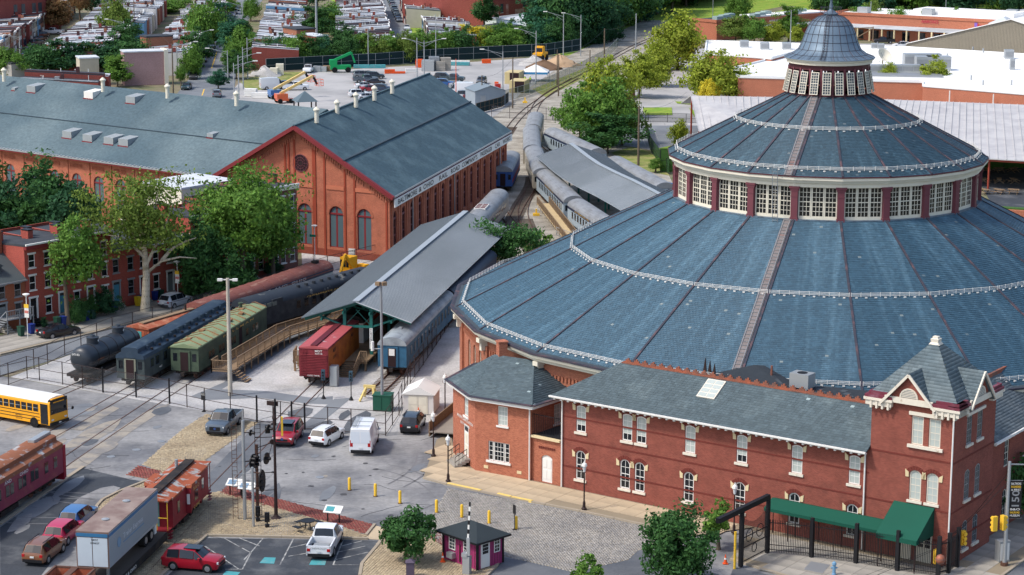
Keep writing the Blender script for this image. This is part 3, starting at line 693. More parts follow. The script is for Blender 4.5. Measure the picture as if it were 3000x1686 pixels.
mb.build('dome_ladder',M['rib'],cup)
fin=MB().lathe([(.6,38.25),(.75,38.32),(.5,38.5),(.22,38.7),(.16,38.85),(.2,39.1),(.1,39.4),(.14,39.7),(.22,39.85),(.1,40.1),(.03,40.7)],12).build('finial',M['zinc'],cup,smooth=50)
mb=MB()
for k in range(12):
 a=2*math.pi*k/12;d=np.array((math.cos(a),math.sin(a),0));mb.tube([d*.6+(0,0,38.3),d*1.05+(0,0,38.45),d*.95+(0,0,38.75),d*1.05+(0,0,39.0)],.022,4)
mb.tube([(1.0*math.cos(t),1.0*math.sin(t),38.95)for t in[2*math.pi*i/16 for i in range(17)]],.02,4)
mb.build('crown_railing',M['rib'],cup)
# annex with tower, station
M['brick_an']=brick('red_annex_brick',(138,74,62),(118,60,52),(152,104,92),dirt=.18,wear=(122,66,56))
M['brick_st']=brick('mottled_station_brick',(172,104,80),(136,74,58),(206,180,160))
M['slate_an']=mat('grey_slate',(76,90,96),.75,.12,.3,c2=(98,112,116),mix=(.5,.72),isl=.16,spec=.3,odd=(150,166,168))
M['slate_tw']=mat('pale_slate',(106,118,122),.75,.1,.3,isl=.14,c2=(90,104,110))
M['stone']=mat('cream_stone',(214,196,156),.85,.08,1.)
M['copper']=mat('copper_cresting',(164,96,72),.55,.15,.8,c2=(120,90,80),metal=.25)
M['felt']=mat('black_roof_felt',(44,50,56),.9,.15,.2,c2=(66,72,78),mix=(.55,.6),isl=.1)
M['plum']=mat('plum_painted_metal',(110,48,62),.6,.12,.8,c2=(134,92,104),mix=(.5,.7))
M['awning']=mat('green_awning_cloth',(14,78,62),.8,.06,.6)
annex=thing('museum_annex','long red brick two storey annex with grey slate roof in front of the roundhouse','building',(E0.x,E0.y,0),AAN)
AL,AH,AD=29.0,8.35,8.4
UPW,LOW_=[],[]
def arch_trim(par,x,z,w,rise,y=0.,rz=0.,m='brick_arch'):
 """segmental brick arch with a stone shoulder each side"""
 mb=MB();r=(w*w/4+rise*rise)/(2*rise);a=math.asin(w/2/r);cz=z-r;n=9
 for i in range(n):
  t0,t1=-a*1.25+2.5*a*i/n,-a*1.25+2.5*a*(i+.9)/n
  q=[(x+rr*math.sin(t),cz+rr*math.cos(t))for rr,t in((r+.03,t0),(r+.03,t1),(r+.34,t1),(r+.34,t0))]
  mb.add([(p[0],yy,p[1])for yy in(y-.05,y+.02)for p in q],[(0,3,2,1),(0,1,5,4),(2,3,7,6),(1,2,6,5),(3,0,4,7)])
 o=mb.build('brick_arch',M['brick_dk'],par)
 for s_ in(-1,1):MB().prof([(x+s_*(w/2+.05),z-rise-.3),(x+s_*(w/2+.32),z-rise-.3),(x+s_*(w/2+.36),z-rise+.28),(x+s_*(w/2+.06),z-rise+.1)],'y',y-.07,y+.02).build('shoulder_stone',M['stone'],par)
M['brick_dk']=brick('dark_arch_brick',(112,50,42),(96,42,36),(128,80,70))
ops=[]
def put(x,z,w,h,rise,pm,sill=True,arch=True,lower=None,fm='white',cols=2,rows=4):
 ops.append((x,z,w,h,rise));window(annex,w,h,(x,.12,z),0,cols,rows,fm=fm,pm=pm,rise=rise,fw=.1,lower=lower,mw=.035)
 if sill:MB().box(x-w/2-.14,x+w/2+.14,-.12,.1,z-.2,z-.001).build('sill',M['oldwhite'],annex)
 if arch:arch_trim(annex,x,z+h,w,max(rise,.14))
def ax(u,v=1500,zz=4):
 p=G(u,v,0);d=Vector((p.x-E0.x,p.y-E0.y));return d.dot(EX)
def col(u):
 """distance along the wall plane of the photograph column u"""
 lo,hi=-5.,45.
 for _ in range(40):
  m_=(lo+hi)/2;p=E0+EX*m_;x=1500+FPX*p.x/(p.y*_cp-(4-HCAM)*_sp)
  if x<u:lo=m_
  else:hi=m_
 return lo
for u in(1703,1838,1879,2022,2173,2334,2502):put(col(u),5.25,.98,2.35,.16,'blind',lower='glass' if u in(1703,1838,1879,2173)else None,fm='white')
for u in(1703,1833,1876,2020,2170,2330,2500):put(col(u),1.05,.98,2.55,.3,'glass',fm='white')
wall(annex,AL,AH,ops,M['brick_an'],th=.2)
wall(annex,AD,AH,[],M['brick_an'],(0,AD,0),R(-90))
MB().box(.2,AL,AD-.2,AD,0,AH).build('wall',M['brick_an'],annex)
for z in(1.95,4.35,6.35):MB().box(0,AL,-.025,.01,z,z+.14).build('string_course',M['brick_dk'],annex)
eL,eR,rL,rR=(-.7,-.75,8.25),(AL,-.75,8.25),(3.6,3.9,10.85),(AL,3.9,10.85)
bL,bR=(-.7,AD+.5,8.25),(AL,AD+.5,8.25)
mb=MB();mb.slab([eL,eR,rR,rL],.08);mb.slab([bR,bL,rL,rR],.08);mb.slab([bL,eL,rL],.08)
aroof=mb.build('roof',M['slate_an'],annex)
up3=lambda q,d=.01:(q[0],q[1],q[2]+d)
slates(aroof,[[up3(eL),up3(eR),up3(rR),up3(rL)]],.27,.33,'slate_an',t=.028,seed=6,single=300)
mb=MB();mb.box(-.75,AL,-.85,-.6,8.08,8.2);mb.box(-.75,AL,-.95,-.8,8.16,8.28);mb.box(-.75,-.6,-.85,AD+.6,8.08,8.22)
mb.build('gutter',M['white'],annex)
mb=MB()
for i in range(42):x=-.4+i*.7;mb.box(x,x+.18,-.74,-.02,7.92,8.1)
mb.build('eave_bracket',M['white'],annex)
for i in range(30):
 x=3.8+i*(AL-4)/30;mb=MB();L=(AL-4)/30;mb.prof([(x,10.8),(x+L*.98,10.8),(x+L*.98,11.02),(x+L*.8,11.0),(x+L*.8,11.2),(x+L*.62,11.12),(x+L*.62,11.3),(x+L*.4,11.3),(x+L*.4,11.12),(x+L*.2,11.2),(x+L*.2,11.0),(x,11.02)],'y',3.84,3.96)
 mb.build('ridge_cresting',M['copper'],aroof)
mb=MB();mb.bar((3.6,3.9,10.86),(AL,3.9,10.86),.34,.1);mb.build('ridge_cap',M['copper'],aroof)
def onr(x,s):return np.array((x,eL[1]+(rL[1]-eL[1])*s,8.25+(10.85-8.25)*s))
mb=MB();xs_=col(1990)+.6
for i in range(3):
 for j in range(4):pass
slo=np.array(onr(0,1))-np.array(onr(0,0))
mb.slab([onr(xs_,.5)+(0,0,.16),onr(xs_+1.7,.5)+(0,0,.16),onr(xs_+1.7,.92)+(0,0,.16),onr(xs_,.92)+(0,0,.16)],.15);sk=mb.build('roof_light',M['oldwhite'],aroof)
for i in range(2):
 for j in range(4):
  s0=.52+.1*j;x0=xs_+.08+.8*i
  MB().slab([onr(x0,s0)+(0,0,.18),onr(x0+.72,s0)+(0,0,.18),onr(x0+.72,s0+.08)+(0,0,.18),onr(x0,s0+.08)+(0,0,.18)],.03).build('pane',M['blind'],sk)
for x in(.12,AL-.35):MB().cyl((x,-.14,.1),(x,-.14,8.1),.07,n=8).build('downpipe',M['white'],annex)
TX0,TX1,TD,TH=AL,AL+7.0,7.6,12.45
ops=[];tow=obj('tower',MB().box(TX0+.3,TX1-.3,.3,TD-.3,.2,TH).mesh('tower',M['brick_an']),annex)
def tput(x,z,w,h,rise,face,pm,arch,rows=4,lower=None):
 if face==0:loc,rz=(x,.12-.02,z),0.
 else:loc,rz=(TX1-.1+.02,x,z),R(90)
 window(tow,w,h,loc,rz,2,rows,fm='oldwhite' if face==0 else 'grey',pm=pm,rise=rise,fw=.1,lower=lower)
 if face==0:
  MB().box(x-w/2-.14,x+w/2+.14,-.14,.1,z-.2,z-.001).build('sill',M['oldwhite'],tow)
  if arch:arch_trim(tow,x,z+h,w,rise,-.02)
 else:MB().box(TX1-.1,TX1+.14,x-w/2-.14,x+w/2+.14,z-.2,z-.001).build('sill',M['oldwhite'],tow)
f_ops,r_ops=[],[]
xa,xb=col(2680)-TX0,col(2730)-TX0
for xw in(xa,xb):
 for z,h,rise in((9.35,2.25,0.),(4.9,2.4,.28)):f_ops.append((xw,z,.98,h,rise));tput(TX0+xw,z,.98,h,rise,0,'blind',rise>0)
for yw in(2.6,4.6):
 for z,h,rise in((9.35,2.25,0.),(4.9,2.4,.25),(.9,2.3,.25)):r_ops.append((yw,z,.98,h,rise));tput(yw,z,.98,h,rise,1,'glassd',rise>0)
wall(tow,7.0,TH,f_ops,M['brick_an'],(TX0,-.02,0));wall(tow,TD,TH,r_ops,M['brick_an'],(TX1,-.02,0),R(90));wall(tow,TD,TH,[],M['brick_an'],(TX0,TD,0),R(-90));wall(tow,7.0,TH,[],M['brick_an'],(TX1,TD,0),R(180))
for z in(1.95,4.35,8.3):MB().box(TX0-.02,TX1+.03,-.05,TD,z,z+.14).build('string_course',M['brick_dk'],tow)
MB().box(TX0+xa-.7,TX0+xb+.7,-.16,0,11.68,11.95).build('lintel',M['oldwhite'],tow);MB().box(TX0+xa-.75,TX0+xb+.75,-.18,0,9.1,9.34).build('sill',M['oldwhite'],tow)
MB().box(TX1-.02,TX1+.16,1.9,5.3,11.68,11.9).build('lintel',M['oldwhite'],tow)
xc,yc=(TX0+TX1)/2,TD/2;ap=(xc-.1,yc,16.9)
for(x0,x1,y0,y1)in((TX0-.5,TX0+1.9,-.55,1.2),(TX1-1.9,TX1+.5,-.55,1.2),(TX1-1.2,TX1+.5,TD-1.6,TD+.5),(TX0-.5,TX0+1.2,TD-1.6,TD+.5),(TX1-.6,TX1+.5,-.5,1.7)):
 mb=MB();mb.box(x0+.12,x1-.12,y0+.12,y1-.12,TH-.4,TH+.02);mb.box(x0,x1,y0,y1,TH,TH+.2);mb.build('cornice',M['oldwhite'],tow)
 mb=MB();mb.box(x0+.06,x1-.06,y0+.06,y1-.06,TH+.2,TH+.42);mb.box(x0+.3,x1-.2,y0+.3,y1-.2,TH+.42,TH+.66);mb.build('box_gutter',M['plum'],tow)
for i in range(4):
 for bx in(TX0+.02+i*.48,TX1-1.5+i*.48):MB().box(bx,bx+.16,-.5,.0,TH-.62,TH-.06).build('bracket',M['oldwhite'],tow)
zb=TH+.5;B4=[(TX0-.15,-.2,zb),(TX1+.15,-.2,zb),(TX1+.15,TD+.2,zb),(TX0-.15,TD+.2,zb)]
mb=MB()
for i in range(4):mb.slab([B4[i],B4[(i+1)%4],ap],.08)
troof=mb.build('roof',M['slate_tw'],tow)
apx=lambda i:tuple(np.array(ap)+(np.array(B4[i])-np.array(ap))*.02)
slates(troof,[[up3(B4[i]),up3(B4[(i+1)%4]),up3(apx((i+1)%4)),up3(apx(i))]for i in range(4)],.3,.36,'slate_tw',t=.016,seed=8,single=120)
def dormer(face):
 hw,zt,zd=1.9,TH+2.35,TH+.1;d1=3.4
 if face==0:f=lambda a,b,c:(xc-.3+a,-.28+b,c)
 else:f=lambda a,b,c:(TX1+.28-b,yc+a,c)
 mb=MB();mb.add([f(-hw,0,zd),f(hw,0,zd),f(0,0,zt),f(-hw,d1,zd),f(hw,d1,zd),f(0,d1,zt)],[(0,1,2),(5,4,3),(0,3,4,1)]);dm=mb.build('dormer',M['brick_an'],troof)
 mb=MB();e=.38
 for s_ in(-1,1):mb.slab([f(s_*(hw+e),-.25,zd-.28),f(s_*(hw+e),d1,zd-.28),f(0,d1,zt+.12),f(0,-.25,zt+.12)],.08)
 mb.build('dormer_roof',M['slate_tw'],troof)
 fld=[]
 for s_ in(-1,1):
  q=[f(s_*(hw+e),-.25,zd-.25),f(s_*(hw+e),d1,zd-.25),f(0,d1,zt+.14),f(0,-.25,zt+.14)]
  fld.append(q)
 slates(troof,fld,.3,.36,'slate_tw',t=.014,seed=9+face,single=30)
 mb=MB()
 for s_ in(-1,1):mb.bar(f(s_*(hw+e),-.3,zd-.22),f(0,-.3,zt+.06),.12,.2)
 mb.build('bargeboard',M['oldwhite'],troof)
 mb=MB();mb.add([f(-hw-.1,-.12,zd-.05),f(hw+.1,-.12,zd-.05),f(hw+.1,-.12,zd+.42),f(-hw-.1,-.12,zd+.42),f(-hw-.1,.02,zd-.05),f(hw+.1,.02,zd-.05),f(hw+.1,.02,zd+.42),f(-hw-.1,.02,zd+.42)],[(0,1,2,3),(3,2,6,7),(4,0,3,7),(1,5,6,2),(0,4,5,1)]);mb.build('dormer_sill',M['oldwhite'],troof)
 mb=MB();n=9
 arc=[(.72*math.cos(math.pi*i/n),.72*math.sin(math.pi*i/n))for i in range(n+1)]
 mb.quad(*[f(a,-.03,zd+.44+b)for a,b in arc]);mb.build('louvre',M['grey'],troof)
 mb=MB()
 for i in range(n):mb.bar(f(arc[i][0],-.05,zd+.44+arc[i][1]),f(arc[i+1][0],-.05,zd+.44+arc[i+1][1]),.1,.1)
 for j in range(5):z=.08+.12*j;xw=math.sqrt(max(0,.68**2-z*z));mb.bar(f(-xw,-.06,zd+.44+z),f(xw,-.06,zd+.44+z),.06,.05)
 mb.build('louvre_frame',M['oldwhite'],troof)
dormer(0);dormer(1)
MB().lathe([(.55,16.35),(.6,16.5),(.42,16.7),(.46,16.95),(.3,17.0),(.3,17.12),(.05,17.15)],4,(ap[0],ap[1],0),ph=R(45)).build('roof_cap',M['oldwhite'],troof)
MB().cyl((TX1-.12,-.16,.1),(TX1-.12,-.16,TH-.5),.07).build('downpipe',M['white'],tow)
wing=[]
WX0,WX1,WY0,WY1=TX1-8.6,TX1-.6,TD,TD+46
r_ops=[(4.2,5.2,.98,2.3,.16),(8.5,5.2,.98,2.3,.16),(13,5.2,.98,2.3,.16),(4.2,1.0,.98,2.3,.25),(8.5,1.0,.98,2.3,.25),(13,1.,.98,2.3,.25)]
wall(annex,46,AH,r_ops,M['brick_an'],(WX1,WY0,0),R(90))
for o_ in r_ops:window(annex,o_[2],o_[3],(WX1-.12,WY0+o_[0],o_[1]),R(90),2,4,fm='cream',pm='glassd',rise=o_[4],fw=.1)
MB().box(WX0,WX1-.25,WY0+.1,WY1,0,AH).build('wall',M['brick_an'],annex)
mb=MB();wl,wr=[(WX1+.7,WY0,8.25),(WX1+.7,WY1,8.25),((WX0+WX1)/2,WY1,10.95),((WX0+WX1)/2,WY0,10.95)],[(WX0-.7,WY1,8.25),(WX0-.7,WY0,8.25),((WX0+WX1)/2,WY0,10.95),((WX0+WX1)/2,WY1,10.95)]
mb.slab(wl,.08);mb.slab(wr,.08);wroof=mb.build('wing_roof',mat('dark_grey_slate',(82,92,98),.7,.15,.3,c2=(110,116,118),isl=.2),annex)
M['slate_wg']=MATS['dark_grey_slate'];slates(wroof,[[up3((WX1+.7,WY0,8.25)),up3((WX1+.7,WY0+14,8.25)),up3(((WX0+WX1)/2,WY0+14,10.95)),up3(((WX0+WX1)/2,WY0,10.95))]],.27,.33,'slate_wg',seed=11,single=20)
mb=MB();mb.box(WX1+.6,WX1+.86,WY0,WY1,8.08,8.26)
for i in range(40):mb.box(WX1,WX1+.66,WY0+.3+i*.9,WY0+.48+i*.9,7.9,8.08)
mb.build('gutter',M['white'],annex);MB().box(WX0+3.9,WX0+4.1,WY0,WY1,10.9,11.25).build('ridge_cresting',M['copper'],wroof)
MB().cyl((WX1+.15,WY0+.25,.1),(WX1+.15,WY0+.25,8.1),.07).build('downpipe',M['white'],annex)
text('lettering','THE B&O RAILROAD MUSEUM',.8,M['white'],annex,(WX1+.02,WY0+13,5.0),((0,1,0),(0,0,1)))
mb=MB();mb.box(9.5,AL-.02,AD+.02,AD+1.2,0,10.);mb.build('rear_block',M['brick_an'],annex)
mb=MB();mb.prism([(10.8,4.7),(AL-.03,4.7),(AL-.03,9.6),(23.5,8.3),(18,7.2),(11,7.4)],9.3,10.55);mb.build('flat_roof',M['felt'],annex)
mb=MB();mb.add([(10.9,4.8,10.56),(19.3,4.8,10.56),(18.4,7.3,10.56),(11.1,8.2,10.3),(14.4,7.6,11.45),(15.2,7.9,11.45)],[(0,1,4),(1,2,5),(1,5,4),(2,3,5),(3,4,5),(3,0,4)]);mb.build('felt_roof',M['felt'],annex)
for i in range(14):MB().box(19.6+i*.62,20.1+i*.62,4.9+.7*(i*3%4),5.5+.7*(i*3%4),10.55,10.57).build('felt_patch',mat('felt_patch',(72,78,84),.9,.1),annex)
MB().cyl((16.6,6.6,10.5),(16.6,6.6,11.9),.09).build('vent_pipe',M['copper'],annex)
for i in range(3):MB().prof([(10.6+i*.45,10.2),(11.1+i*.45,10.2),(10.9+i*.45,12.0-.2*i)],'y',5.4,5.5).build('roof_prop',M['dkbrown'],annex)
ac=lambda par,x,y,z,s_=1.:(MB().box(x,x+1.5*s_,y,y+1.1*s_,z+.15,z+1.15*s_).cyl((x+.75*s_,y+.55*s_,z+1.15*s_),(x+.75*s_,y+.55*s_,z+1.17*s_),.38*s_,n=14,m=1).box(x+.05,x+.15,y,y+1.,z,z+.15).box(x+1.3*s_,x+1.4*s_,y,y+1.,z,z+.15).build('air_conditioner',[M['galv'],M['black']],par))
ac(annex,18.9,5.4,10.56,1.15);ac(annex,26.2,5.3,10.56,.75)
aw=thing('entrance_awning','dark green cloth awning along the annex ending in a hood over the doors','awning',an(0,0),AAN)
x0,x1,x2=col(2275),col(2625),col(2700)
x2=34.6;x1=31.2
mb=MB();mb.slab([(x0,-1.9,2.55),(x1,-1.9,2.55),(x1,-.6,3.05),(x0,-.6,3.05)],.05);mb.slab([(x0,-.6,3.05),(x1,-.6,3.05),(x1,.0,2.9),(x0,.0,2.9)],.05);mb.box(x0,x1,-1.93,-1.88,2.3,2.56);mb.build('canopy',M['awning'],aw)
mb=MB();mb.slab([(x1,-3.1,2.75),(x2,-3.1,2.75),(x2,-.06,4.6),(x1,-.06,4.6)],.05);mb.add([(x2,-3.1,2.4),(x2,-.06,2.4),(x2,-.06,4.58),(x2,-3.1,2.73)],[(0,1,2,3)]);mb.add([(x1,-3.1,2.4),(x1,-.06,2.4),(x1,-.06,4.58),(x1,-3.1,2.73)],[(3,2,1,0)]);mb.box(x1,x2,-3.14,-3.08,2.4,2.76);mb.build('hood',M['awning'],aw)
for i in range(6):
 for y in(-1.8,-.5):MB().cyl((x0+.1+(x1-x0-.2)*i/5,y,.1),(x0+.1+(x1-x0-.2)*i/5,y,2.6 if y<-1 else 2.95),.04,n=6).build('post',M['dkbrown'],aw)
for x in(x1+.2,x2-.15):MB().cyl((x,-3.0,.1),(x,-3.0,2.6),.04,n=6).build('post',M['dkbrown'],aw)
for i,x in enumerate((x1+.35,x1+2.05)):
 d=tag(obj('entrance_door',MB().box(0,1.25,-.1,-.02,.1,2.3).box(.1,.56,-.13,-.1,.25,1.2).box(.68,1.15,-.13,-.1,.25,1.2).mesh('entrance_door',M['cream']),None,an(x,0),AAN),('left' if i==0 else 'right')+' cream panelled entrance door under the green hood','door')
 for k in range(2):
  for j in range(3):obj('pane',MB().box(.1+.57*k,.56+.57*k,-.12,-.09,1.3+.32*j,1.57+.32*j).mesh('pane',M['glass']),d)
SH=6.75
st=thing('station_house','small orange brick station house with faceted front and hipped slate roof','building',(0,0,0))
c0,c1,c2_=Vector((-5.3,188.7,0)),Vector((-3.2,183.1,0)),Vector((1.66,180.2,0))
c3=Vector((5.5,185.0,0));c4=Vector((4.5,192.5,0));c5=Vector((-3.0,194.2,0));FP=[c0,c1,c2_,c3,c4,c5]
def swall(a,b,ops_):wall(st,(b-a).length,SH,ops_,M['brick_st'],a,head(a,b),th=.18)
L12=(c2_-c1).length;L01=(c1-c0).length
swall(c1,c2_,[(L12*.43,1.25,2.15,1.75,0),(L12*.5,4.55,1.0,1.75,0)]);swall(c0,c1,[(L01*.6,.75,1.25,2.9,0),(L01*.6,4.4,1.1,1.85,0)]);swall(c2_,c3,[((c3-c2_).length*.62,4.4,1.0,1.75,0)]);swall(c3,c4,[]);swall(c4,c5,[]);swall(c5,c0,[])
def sw(a,b,f,z,w,h,**k):
 hd=head(a,b);p=a.lerp(b,f);n_=Vector((-math.sin(hd),math.cos(hd),0));q=p+n_*.12;window(st,w,h,(q.x,q.y,z),hd,**k)
 o=MB().box(-w/2-.12,w/2+.12,-.1-.12,.02-.1,-.16,-.001).build('sill',M['white'],st,(q.x,q.y,z),hd)
sw(c1,c2_,.5,4.55,1.0,1.75,cols=3,rows=4,pm='blind');sw(c0,c1,.6,4.4,1.1,1.85,cols=3,rows=4,pm='blind');sw(c2_,c3,.62,4.4,1.0,1.75,cols=2,rows=4,pm='blind')
hd=head(c1,c2_);n_=Vector((-math.sin(hd),math.cos(hd),0));t_=Vector((math.cos(hd),math.sin(hd),0));pm_=c1.lerp(c2_,.43)
for off,w_,cc in((-.83,.48,1),(0,1.05,3),(.83,.48,1)):q=pm_+t_*off+n_*.12;window(st,w_,1.75,(q.x,q.y,1.25),hd,cc,4,fm='white',pm='glass',fw=.07)
q=pm_-n_*.05;MB().box(-1.25,1.25,-.08,.06,-.18,0).build('sill',M['white'],st,(q.x,q.y,1.25),hd)
for f_ in(.2,.8):q=c1.lerp(c2_,f_)-n_*.02;MB().box(-.22,.22,-.02,.02,.45,.72).build('vent_grille',M['stone'],st,(q.x,q.y,0),hd)
hd=head(c0,c1);n_=Vector((-math.sin(hd),math.cos(hd),0));q=c0.lerp(c1,.6)+n_*.1
dr=MB().box(-.62,.62,-.06,.04,0,2.9).build('door',M['white'],st,(q.x,q.y,.75),hd);MB().box(-.42,.42,-.09,-.05,2.3,2.75).build('fanlight',M['glass'],dr);MB().box(-.4,-.04,-.085,-.05,.2,1.0).box(.04,.4,-.085,-.05,.2,1.0).box(-.4,-.04,-.085,-.05,1.15,2.1).box(.04,.4,-.085,-.05,1.15,2.1).build('door_panel',M['cream'],dr)
for i in range(4):q=c0.lerp(c1,.6)-n_*(.35+.32*(3-i));MB().box(-1.1,1.1,-.18,.55,.1+.16*i,.1+.16*(i+1)).build('step',M['walk_grey'],st,(q.x,q.y,0),hd)
q0=c0.lerp(c1,.6);tt=Vector((math.cos(hd),math.sin(hd),0))
for s_ in(-1,1):
 mb=MB();a,b=q0-n_*.3+tt*s_*1.0,q0-n_*1.4+tt*s_*1.0
 mb.bar((a.x,a.y,1.65),(b.x,b.y,1.0),.05);mb.bar((a.x,a.y,1.2),(b.x,b.y,.55),.04)
 for k in range(4):p=a.lerp(b,k/3);mb.bar((p.x,p.y,.1),(p.x,p.y,1.65-.65*k/3),.04)
 mb.build('handrail',M['dkbrown'],st)
def eave(i,d=.55):
 p,a,b=FP[i],FP[i-1],FP[(i+1)%len(FP)];d0,d1=(p-a).normalized(),(b-p).normalized();n0,n1=Vector((d0.y,-d0.x,0)),Vector((d1.y,-d1.x,0));bis=(n0+n1).normalized();return p+bis*d/max(.4,bis.dot(n0))
EV=[eave(i)for i in range(6)];rA,rB=(-1.6,189.3,9.1),(2.0,187.15,9.1)
mb=MB();zE=SH+.12;P3=lambda v,z=zE:(v.x,v.y,z)
fac=[[P3(EV[0]),P3(EV[1]),rA,rA],[P3(EV[1]),P3(EV[2]),rB,rA],[P3(EV[2]),P3(EV[3]),rB,rB],[P3(EV[3]),P3(EV[4]),rA,rB],[P3(EV[4]),P3(EV[5]),rA,rA],[P3(EV[5]),P3(EV[0]),rA,rA]]
for q in fac:mb.slab(q[:3]if q[2]==q[3]else q,.07)
sroof=mb.build('roof',M['slate_an'],st)
fs_=[]
for q in fac[:3]:
 a,b,c,d=[np.array(x)for x in q]
 if q[2]==q[3]:d=c+(a-c)*.02;c=c+(b-c)*.02
 fs_.append([up3(x)for x in(a,b,c,d)])
slates(sroof,fs_,.25,.32,'slate_an',t=.026,seed=12,single=120)
mb=MB();ml=MB()
for i in range(6):
 a,b=EV[i],EV[(i+1)%6];mb.bar((a.x,a.y,SH-.02),(b.x,b.y,SH-.02),.12,.26);pa,pb=FP[i],FP[(i+1)%6];mb.bar((pa.x,pa.y,SH-.1),(pb.x,pb.y,SH-.1),.3,.34)
 ml.bar((a.x,a.y,zE+.06),(b.x,b.y,zE+.06),.42,.06)
mb.build('cornice',M['white'],st);ml.build('box_gutter',M['rib'],st)
MB().rbox((-.9,189.2,8.2),.8,.8,2.2,R(20)).rbox((-.9,189.2,10.3),.95,.95,.12,R(20)).build('chimney',M['brick_st'],st)
MB().rbox((-.9,189.2,8.0),1.0,1.0,.75,R(20)).build('flashing',M['zinc'],st)
hd=head(c0,c1);X_=(math.cos(hd),math.sin(hd),0);q=c0.lerp(c1,.55)-n_*.02
text('lettering','MOUNT CLARE STATION',.36,M['white'],st,(q.x,q.y,4.0),(X_,(0,0,1)),w=4.2);text('lettering','BALTO & OHIO RR',.3,M['white'],st,(q.x,q.y,3.55),(X_,(0,0,1)),w=2.4)
MB().cyl((c2_.x-.1,c2_.y-.12,.1),(c2_.x-.1,c2_.y-.12,SH-.1),.07).build('downpipe',M['white'],st)
lk=thing('entrance_link','low brick link with white arched door between station and annex','building',(0,0,0))
a,b=c2_+Vector((.12,.12,0)),Vector((4.25,178.45,0));Lk=(b-a).length;hd=head(a,b)
wall(lk,Lk,4.0,[(Lk*.52,.12,1.15,2.45,.25)],M['brick_st'],a,hd,th=.2)
n_=Vector((-math.sin(hd),math.cos(hd),0));q=a.lerp(b,.52)+n_*.14;d_=MB().prof([(p[0],p[1])for p in outline(1.15,2.45,.25)],'y',-.05,.02).build('door',M['white'],lk,(q.x,q.y,.12),hd)
MB().box(-.42,-.05,-.08,-.05,.3,1.1).box(.05,.42,-.08,-.05,.3,1.1).box(-.42,-.05,-.08,-.05,1.3,2.05).box(.05,.42,-.08,-.05,1.3,2.05).build('door_panel',M['white'],d_)
MB().prism([a+n_*.02,b+n_*.02,b+n_*7,a+n_*7],4.0,4.12).build('flat_roof',M['felt'],lk);MB().bar(a-n_*.08+Vector((0,0,4.08)),b-n_*.08+Vector((0,0,4.08)),.35,.18).build('coping',M['stone'],lk)
mb=MB();n=16
for i in range(n+1):p=a.lerp(b,i/n)+n_*.1;mb.bar((p.x,p.y,4.15),(p.x,p.y,6.1),.035)
for z in(4.25,6.0):mb.bar((a.x,a.y,z)+n_*.1 if 0 else(a.x+n_.x*.1,a.y+n_.y*.1,z),(b.x+n_.x*.1,b.y+n_.y*.1,z),.05)
mb.build('railing',M['black'],lk)
mb=MB()
for i in range(9):mb.box(Lk*.52-.85+i*.2,Lk*.52-.73+i*.2,-.06,.02,3.1,3.3)
mb.build('corbel',M['brick_dk'],lk,a,hd)
# car shop, its wing, canopies
M['brick_cs']=brick('bright_orange_brick',(178,100,76),(156,86,68),(190,136,116),dirt=.18,wear=(162,92,72))
M['shingle']=mat('blue_grey_shingles',(62,84,94),.92,.1,.25,c2=(80,102,110),mix=(.45,.65),fine=.18,fsc=2.5,bump=.3)
M['shingle_w']=mat('grey_shingles',(76,94,102),.92,.12,.06,c2=(96,112,117),mix=(.42,.62),fine=.2,fsc=2.2,bump=.3)
M['bluglass']=mat('screened_window',(84,104,110),.35,.1,.6,spec=.4)
M['winmar']=mat('maroon_window_paint',(124,44,48),.6,.1,1.)
def along(a,b,u,z=4.):
 a,b=Vector(a),Vector(b);lo,hi=-.3,1.3
 for _ in range(40):
  m_=(lo+hi)/2;p=a.lerp(b,m_);x=1500+FPX*p.x/(p.y*_cp-(z-HCAM)*_sp)
  if(x<u):lo=m_
  else:hi=m_
 return lo
def hit(u,v,p0,n):
 """point of a sloping roof seen at a photograph point"""
 c=Vector((0,0,HCAM));d=G(u,v,0)-c;n=Vector(n);return c+d*((Vector(p0)-c).dot(n)/d.dot(n))
N_,F_=Vector((-16.07,278.1,0)),Vector((-1.1,341.1,0));W_=Vector((-41.07,291.6,0));APX=Vector((-28.57,284.85,17));SD=(F_-N_).normalized();CE=9.0
shop=thing('car_shop','big gabled orange brick car shop with white lettered board along its eaves','building',(0,0,0))
hdS,hdG=head(N_,F_),head(W_,N_);LS,LG=(F_-N_).length,(N_-W_).length
nG=Vector((math.sin(hdG),-math.cos(hdG),0));nS=Vector((math.sin(hdS),-math.cos(hdS),0));tG=(N_-W_).normalized()
gx=[along(W_,N_,u)*LG for u in(811,893,985,1067)];gx=[x for x in gx if 2<x<LG-1.5]
gops=[(x,1.2,2.2,5.6,1.1)for x in gx]
xr=along(W_,N_,880,12)*LG
def tri(mb):
 mb.quad((0,0,CE),(LG,0,CE),(LG/2,0,17));mb.quad((0,.3,CE),(LG/2,.3,17),(LG,.3,CE))
wall(shop,LG,CE,gops,M['brick_cs'],W_,hdG,th=.25,extra=tri)
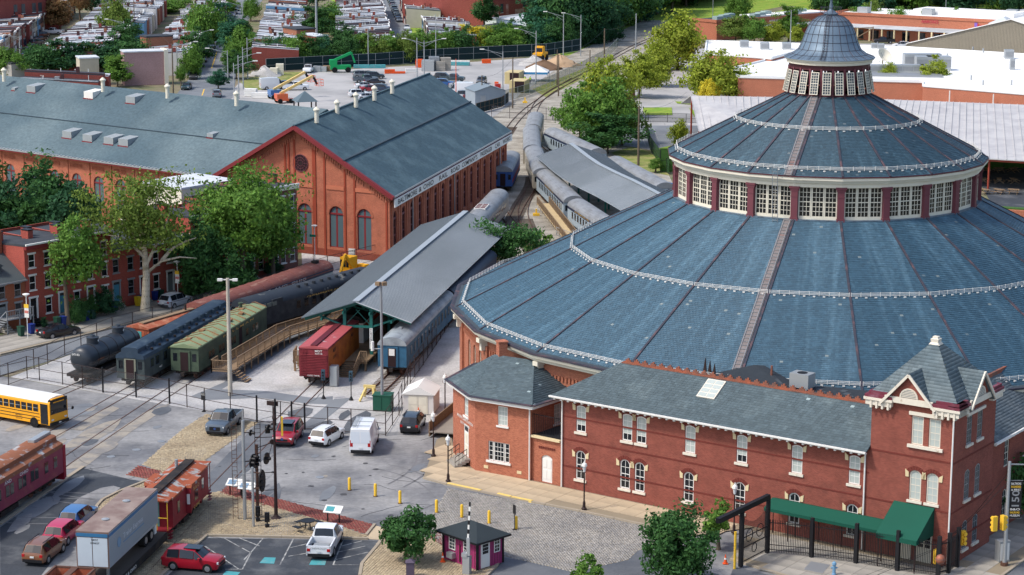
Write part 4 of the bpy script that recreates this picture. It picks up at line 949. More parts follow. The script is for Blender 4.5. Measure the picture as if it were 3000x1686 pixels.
for x in gx:
 p=W_+tG*x-nG*.2;window(shop,2.2,5.6,(p.x,p.y,1.2),hdG,2,1,fm='winmar',pm='bluglass',rise=1.1,fw=.12,mw=.28,single=False)
 q=W_+tG*x-nG*.14;MB().box(-1.1,1.1,-.06,.06,4.45,4.68).build('transom',M['winmar'],shop,(q.x,q.y,1.2),hdG)
 mb=MB()
 for i in range(17):
  t0,t1=math.pi*i/17,math.pi*(i+.92)/17;q4=[(r_*math.cos(t),4.5+1.2+r_*math.sin(t))for r_,t in((1.12,t0),(1.45,t0),(1.45,t1),(1.12,t1))]
  mb.add([(a,y,b)for y in(-.06,.02)for a,b in q4],[(0,1,2,3),(1,5,6,2),(0,4,5,1),(3,2,6,7)])
 mb.build('brick_arch',M['brick_cs'],shop,W_+tG*x,hdG)
for x in[0.45,LG-.45]+[(gx[i]+gx[i+1])/2+d for i in range(len(gx)-1)for d in(-.75,.75)]+[xr-1.9,xr-1.0+3.0]:
 hmax=CE+8*(1-abs(x-LG/2)/(LG/2))-1.0
 if.3<x<LG-.2:MB().box(x-.14,x+.14,-.1,.0,0,hmax).build('pilaster',mat('painted_joint_shade',(148,66,46),.9,.1),shop,W_,hdG)  # dark strips: shade of the gable's vertical recesses put into their colour
for x in gx:MB().box(x-1.5,x+1.5,-.1,0,9.0,9.5).build('brick_panel',mat('pale_brick',(188,112,84),.9,.1),shop,W_,hdG)
mb=MB();n=40
for s_ in(-1,1):
 for i in range(n):
  x=LG/2+s_*LG/2*(1-(i+.5)/n);z=CE+8*(i+.5)/n-1.05
  if x>.5 and x<LG-.5 and(i%10)not in(0,9):mb.box(x-.11,x+.11,-.14,.0,z-.3,z+.25)
mb.build('corbel',M['brick_cs'],shop,W_,hdG)
mb=MB().box(-.2,LG+.2,-.04,0,-.01,.9);mb.build('plinth',brick('dark_plinth_brick',(138,66,50),(120,56,44),(150,96,80)),shop,W_,hdG)
p=W_+tG*xr+nG*.02;rw=obj('wheel_window',MB().prof([(1.15*math.cos(2*math.pi*i/28),1.15*math.sin(2*math.pi*i/28))for i in range(28)],'y',-.02,.02).mesh('wheel_window',M['inner']),shop,(p.x,p.y,12.2),hdG)
mb=MB()
for r_ in(1.15,.75,.4):mb.tube([(r_*math.cos(2*math.pi*i/28),-.05,r_*math.sin(2*math.pi*i/28))for i in range(29)],.06 if r_>1 else.03,5)
for i in range(12):a=math.pi*i/6;mb.bar((.4*math.cos(a),-.05,.4*math.sin(a)),(1.12*math.cos(a),-.05,1.12*math.sin(a)),.035)
mb.build('tracery',M['maroon'],rw)
ns=16;sx=[(i+.62)*LS/ns for i in range(ns)]
wall(shop,LS,CE,[(x,.9,1.75,5.6,.85)for x in sx],M['brick_cs'],N_,hdS,th=.3)
for i,x in enumerate(sx):
 p=N_+SD*x-nS*.22;window(shop,1.75,5.6,(p.x,p.y,.9),hdS,2,5,fm='maroon',pm='glass',rise=.85,fw=.13,mw=.07,single=False)
 q=N_+SD*x-nS*.15;MB().box(-.87,.87,-.05,.05,4.45,4.7).build('transom',M['maroon'],shop,(q.x,q.y,.9),hdS)
 for d in(-1.55,1.55):
  if x+d>.2:MB().box(x+d-.3,x+d+.3,-.14,0,0,7.9).build('pilaster',M['brick_cs'],shop,N_,hdS)
 mb=MB()
 for j in range(9):mb.box(x-1.1+.25*j,x-.98+.25*j,-.1,.0,7.3,7.75)
 mb.build('corbel',M['brick_cs'],shop,N_,hdS)
MB().box(-.6,LS+.6,-.95,-.8,7.45,8.5).build('sign_board',M['white'],shop,N_,hdS)
Q=N_+nS*.97;t0=SD
mt=mat('black_letter_paint',(34,34,38),.6,0)
for s_,f0,f1 in(('BALTIMORE',.01,.15),('&',.165,.185),('OHIO',.2,.28),('RAIL',.325,.395),('ROAD',.425,.5),("COMPANY'S",.52,.66),('PASSENGER',.69,.8),('CAR',.83,.88),('WORKS',.91,.99)):
 p=Q+SD*LS*(f0+f1)/2;text('lettering',s_,.95,mt,shop,(p.x,p.y,7.98),(SD,(0,0,1)),w=(f1-f0)*LS)
back=W_+SD*LS
wall(shop,LS,CE,[],M['brick_cs'],back,hdS+math.pi);wall(shop,(back-F_).length,CE,[],M['brick_cs'],F_,head(F_,back),extra=lambda mb:mb.quad((0,0,CE),(LG,0,CE),(LG/2,0,17)))
o_=1.1;eA,eB=N_+nS*.75-SD*.7,F_+nS*.75+SD*.9;rA_,rB_=APX-SD*.9+nG*.4,APX+SD*(LS+.6);lA,lB=W_-nS*.75-SD*.7,back-nS*.75+SD*.7
z3=lambda v,z:(v.x,v.y,z)
slope=8/13.7;zE_=CE-.75*slope+.35
mb=MB();mb.slab([z3(eA,zE_),z3(eB,zE_),z3(rB_,17.35),z3(rA_,17.35)],.25);mb.slab([z3(lB,zE_),z3(lA,zE_),z3(rA_,17.35),z3(rB_,17.35)],.25)
croof=mb.build('roof',M['shingle'],shop)
mb=MB();mb.bar(z3(rA_,17.4),z3(rB_,17.4),.35,.12);mb.build('ridge_cap',M['shingle'],shop)
mid_a,mid_b=Vector(z3(eA,zE_)).lerp(Vector(z3(rA_,17.35)),.5),Vector(z3(eB,zE_)).lerp(Vector(z3(rB_,17.35)),.5)
MB().bar(mid_a+Vector((0,0,.06)),mid_b+Vector((0,0,.06)),.4,.16).build('roof_step',mat('roof_joint',(58,72,82),.9,.1),shop)
mb=MB()
for a,b in((z3(eA,zE_-.25),z3(rA_,17.1)),(z3(lA,zE_-.25),z3(rA_,17.1))):mb.bar(a,b,.5,.5)
mb.build('verge_board',M['winmar'],shop)
mb=MB()
for i in range(95):p=eA.lerp(eB,(i+.5)/95);mb.rbox(z3(p-nS*.3,zE_-.42),.3,.8,.14,hdS)
mb.build('eave_bracket',M['maroon'],shop);MB().bar(z3(eA,zE_-.12),z3(eB,zE_-.12),.18,.22).build('gutter',M['galv'],shop)
for f_ in(.16,.5,.93):p=N_+SD*LS*f_+nS*.2;MB().cyl((p.x,p.y,0),(p.x,p.y,8.4),.07).build('downpipe',M['galv'],shop)
def ventilator(par,p,s_=1.):
 s_*=.72;v=MB().cyl((0,0,-.4),(0,0,1.9*s_),.42*s_,n=12).build('ventilator',M['cream'],par,p,smooth=40);MB().lathe([(.62*s_,1.75*s_),(.66*s_,2.0*s_),(.55*s_,2.1*s_),(.1,2.5*s_)],14).build('cap',M['cream'],v,smooth=40);return v
for u,v in((928,352),(1043,307),(1097,287),(1149,267)):ventilator(shop,tuple(G(u,v,17.3)))
wg=thing('shop_wing','long orange brick wing with wide grey shingle roof running off to the left','building',(0,0,0))
aw_=R(143);dW=Vector((math.cos(aw_),math.sin(aw_),0));nW=Vector((dW.y*-1,dW.x,0));nIn=Vector((.602,.799,0));Rr=Vector((-41.6,296.2,0));LW=80.;Lf=Rr+dW*LW
wx=[along(Lf,Rr,u,4)*LW for u in(30,95,160,225,289,353,420,490)]
hdW=head(Lf,Rr);nWo=Vector((math.sin(hdW),-math.cos(hdW),0));tW=(Rr-Lf).normalized()
wall(wg,LW,CE,[(x,.9,2.1,5.4,1.05)for x in wx],M['brick_cs'],Lf,hdW,th=.25)
for x in wx:
 p=Lf+tW*x-nWo*.2;window(wg,2.1,5.4,(p.x,p.y,.9),hdW,2,1,fm='winmar',pm='bluglass',rise=1.05,fw=.12,mw=.25,single=False)
 q=Lf+tW*x-nWo*.14;MB().box(-1.05,1.05,-.06,.06,4.3,4.5).build('transom',M['winmar'],wg,(q.x,q.y,.9),hdW)
 MB().box(x-1.9,x-1.72,-.12,0,0,8.2).build('pilaster',M['brick_cs'],wg,Lf,hdW)
 mb=MB()
 for j in range(9):mb.box(x-1.3+.3*j,x-1.16+.3*j,-.12,.0,7.2,7.7)
 mb.build('corbel',M['brick_cs'],wg,Lf,hdW)
ew0,ew1=Lf+nWo*.7,Rr+nWo*.7+tW*1.5;rw0,rw1=Lf+nIn*14.4,Rr+nIn*14.4+tW*8.5;bk0,bk1=Lf+nIn*28.8,Rr+nIn*28.8+tW*4
zw=CE-.35
mb=MB();mb.slab([z3(ew0,zw),z3(ew1,zw),z3(rw1,17.2),z3(rw0,17.2)],.25);mb.slab([z3(bk1,zw),z3(bk0,zw),z3(rw0,17.2),z3(rw1,17.2)],.25);wroof2=mb.build('roof',M['shingle_w'],wg)
MB().bar(z3(ew0,zw-.14),z3(ew1,zw-.14),.5,.34).build('eave_board',M['winmar'],wg);MB().bar(z3(ew0+nWo*.22,zw-.02),z3(ew1+nWo*.22,zw-.02),.2,.16).build('gutter',M['galv'],wg)
mb=MB()
for i in range(110):p=ew0.lerp(ew1,(i+.5)/110);mb.rbox(z3(p-nIn*-.1,zw+.1),.08,.7,.06,hdW)
mb.build('gutter_hanger',M['white'],wg)
wn=(Vector(z3(ew1,zw))-Vector(z3(ew0,zw))).cross(Vector(z3(rw0,17.2))-Vector(z3(ew0,zw))).normalized();wp=Vector(z3(ew0,zw))
ma,mb_=wp.lerp(Vector(z3(rw0,17.2)),.47),Vector(z3(ew1,zw)).lerp(Vector(z3(rw1,17.2)),.47);MB().bar(ma+wn*.05,mb_+wn*.05,.2,.1).build('roof_step',MATS['roof_joint'],wg)
for u,v in((12,232),(302,262),(491,281),(693,303),(988,330)):ventilator(wg,tuple(G(u,v,17.1)))
M['skyl']=mat('pale_rooflight_metal',(150,156,158),.5,.08,1.)
for u,v,s_,m_ in((91,272,1.,'skyl'),(259,290,1.,'white'),(382,304,1.,'skyl'),(39,266,.4,'skyl'),(196,406,1.,'skyl'),(256,416,1.,'skyl'),(318,424,1.,'skyl'),(361,429,1.,'skyl'),(615,405,.6,'skyl')):
 p=hit(u,v,wp,wn);k=MB().box(-1.05*s_,1.05*s_,-.1,2.6*s_,-.2,.0).box(-1.0*s_,1.0*s_,0,.08,0,1.05*s_).add([(-1.*s_,0,0),(1.*s_,0,0),(1.*s_,0,1.05*s_),(-1.*s_,0,1.05*s_),(-1.*s_,2.3*s_,1.3*s_),(1.*s_,2.3*s_,1.3*s_)],[(3,2,5,4),(0,3,4),(1,5,2)])
 o=k.build('roof_light',M[m_],wg,p,hdW);MB().box(-1.08*s_,1.08*s_,-.14,-.09,-.1,.08).build('flashing',M['winmar'],o)
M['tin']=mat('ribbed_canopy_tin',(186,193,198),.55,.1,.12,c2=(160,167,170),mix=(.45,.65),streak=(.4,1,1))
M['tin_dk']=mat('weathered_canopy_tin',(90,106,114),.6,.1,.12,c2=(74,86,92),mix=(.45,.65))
M['grn']=mat('green_painted_steel',(36,104,96),.5,.08,.8)
M['ridge']=mat('ridge_flashing',(152,160,166),.5,.05,.5)
def ribs(mb,a0,a1,b1,b0,pitch=.3,r=.035):
 """standing ribs down a slope: eave a0..a1, ridge b0..b1"""
 a0,a1,b0,b1=[np.array(x,float)for x in(a0,a1,b0,b1)];n=int(np.linalg.norm(a1-a0)/pitch)
 for i in range(n+1):t=i/n;mb.bar(a0+(a1-a0)*t+(0,0,r),b0+(b1-b0)*t+(0,0,r),r*2,r*1.6)
M['tin_rib']=mat('canopy_rib',(112,120,126),.6,.05)
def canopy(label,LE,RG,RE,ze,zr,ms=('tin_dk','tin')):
 """pitched canopy along lines of eave, ridge, eave"""
 c=thing('platform_canopy',label,'canopy',(0,0,0));n=len(RG)
 for L_,mname,nm in((LE,ms[0],'left_slope'),(RE,ms[1],'right_slope')):
  m1=MB();m2=MB()
  for i in range(n-1):
   q=[z3(L_[i],ze),z3(L_[i+1],ze),z3(RG[i+1],zr),z3(RG[i],zr)];m1.slab(q,.08)
   a0,a1,b0,b1=[np.array(x)for x in(q[0],q[1],q[3],q[2])];k=int(np.linalg.norm(a1-a0)/.42)
   for j in range(k):t=(j+.5)/k;m2.bar(a0+(a1-a0)*t+(0,0,.02),b0+(b1-b0)*t+(0,0,.02),.09,.08)
  m1.build(nm,M[mname],c);stuff(m2.build('rib',M['tin_rib'],c))
 mb=MB()
 for i in range(n-1):mb.bar(z3(RG[i],zr+.06),z3(RG[i+1],zr+.06),.7,.1)
 mb.build('ridge_flashing',M['ridge'],c)
 return c
c_near,c_far=Vector((-16.45,221.6,0)),Vector((-6.1,277.5,0));dC=(c_far-c_near).normalized();nC=Vector((dC.y,-dC.x,0))
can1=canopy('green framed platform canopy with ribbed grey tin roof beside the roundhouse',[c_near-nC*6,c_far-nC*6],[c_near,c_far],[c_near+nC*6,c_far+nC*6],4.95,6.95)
hC=head(c_near,c_far)
bm=MB()
for i in range(8):
 f_=.015+i*.97/7;p=c_near.lerp(c_far,f_);P=lambda x,z:tuple(p+nC*x+Vector((0,0,z)))
 mb=MB();mb.bar(P(-5.8,4.7),P(0,6.65),.28,.32);mb.bar(P(5.8,4.7),P(0,6.65),.28,.32);mb.bar(P(-1.45,4.1),P(1.45,4.1),.2,.24)
 for s_ in(-1,1):mb.bar(P(s_*1.45,4.1),P(s_*4.2,5.1),.16,.18);mb.bar(P(s_*1.45,4.2),P(-s_*.2,5.9),.06,.06)
 mb.build('truss',M['grn'],can1)
 for s_ in(-1,1):MB().rbox(P(s_*1.45,.8),.32,.32,5.3,hC).build('post',M['grn'],can1)
 if i==0:
  for s_ in(-1,1):
   q=p+nC*s_*1.45-dC*.18;b=MB().rbox((q.x,q.y,1.75),.04,.34,2.25,hC).build('sign_board',M['white'],can1)
   for k,ch in enumerate('PLATFORM 1'):
    if ch!=' ':text('lettering',ch,.24,mt,can1,(q.x-dC.x*.03,q.y-dC.y*.03,3.86-.215*k),(nC,(0,0,1)))
for s_ in(-1.45,1.45,-3.8,3.8):a,b=c_near+nC*s_,c_far+nC*s_;zz=6.35-abs(s_)*.333;MB().bar(z3(a,zz-.2),z3(b,zz-.2),.16,.26).build('purlin',M['grn'],can1)
pf=thing('timber_platform','grey timber platform with steps and railings under the green canopy','platform',(c_near.x,c_near.y,0),hC)
for i in range(120):MB().box(-2.4+i*.48,-1.94+i*.48,-1.75,1.75,1.06,1.12).build('deck_board',M['wood'],pf)if i<60 else None
MB().box(26.4,55,-1.75,1.75,1.0,1.12).build('deck',M['wood'],pf);MB().box(-2.3,55,-1.65,1.65,.85,1.05).build('deck_frame',M['wood'],pf)
for i in range(14):
 for s_ in(-1.5,1.5):MB().box(-2+i*4-.1,-2+i*4+.1,s_-.1,s_+.1,0,.9).build('deck_post',M['wood'],pf)
for i in range(7):MB().box(-2.4-.36*(i+1),-2.4-.36*i,-.95,.95,.86-.15*i-.05,.91-.15*i).build('tread',M['wood'],pf);MB().box(-2.42-.36*i,-2.39-.36*i,-.95,.95,.72-.15*i,.87-.15*i).build('riser',mat('pale_timber',(188,172,140),.9,.1),pf)
for y in(-1.0,1.0):
 mb=MB();mb.bar((-2.3,y,2.1),(-5.0,y,1.05),.09);mb.bar((-2.3,y,1.6),(-5.0,y,.55),.05)
 for k in range(8):x=-2.4-.36*k;mb.bar((x,y,.9-.15*k-.1),(x,y,2.06-.14*k),.05)
 mb.build('stair_rail',M['wood'],pf)
def railing(par,a,b,z0,z1,m,name='railing',n=None,h=1.05,bal=.16,parts=True):
 """timber railing with one object for each baluster"""
 a,b=Vector(a),Vector(b);L=(b-a).length;mb=MB();mb.bar(z3(a,z0+h),z3(b,z1+h),.12,.06);mb.bar(z3(a,z0+.15),z3(b,z1+.15),.05,.09)
 k=max(1,int(L/1.8))
 for i in range(k+1):p=a.lerp(b,i/k);z=z0+(z1-z0)*i/k;mb.bar((p.x,p.y,z-.3),(p.x,p.y,z+h),.1)
 o=mb.build(name,M[m],par);nb=int(L/bal)
 for i in range(1,nb):
  p=a.lerp(b,i/nb);z=z0+(z1-z0)*i/nb;obj('baluster',BAL,o,(p.x,p.y,z+.12))
 return o
BAL=MB().box(-.02,.02,-.04,.04,0,.9).mesh('baluster',M['wood'])
railing(pf,(-2.3,-1.7),(-2.3,-1.0),1.12,1.12,'wood');railing(pf,(-2.3,1.0),(-2.3,2.6),1.12,1.12,'wood');railing(pf,(-3.0,2.6),(-3.4,5.9),1.12,1.12,'wood');railing(pf,(-3.4,5.9),(-1.2,6.2),1.12,1.12,'wood');railing(pf,(-2.3,2.6),(-3.0,2.6),1.12,1.12,'wood')
MB().prism([(-2.35,1.7),(-3.05,2.5),(-3.45,6.0),(-1.1,6.3),(-1.1,1.8),(-1.1,1.76)],1.0,1.12).build('landing',M['wood'],pf)
for x,y in((-3.2,3),(-3.3,5.8),(-1.3,6.0)):MB().box(x-.1,x+.1,y-.1,y+.1,0,1.).build('deck_post',M['wood'],pf)
MB().bar((-3.3,5.8,.1),(-3.2,4.4,.9),.1).bar((-3.3,5.8,.9),(-3.2,4.4,.1),.1).build('brace',M['wood'],pf)
RG2=curve([(9.3,341.9),(13.0,319.6),(17.3,304.0),(21,289),(25,272),(31,255)],6);LE2=[];RE2=[]
for i,p in enumerate(RG2):
 d=(RG2[min(i+1,len(RG2)-1)]-RG2[max(i-1,0)]).normalized();n_=Vector((-d.y,d.x,0));LE2.append(p-n_*5.6);RE2.append(p+n_*5.6)
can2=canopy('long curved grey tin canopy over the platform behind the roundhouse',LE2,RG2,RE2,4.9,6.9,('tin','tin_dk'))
can2.children
for i in range(0,len(RG2),1):
 for s_ in(.25,-.25):p=RG2[i].lerp((LE2 if s_>0 else RE2)[i],.28);MB().rbox((p.x,p.y,0),.3,.3,6.2,0).build('post',M['grn'],can2)
 # railway cars
M['under']=mat('underframe_black',(32,31,32),.8,.2,1.,c2=(58,48,42))
M['silver']=mat('dull_silver_roof',(146,149,152),.6,.1,.3,c2=(126,126,126),mix=(.45,.66),metal=.25)
M['paleblue']=mat('pale_blue_grey_paint',(158,172,180),.5,.06,.6)
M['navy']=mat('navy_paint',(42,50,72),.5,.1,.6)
CW={}
def bogie(par,x,six=False,gauge=.72):
 key=('bg',six)
 if key not in CW:
  L=1.75 if six else 1.25;mb=MB()
  for s_ in(-1,1):mb.box(-L-.3,L+.3,s_*1.0-.1,s_*1.0+.1,.45,.75);mb.box(-.3,.3,s_*1.0-.16,s_*1.0+.16,.3,.9)
  mb.box(-.2,.2,-1.,1.,.5,.8)
  for xx in((-L,0,L)if six else(-L+.25,L-.25)):
   for s_ in(-1,1):mb.box(xx-.16,xx+.16,s_*1.12-.08,s_*1.12+.08,.4,.72)
  w=MB().cyl((0,-.8,0),(0,-.66,0),.46,n=14).cyl((0,.66,0),(0,.8,0),.46,n=14).cyl((0,-.7,0),(0,.7,0),.08,n=6)
  CW[key]=(mb.mesh('truck',M['under']),w.mesh('wheelset',M['rust']),(-L,0,L)if six else(-L+.25,L-.25))
 a,b,xs=CW[key];o=obj('truck',a,par,(x,0,.1))
 for xx in xs:obj('wheelset',b,o,(xx,0,.46))
def roofprof(W,z0,H,style):
 h=H-z0;w=W/2
 if style=='round':return[(w*1.02*math.cos(t),z0+h*math.sin(t))for t in[math.pi*i/12 for i in range(13)]]
 if style=='arch':return[(w*math.cos(t)*(1.0 if.2<t<2.94 else 1.03),z0+h*(math.sin(t)**.8))for t in[math.pi*i/12 for i in range(13)]]
 if style=='clere':return[(w*1.02,z0),(w*.97,z0+h*.3),(w*.6,z0+h*.52),(w*.58,z0+h*.86),(w*.45,z0+h*.96),(0,H),(-w*.45,z0+h*.96),(-w*.58,z0+h*.86),(-w*.6,z0+h*.52),(-w*.97,z0+h*.3),(-w*1.02,z0)]
 return[(w*1.02,z0),(w*1.0,z0+.12),(0,H),(-w*1.0,z0+.12),(-w*1.02,z0)]
def railcar(name,label,p,hd,L,body,roof,style='round',W=3.05,z0=1.05,zs=3.35,H=4.25,wins=(),wm=None,band=None,six=False,endm=None,lets=(),cat='railway car',door=True,skirt=None,sides=(-1,1),x_b=None,ribs_=0,endwin=True):
 """p: middle of the near end on the rail, hd: heading; x runs from the near end"""
 t=thing(name,label,cat,(p[0],p[1],0),hd);b=MB().box(0,L,-W/2,W/2,z0,zs).build('body',body,t)
 pr=roofprof(W,zs,H,style);r=MB().prof(pr,'x',-.12,L+.12).build('roof',roof,t,smooth=35)
 MB().box(.3,L-.3,-W/2+.35,W/2-.35,.72,z0-.01).box(L*.36,L*.5,-1.3,1.3,.35,.75).box(L*.55,L*.62,-1.3,1.3,.4,.75).build('underframe',M['under'],t)
 if skirt:MB().box(.1,L-.1,-W/2-.01,W/2+.01,z0-.28,z0+.02).build('skirt',skirt,t)
 for x in(x_b or(2.9,L-2.9)):bogie(t,x,six)
 for x,s_ in((-.35,-1),(L+.35,1)):MB().box(x-.35,x+.35,-.14,.14,.75,1.0).box(x+s_*.3-.12,x+s_*.3+.12,-.2,.2,.7,1.05).build('coupler',M['under'],t)
 for z_,h_,m_ in(band or()):MB().box(.02,L-.02,-W/2-.012,W/2+.012,z_,z_+h_).build('stripe',m_,t)
 for x,z,w_,h_ in wins:
  k=('w',w_,h_,wm)
  if k not in CW:CW[k]=(MB().box(-w_/2-.07,w_/2+.07,-.02,.02,-.07,h_+.07).mesh('window',wm or body),MB().box(-w_/2,w_/2,-.03,.03,0,h_).mesh('pane',M['glass']))
  for s_ in sides:o=obj('window',CW[k][0],t,(x,s_*(W/2+.01),z));obj('pane',CW[k][1],o)
 if door:
  for x,s_ in((0,-1),(L,1)):
   d=MB().box(x-.12 if s_<0 else x-.01,x+.01 if s_<0 else x+.12,-.62,.62,z0,3.25).build('vestibule',endm or body,t);MB().box(x+s_*.13-.02,x+s_*.13+.02,-.42,.42,z0+.05,3.05).build('end_door',M['inner'],d)
   if endwin:
    for y in(-1.05,1.05):MB().box(x+s_*.0-.03,x+.03,y-.22,y+.22,2.1,2.9).build('end_window',M['glass'],t)
 for i in range(ribs_):x=.4+(L-.8)*i/max(1,ribs_-1);MB().bar((x,-W/2*1.0,zs+.02),(x,0,H+.02),.1,.06).bar((x,W/2*1.0,zs+.02),(x,0,H+.02),.1,.06).build('roof_rib',roof,t)
 for s_,size,x,z,m_,wd in lets:
  for sd,X in((-1,(1,0,0)),(1,(-1,0,0))):text('lettering',s_,size,m_,t,(x,sd*(W/2+.022),z),(X,(0,0,1)),w=wd)
 return t
gold=mat('gold_letter_paint',(196,160,84),.5,.05);whl=M['white']
def vents(t,xs,y,z,m,sz=.3,name='roof_vent'):
 for x in xs:MB().box(x-sz,x+sz,y-sz*.7,y+sz*.7,z-.15,z+sz*.7).build(name,m,t)
M['tank']=mat('black_tank_paint',(44,50,58),.4,.1,.5,spec=.5)
tk=thing('tank_car','black riveted tank car with two domes behind the yard fence','railway car',(-44.3,213.0,0),R(70));L=11.6
MB().box(0,L,-1.25,1.25,.85,1.15).build('frame',M['under'],tk)
MB().lathe([(.4,0),(.9,.1),(1.22,.35),(1.32,.7),(1.32,L-1.5),(1.22,L-1.15),(.9,L-.9),(.4,L-.8)],24).build('tank',M['tank'],tk,smooth=40)
o=KIDS[tk.name][-1];o.rotation_euler=(0,R(90),0);o.location=(.4,0,2.5)
for x in(3.2,8.3):
 d=MB().lathe([(.62,3.55),(.62,4.25),(.66,4.28),(.66,4.36),(.3,4.45),(.25,4.6),(.02,4.62)],18,(x,0,0)).build('dome',M['tank'],tk,smooth=40);MB().add([(x-.14,-.66,4.05),(x,-.68,3.9),(x+.14,-.66,4.05),(x,-.68,4.2)],[(0,1,2,3)]).build('placard',M['white'],d)
for x in(2.2,4.2,6.0,7.6,9.8):MB().tube([(x,1.34*math.cos(a),2.5+1.34*math.sin(a))for a in[2*math.pi*i/20 for i in range(21)]],.025,4).build('band',M['under'],tk)
for s_ in(-1,1):MB().bar((.3,s_*1.45,2.3),(L-.3,s_*1.45,2.3),.05).build('handrail',M['under'],tk)
for x in(2.,L-2.):bogie(tk,x)
text('lettering','GATX 4856',.3,whl,tk,(.33,.3,3.1),((0,-1,0),(0,0,1)),w=.9);text('lettering','GENERAL',.32,mat('orange_letters',(170,110,80),.7,.1),tk,(2.6,-1.33,2.3),((1,0,0),(0,0,1)),w=1.4)
M['rustred']=mat('rusty_orange_paint',(168,88,60),.8,.14,1.2,c2=(120,62,48),mix=(.48,.62))
M['rustroof']=mat('rusty_roof',(152,82,58),.85,.15,.8,c2=(178,128,100),mix=(.5,.7))
ob=railcar('caboose','faded rusty orange caboose between the tank car and the long coach',(-40.0,224.6),R(59),9.6,M['rustred'],M['rustroof'],'flat',zs=3.3,H=3.75,wins=[(2.2,1.9,.6,.9),(4.6,1.9,.6,.9),(7.2,1.9,.6,.9)],x_b=(1.9,7.7),ribs_=8,endwin=True,door=False)
MB().box(.5,9.1,-.35,.35,3.75,3.85).build('running_board',M['wood'],ob);MB().box(-.03,0,-.45,.45,1.1,3.0).build('end_door',mat('teal_door_paint',(70,150,150),.6,.1),ob);MB().cyl((7.9,0,3.7),(7.9,0,4.5),.12).build('smokestack',M['under'],ob)
for s_ in(-1,1):
 for k in range(2):MB().bar((-.5,s_*1.3,1.0),(-.5,s_*1.3,3.4),.05).build('end_post',M['rustred'],ob)if k==0 else MB().bar((-.55,0,2.0),(-.55,s_*1.3,2.0),.04).build('end_rail',M['rustred'],ob)
MB().box(-.7,0,-1.4,1.4,.95,1.05).build('end_platform',M['rustred'],ob)
M['redroof']=mat('oxide_roof',(122,74,66),.75,.12,.5,c2=(158,124,108),mix=(.56,.72),streak=(.5,2,1))
M['palegreen']=mat('weathered_pale_green',(160,170,168),.6,.1,.7,c2=(150,124,88),mix=(.62,.72))
mm=railcar('passenger_coach','long coach with red brown roof and navy letter band beside the street',(-35.1,233.4),R(64),27.2,M['palegreen'],M['redroof'],'arch',H=4.3,zs=3.2,wins=[(3+i*1.7,2.1,1.15,.75)for i in range(13)],wm=M['palegreen'],band=[(2.98,.5,M['navy']),(1.05,.55,M['navy'])],lets=[('BALTIMORE  AND  OHIO',.4,13.5,3.24,whl,15)],endm=M['navy'])
MB().box(-.02,.0,-1.5,1.5,1.05,3.2).build('end_panel',M['navy'],mm);MB().box(24.8,25.6,-.5,.1,4.2,4.6).build('roof_hatch',M['under'],mm)
for i in range(15):MB().tube([(1.2+i*1.8,1.55*math.cos(t),3.2+1.12*(math.sin(t)**.8))for t in[math.pi*k/10 for k in range(11)]],.025,4).build('roof_rib',M['redroof'],mm)
M['hwbody']=mat('grey_green_carbody',(66,76,76),.6,.14,.6,c2=(52,60,62));M['blueroof']=mat('blue_black_roof',(46,62,78),.6,.14,.5,c2=(72,86,96),mix=(.52,.72))
hw=railcar('passenger_coach','heavyweight coach with blue clerestory roof and open end door',(-38.6,211.6),R(75.5),23.5,M['hwbody'],M['blueroof'],'clere',H=4.35,zs=3.15,six=True,wins=[(x,2.0,.75,.85)for x in(1.9,3.2,5.2,7.2,8.4,10.4,12.4,13.6,15.6,17.6,19.2)],wm=M['blueroof'],endm=mat('tan_door_frame',(128,128,112),.7,.1),lets=[('BALTIMORE',.3,8,2.98,gold,4),('947',.3,4,1.5,whl,.7)])
for i in range(11):
 MB().cyl((2+i*1.95,-.95,3.75),(2+i*1.95,-.95,4.15),.2,n=8).build('roof_vent',M['blueroof'],hw);MB().cyl((2.6+i*1.95,-1.25,3.5),(2.6+i*1.95,-1.25,3.8),.15,n=8).build('roof_vent',M['under'],hw)
MB().tube([(1+i*2.2,.35,4.5)for i in range(10)],.025,4).build('roof_conduit',M['under'],hw)
M['olive']=mat('olive_carbody',(74,88,70),.65,.14,.7,c2=(60,72,60));M['oliveroof']=mat('pale_olive_roof',(124,138,104),.7,.12,.5,c2=(142,108,72),mix=(.58,.72))
og=railcar('passenger_coach','olive green dining car with pale ribbed roof in the yard',(-33.6,214.9),R(76.3),20.2,M['olive'],M['oliveroof'],'flat',H=3.95,zs=3.5,six=True,wins=[(x,1.75,.7,.8)for x in(3.1,4.0,6.0,6.9,9.3,10.2,14.0,16.0,17.0)],wm=M['olive'],endm=M['olive'],lets=[('P U L L M A N',.32,11.5,3.18,gold,9)])
for i in range(13):x=.9+i*1.6;MB().bar((x,-1.5,3.68),(x+.6,0,3.99),.12,.06).bar((x,1.5,3.68),(x+.6,0,3.99),.12,.06).build('roof_rib',mat('rusty_rib',(140,104,72),.8,.1),og)
for i,(x,y)in enumerate(((2.2,.4),(6.2,.5),(11.5,-.5),(15,-.5),(17,.2))):MB().box(x-.35,x+.35,y-.25,y+.25,3.85,4.02).build('roof_hatch',mat('rusty_rib',(140,104,72)),og)
MB().cyl((17.8,.6,3.8),(17.8,.6,4.4),.2).cyl((17.8,.6,4.4),(17.8,.6,4.5),.3).build('roof_vent',M['olive'],og);MB().box(11.6,12.5,-1.55,-1.52,1.1,3.1).build('side_door',M['inner'],og)
M['blk']=mat('sooty_black_paint',(40,44,50),.6,.15,.8,c2=(58,62,66));M['blkroof']=mat('flaking_black_roof',(48,54,62),.6,.14,.5,c2=(150,148,140),mix=(.6,.68),streak=(1,.5,1))
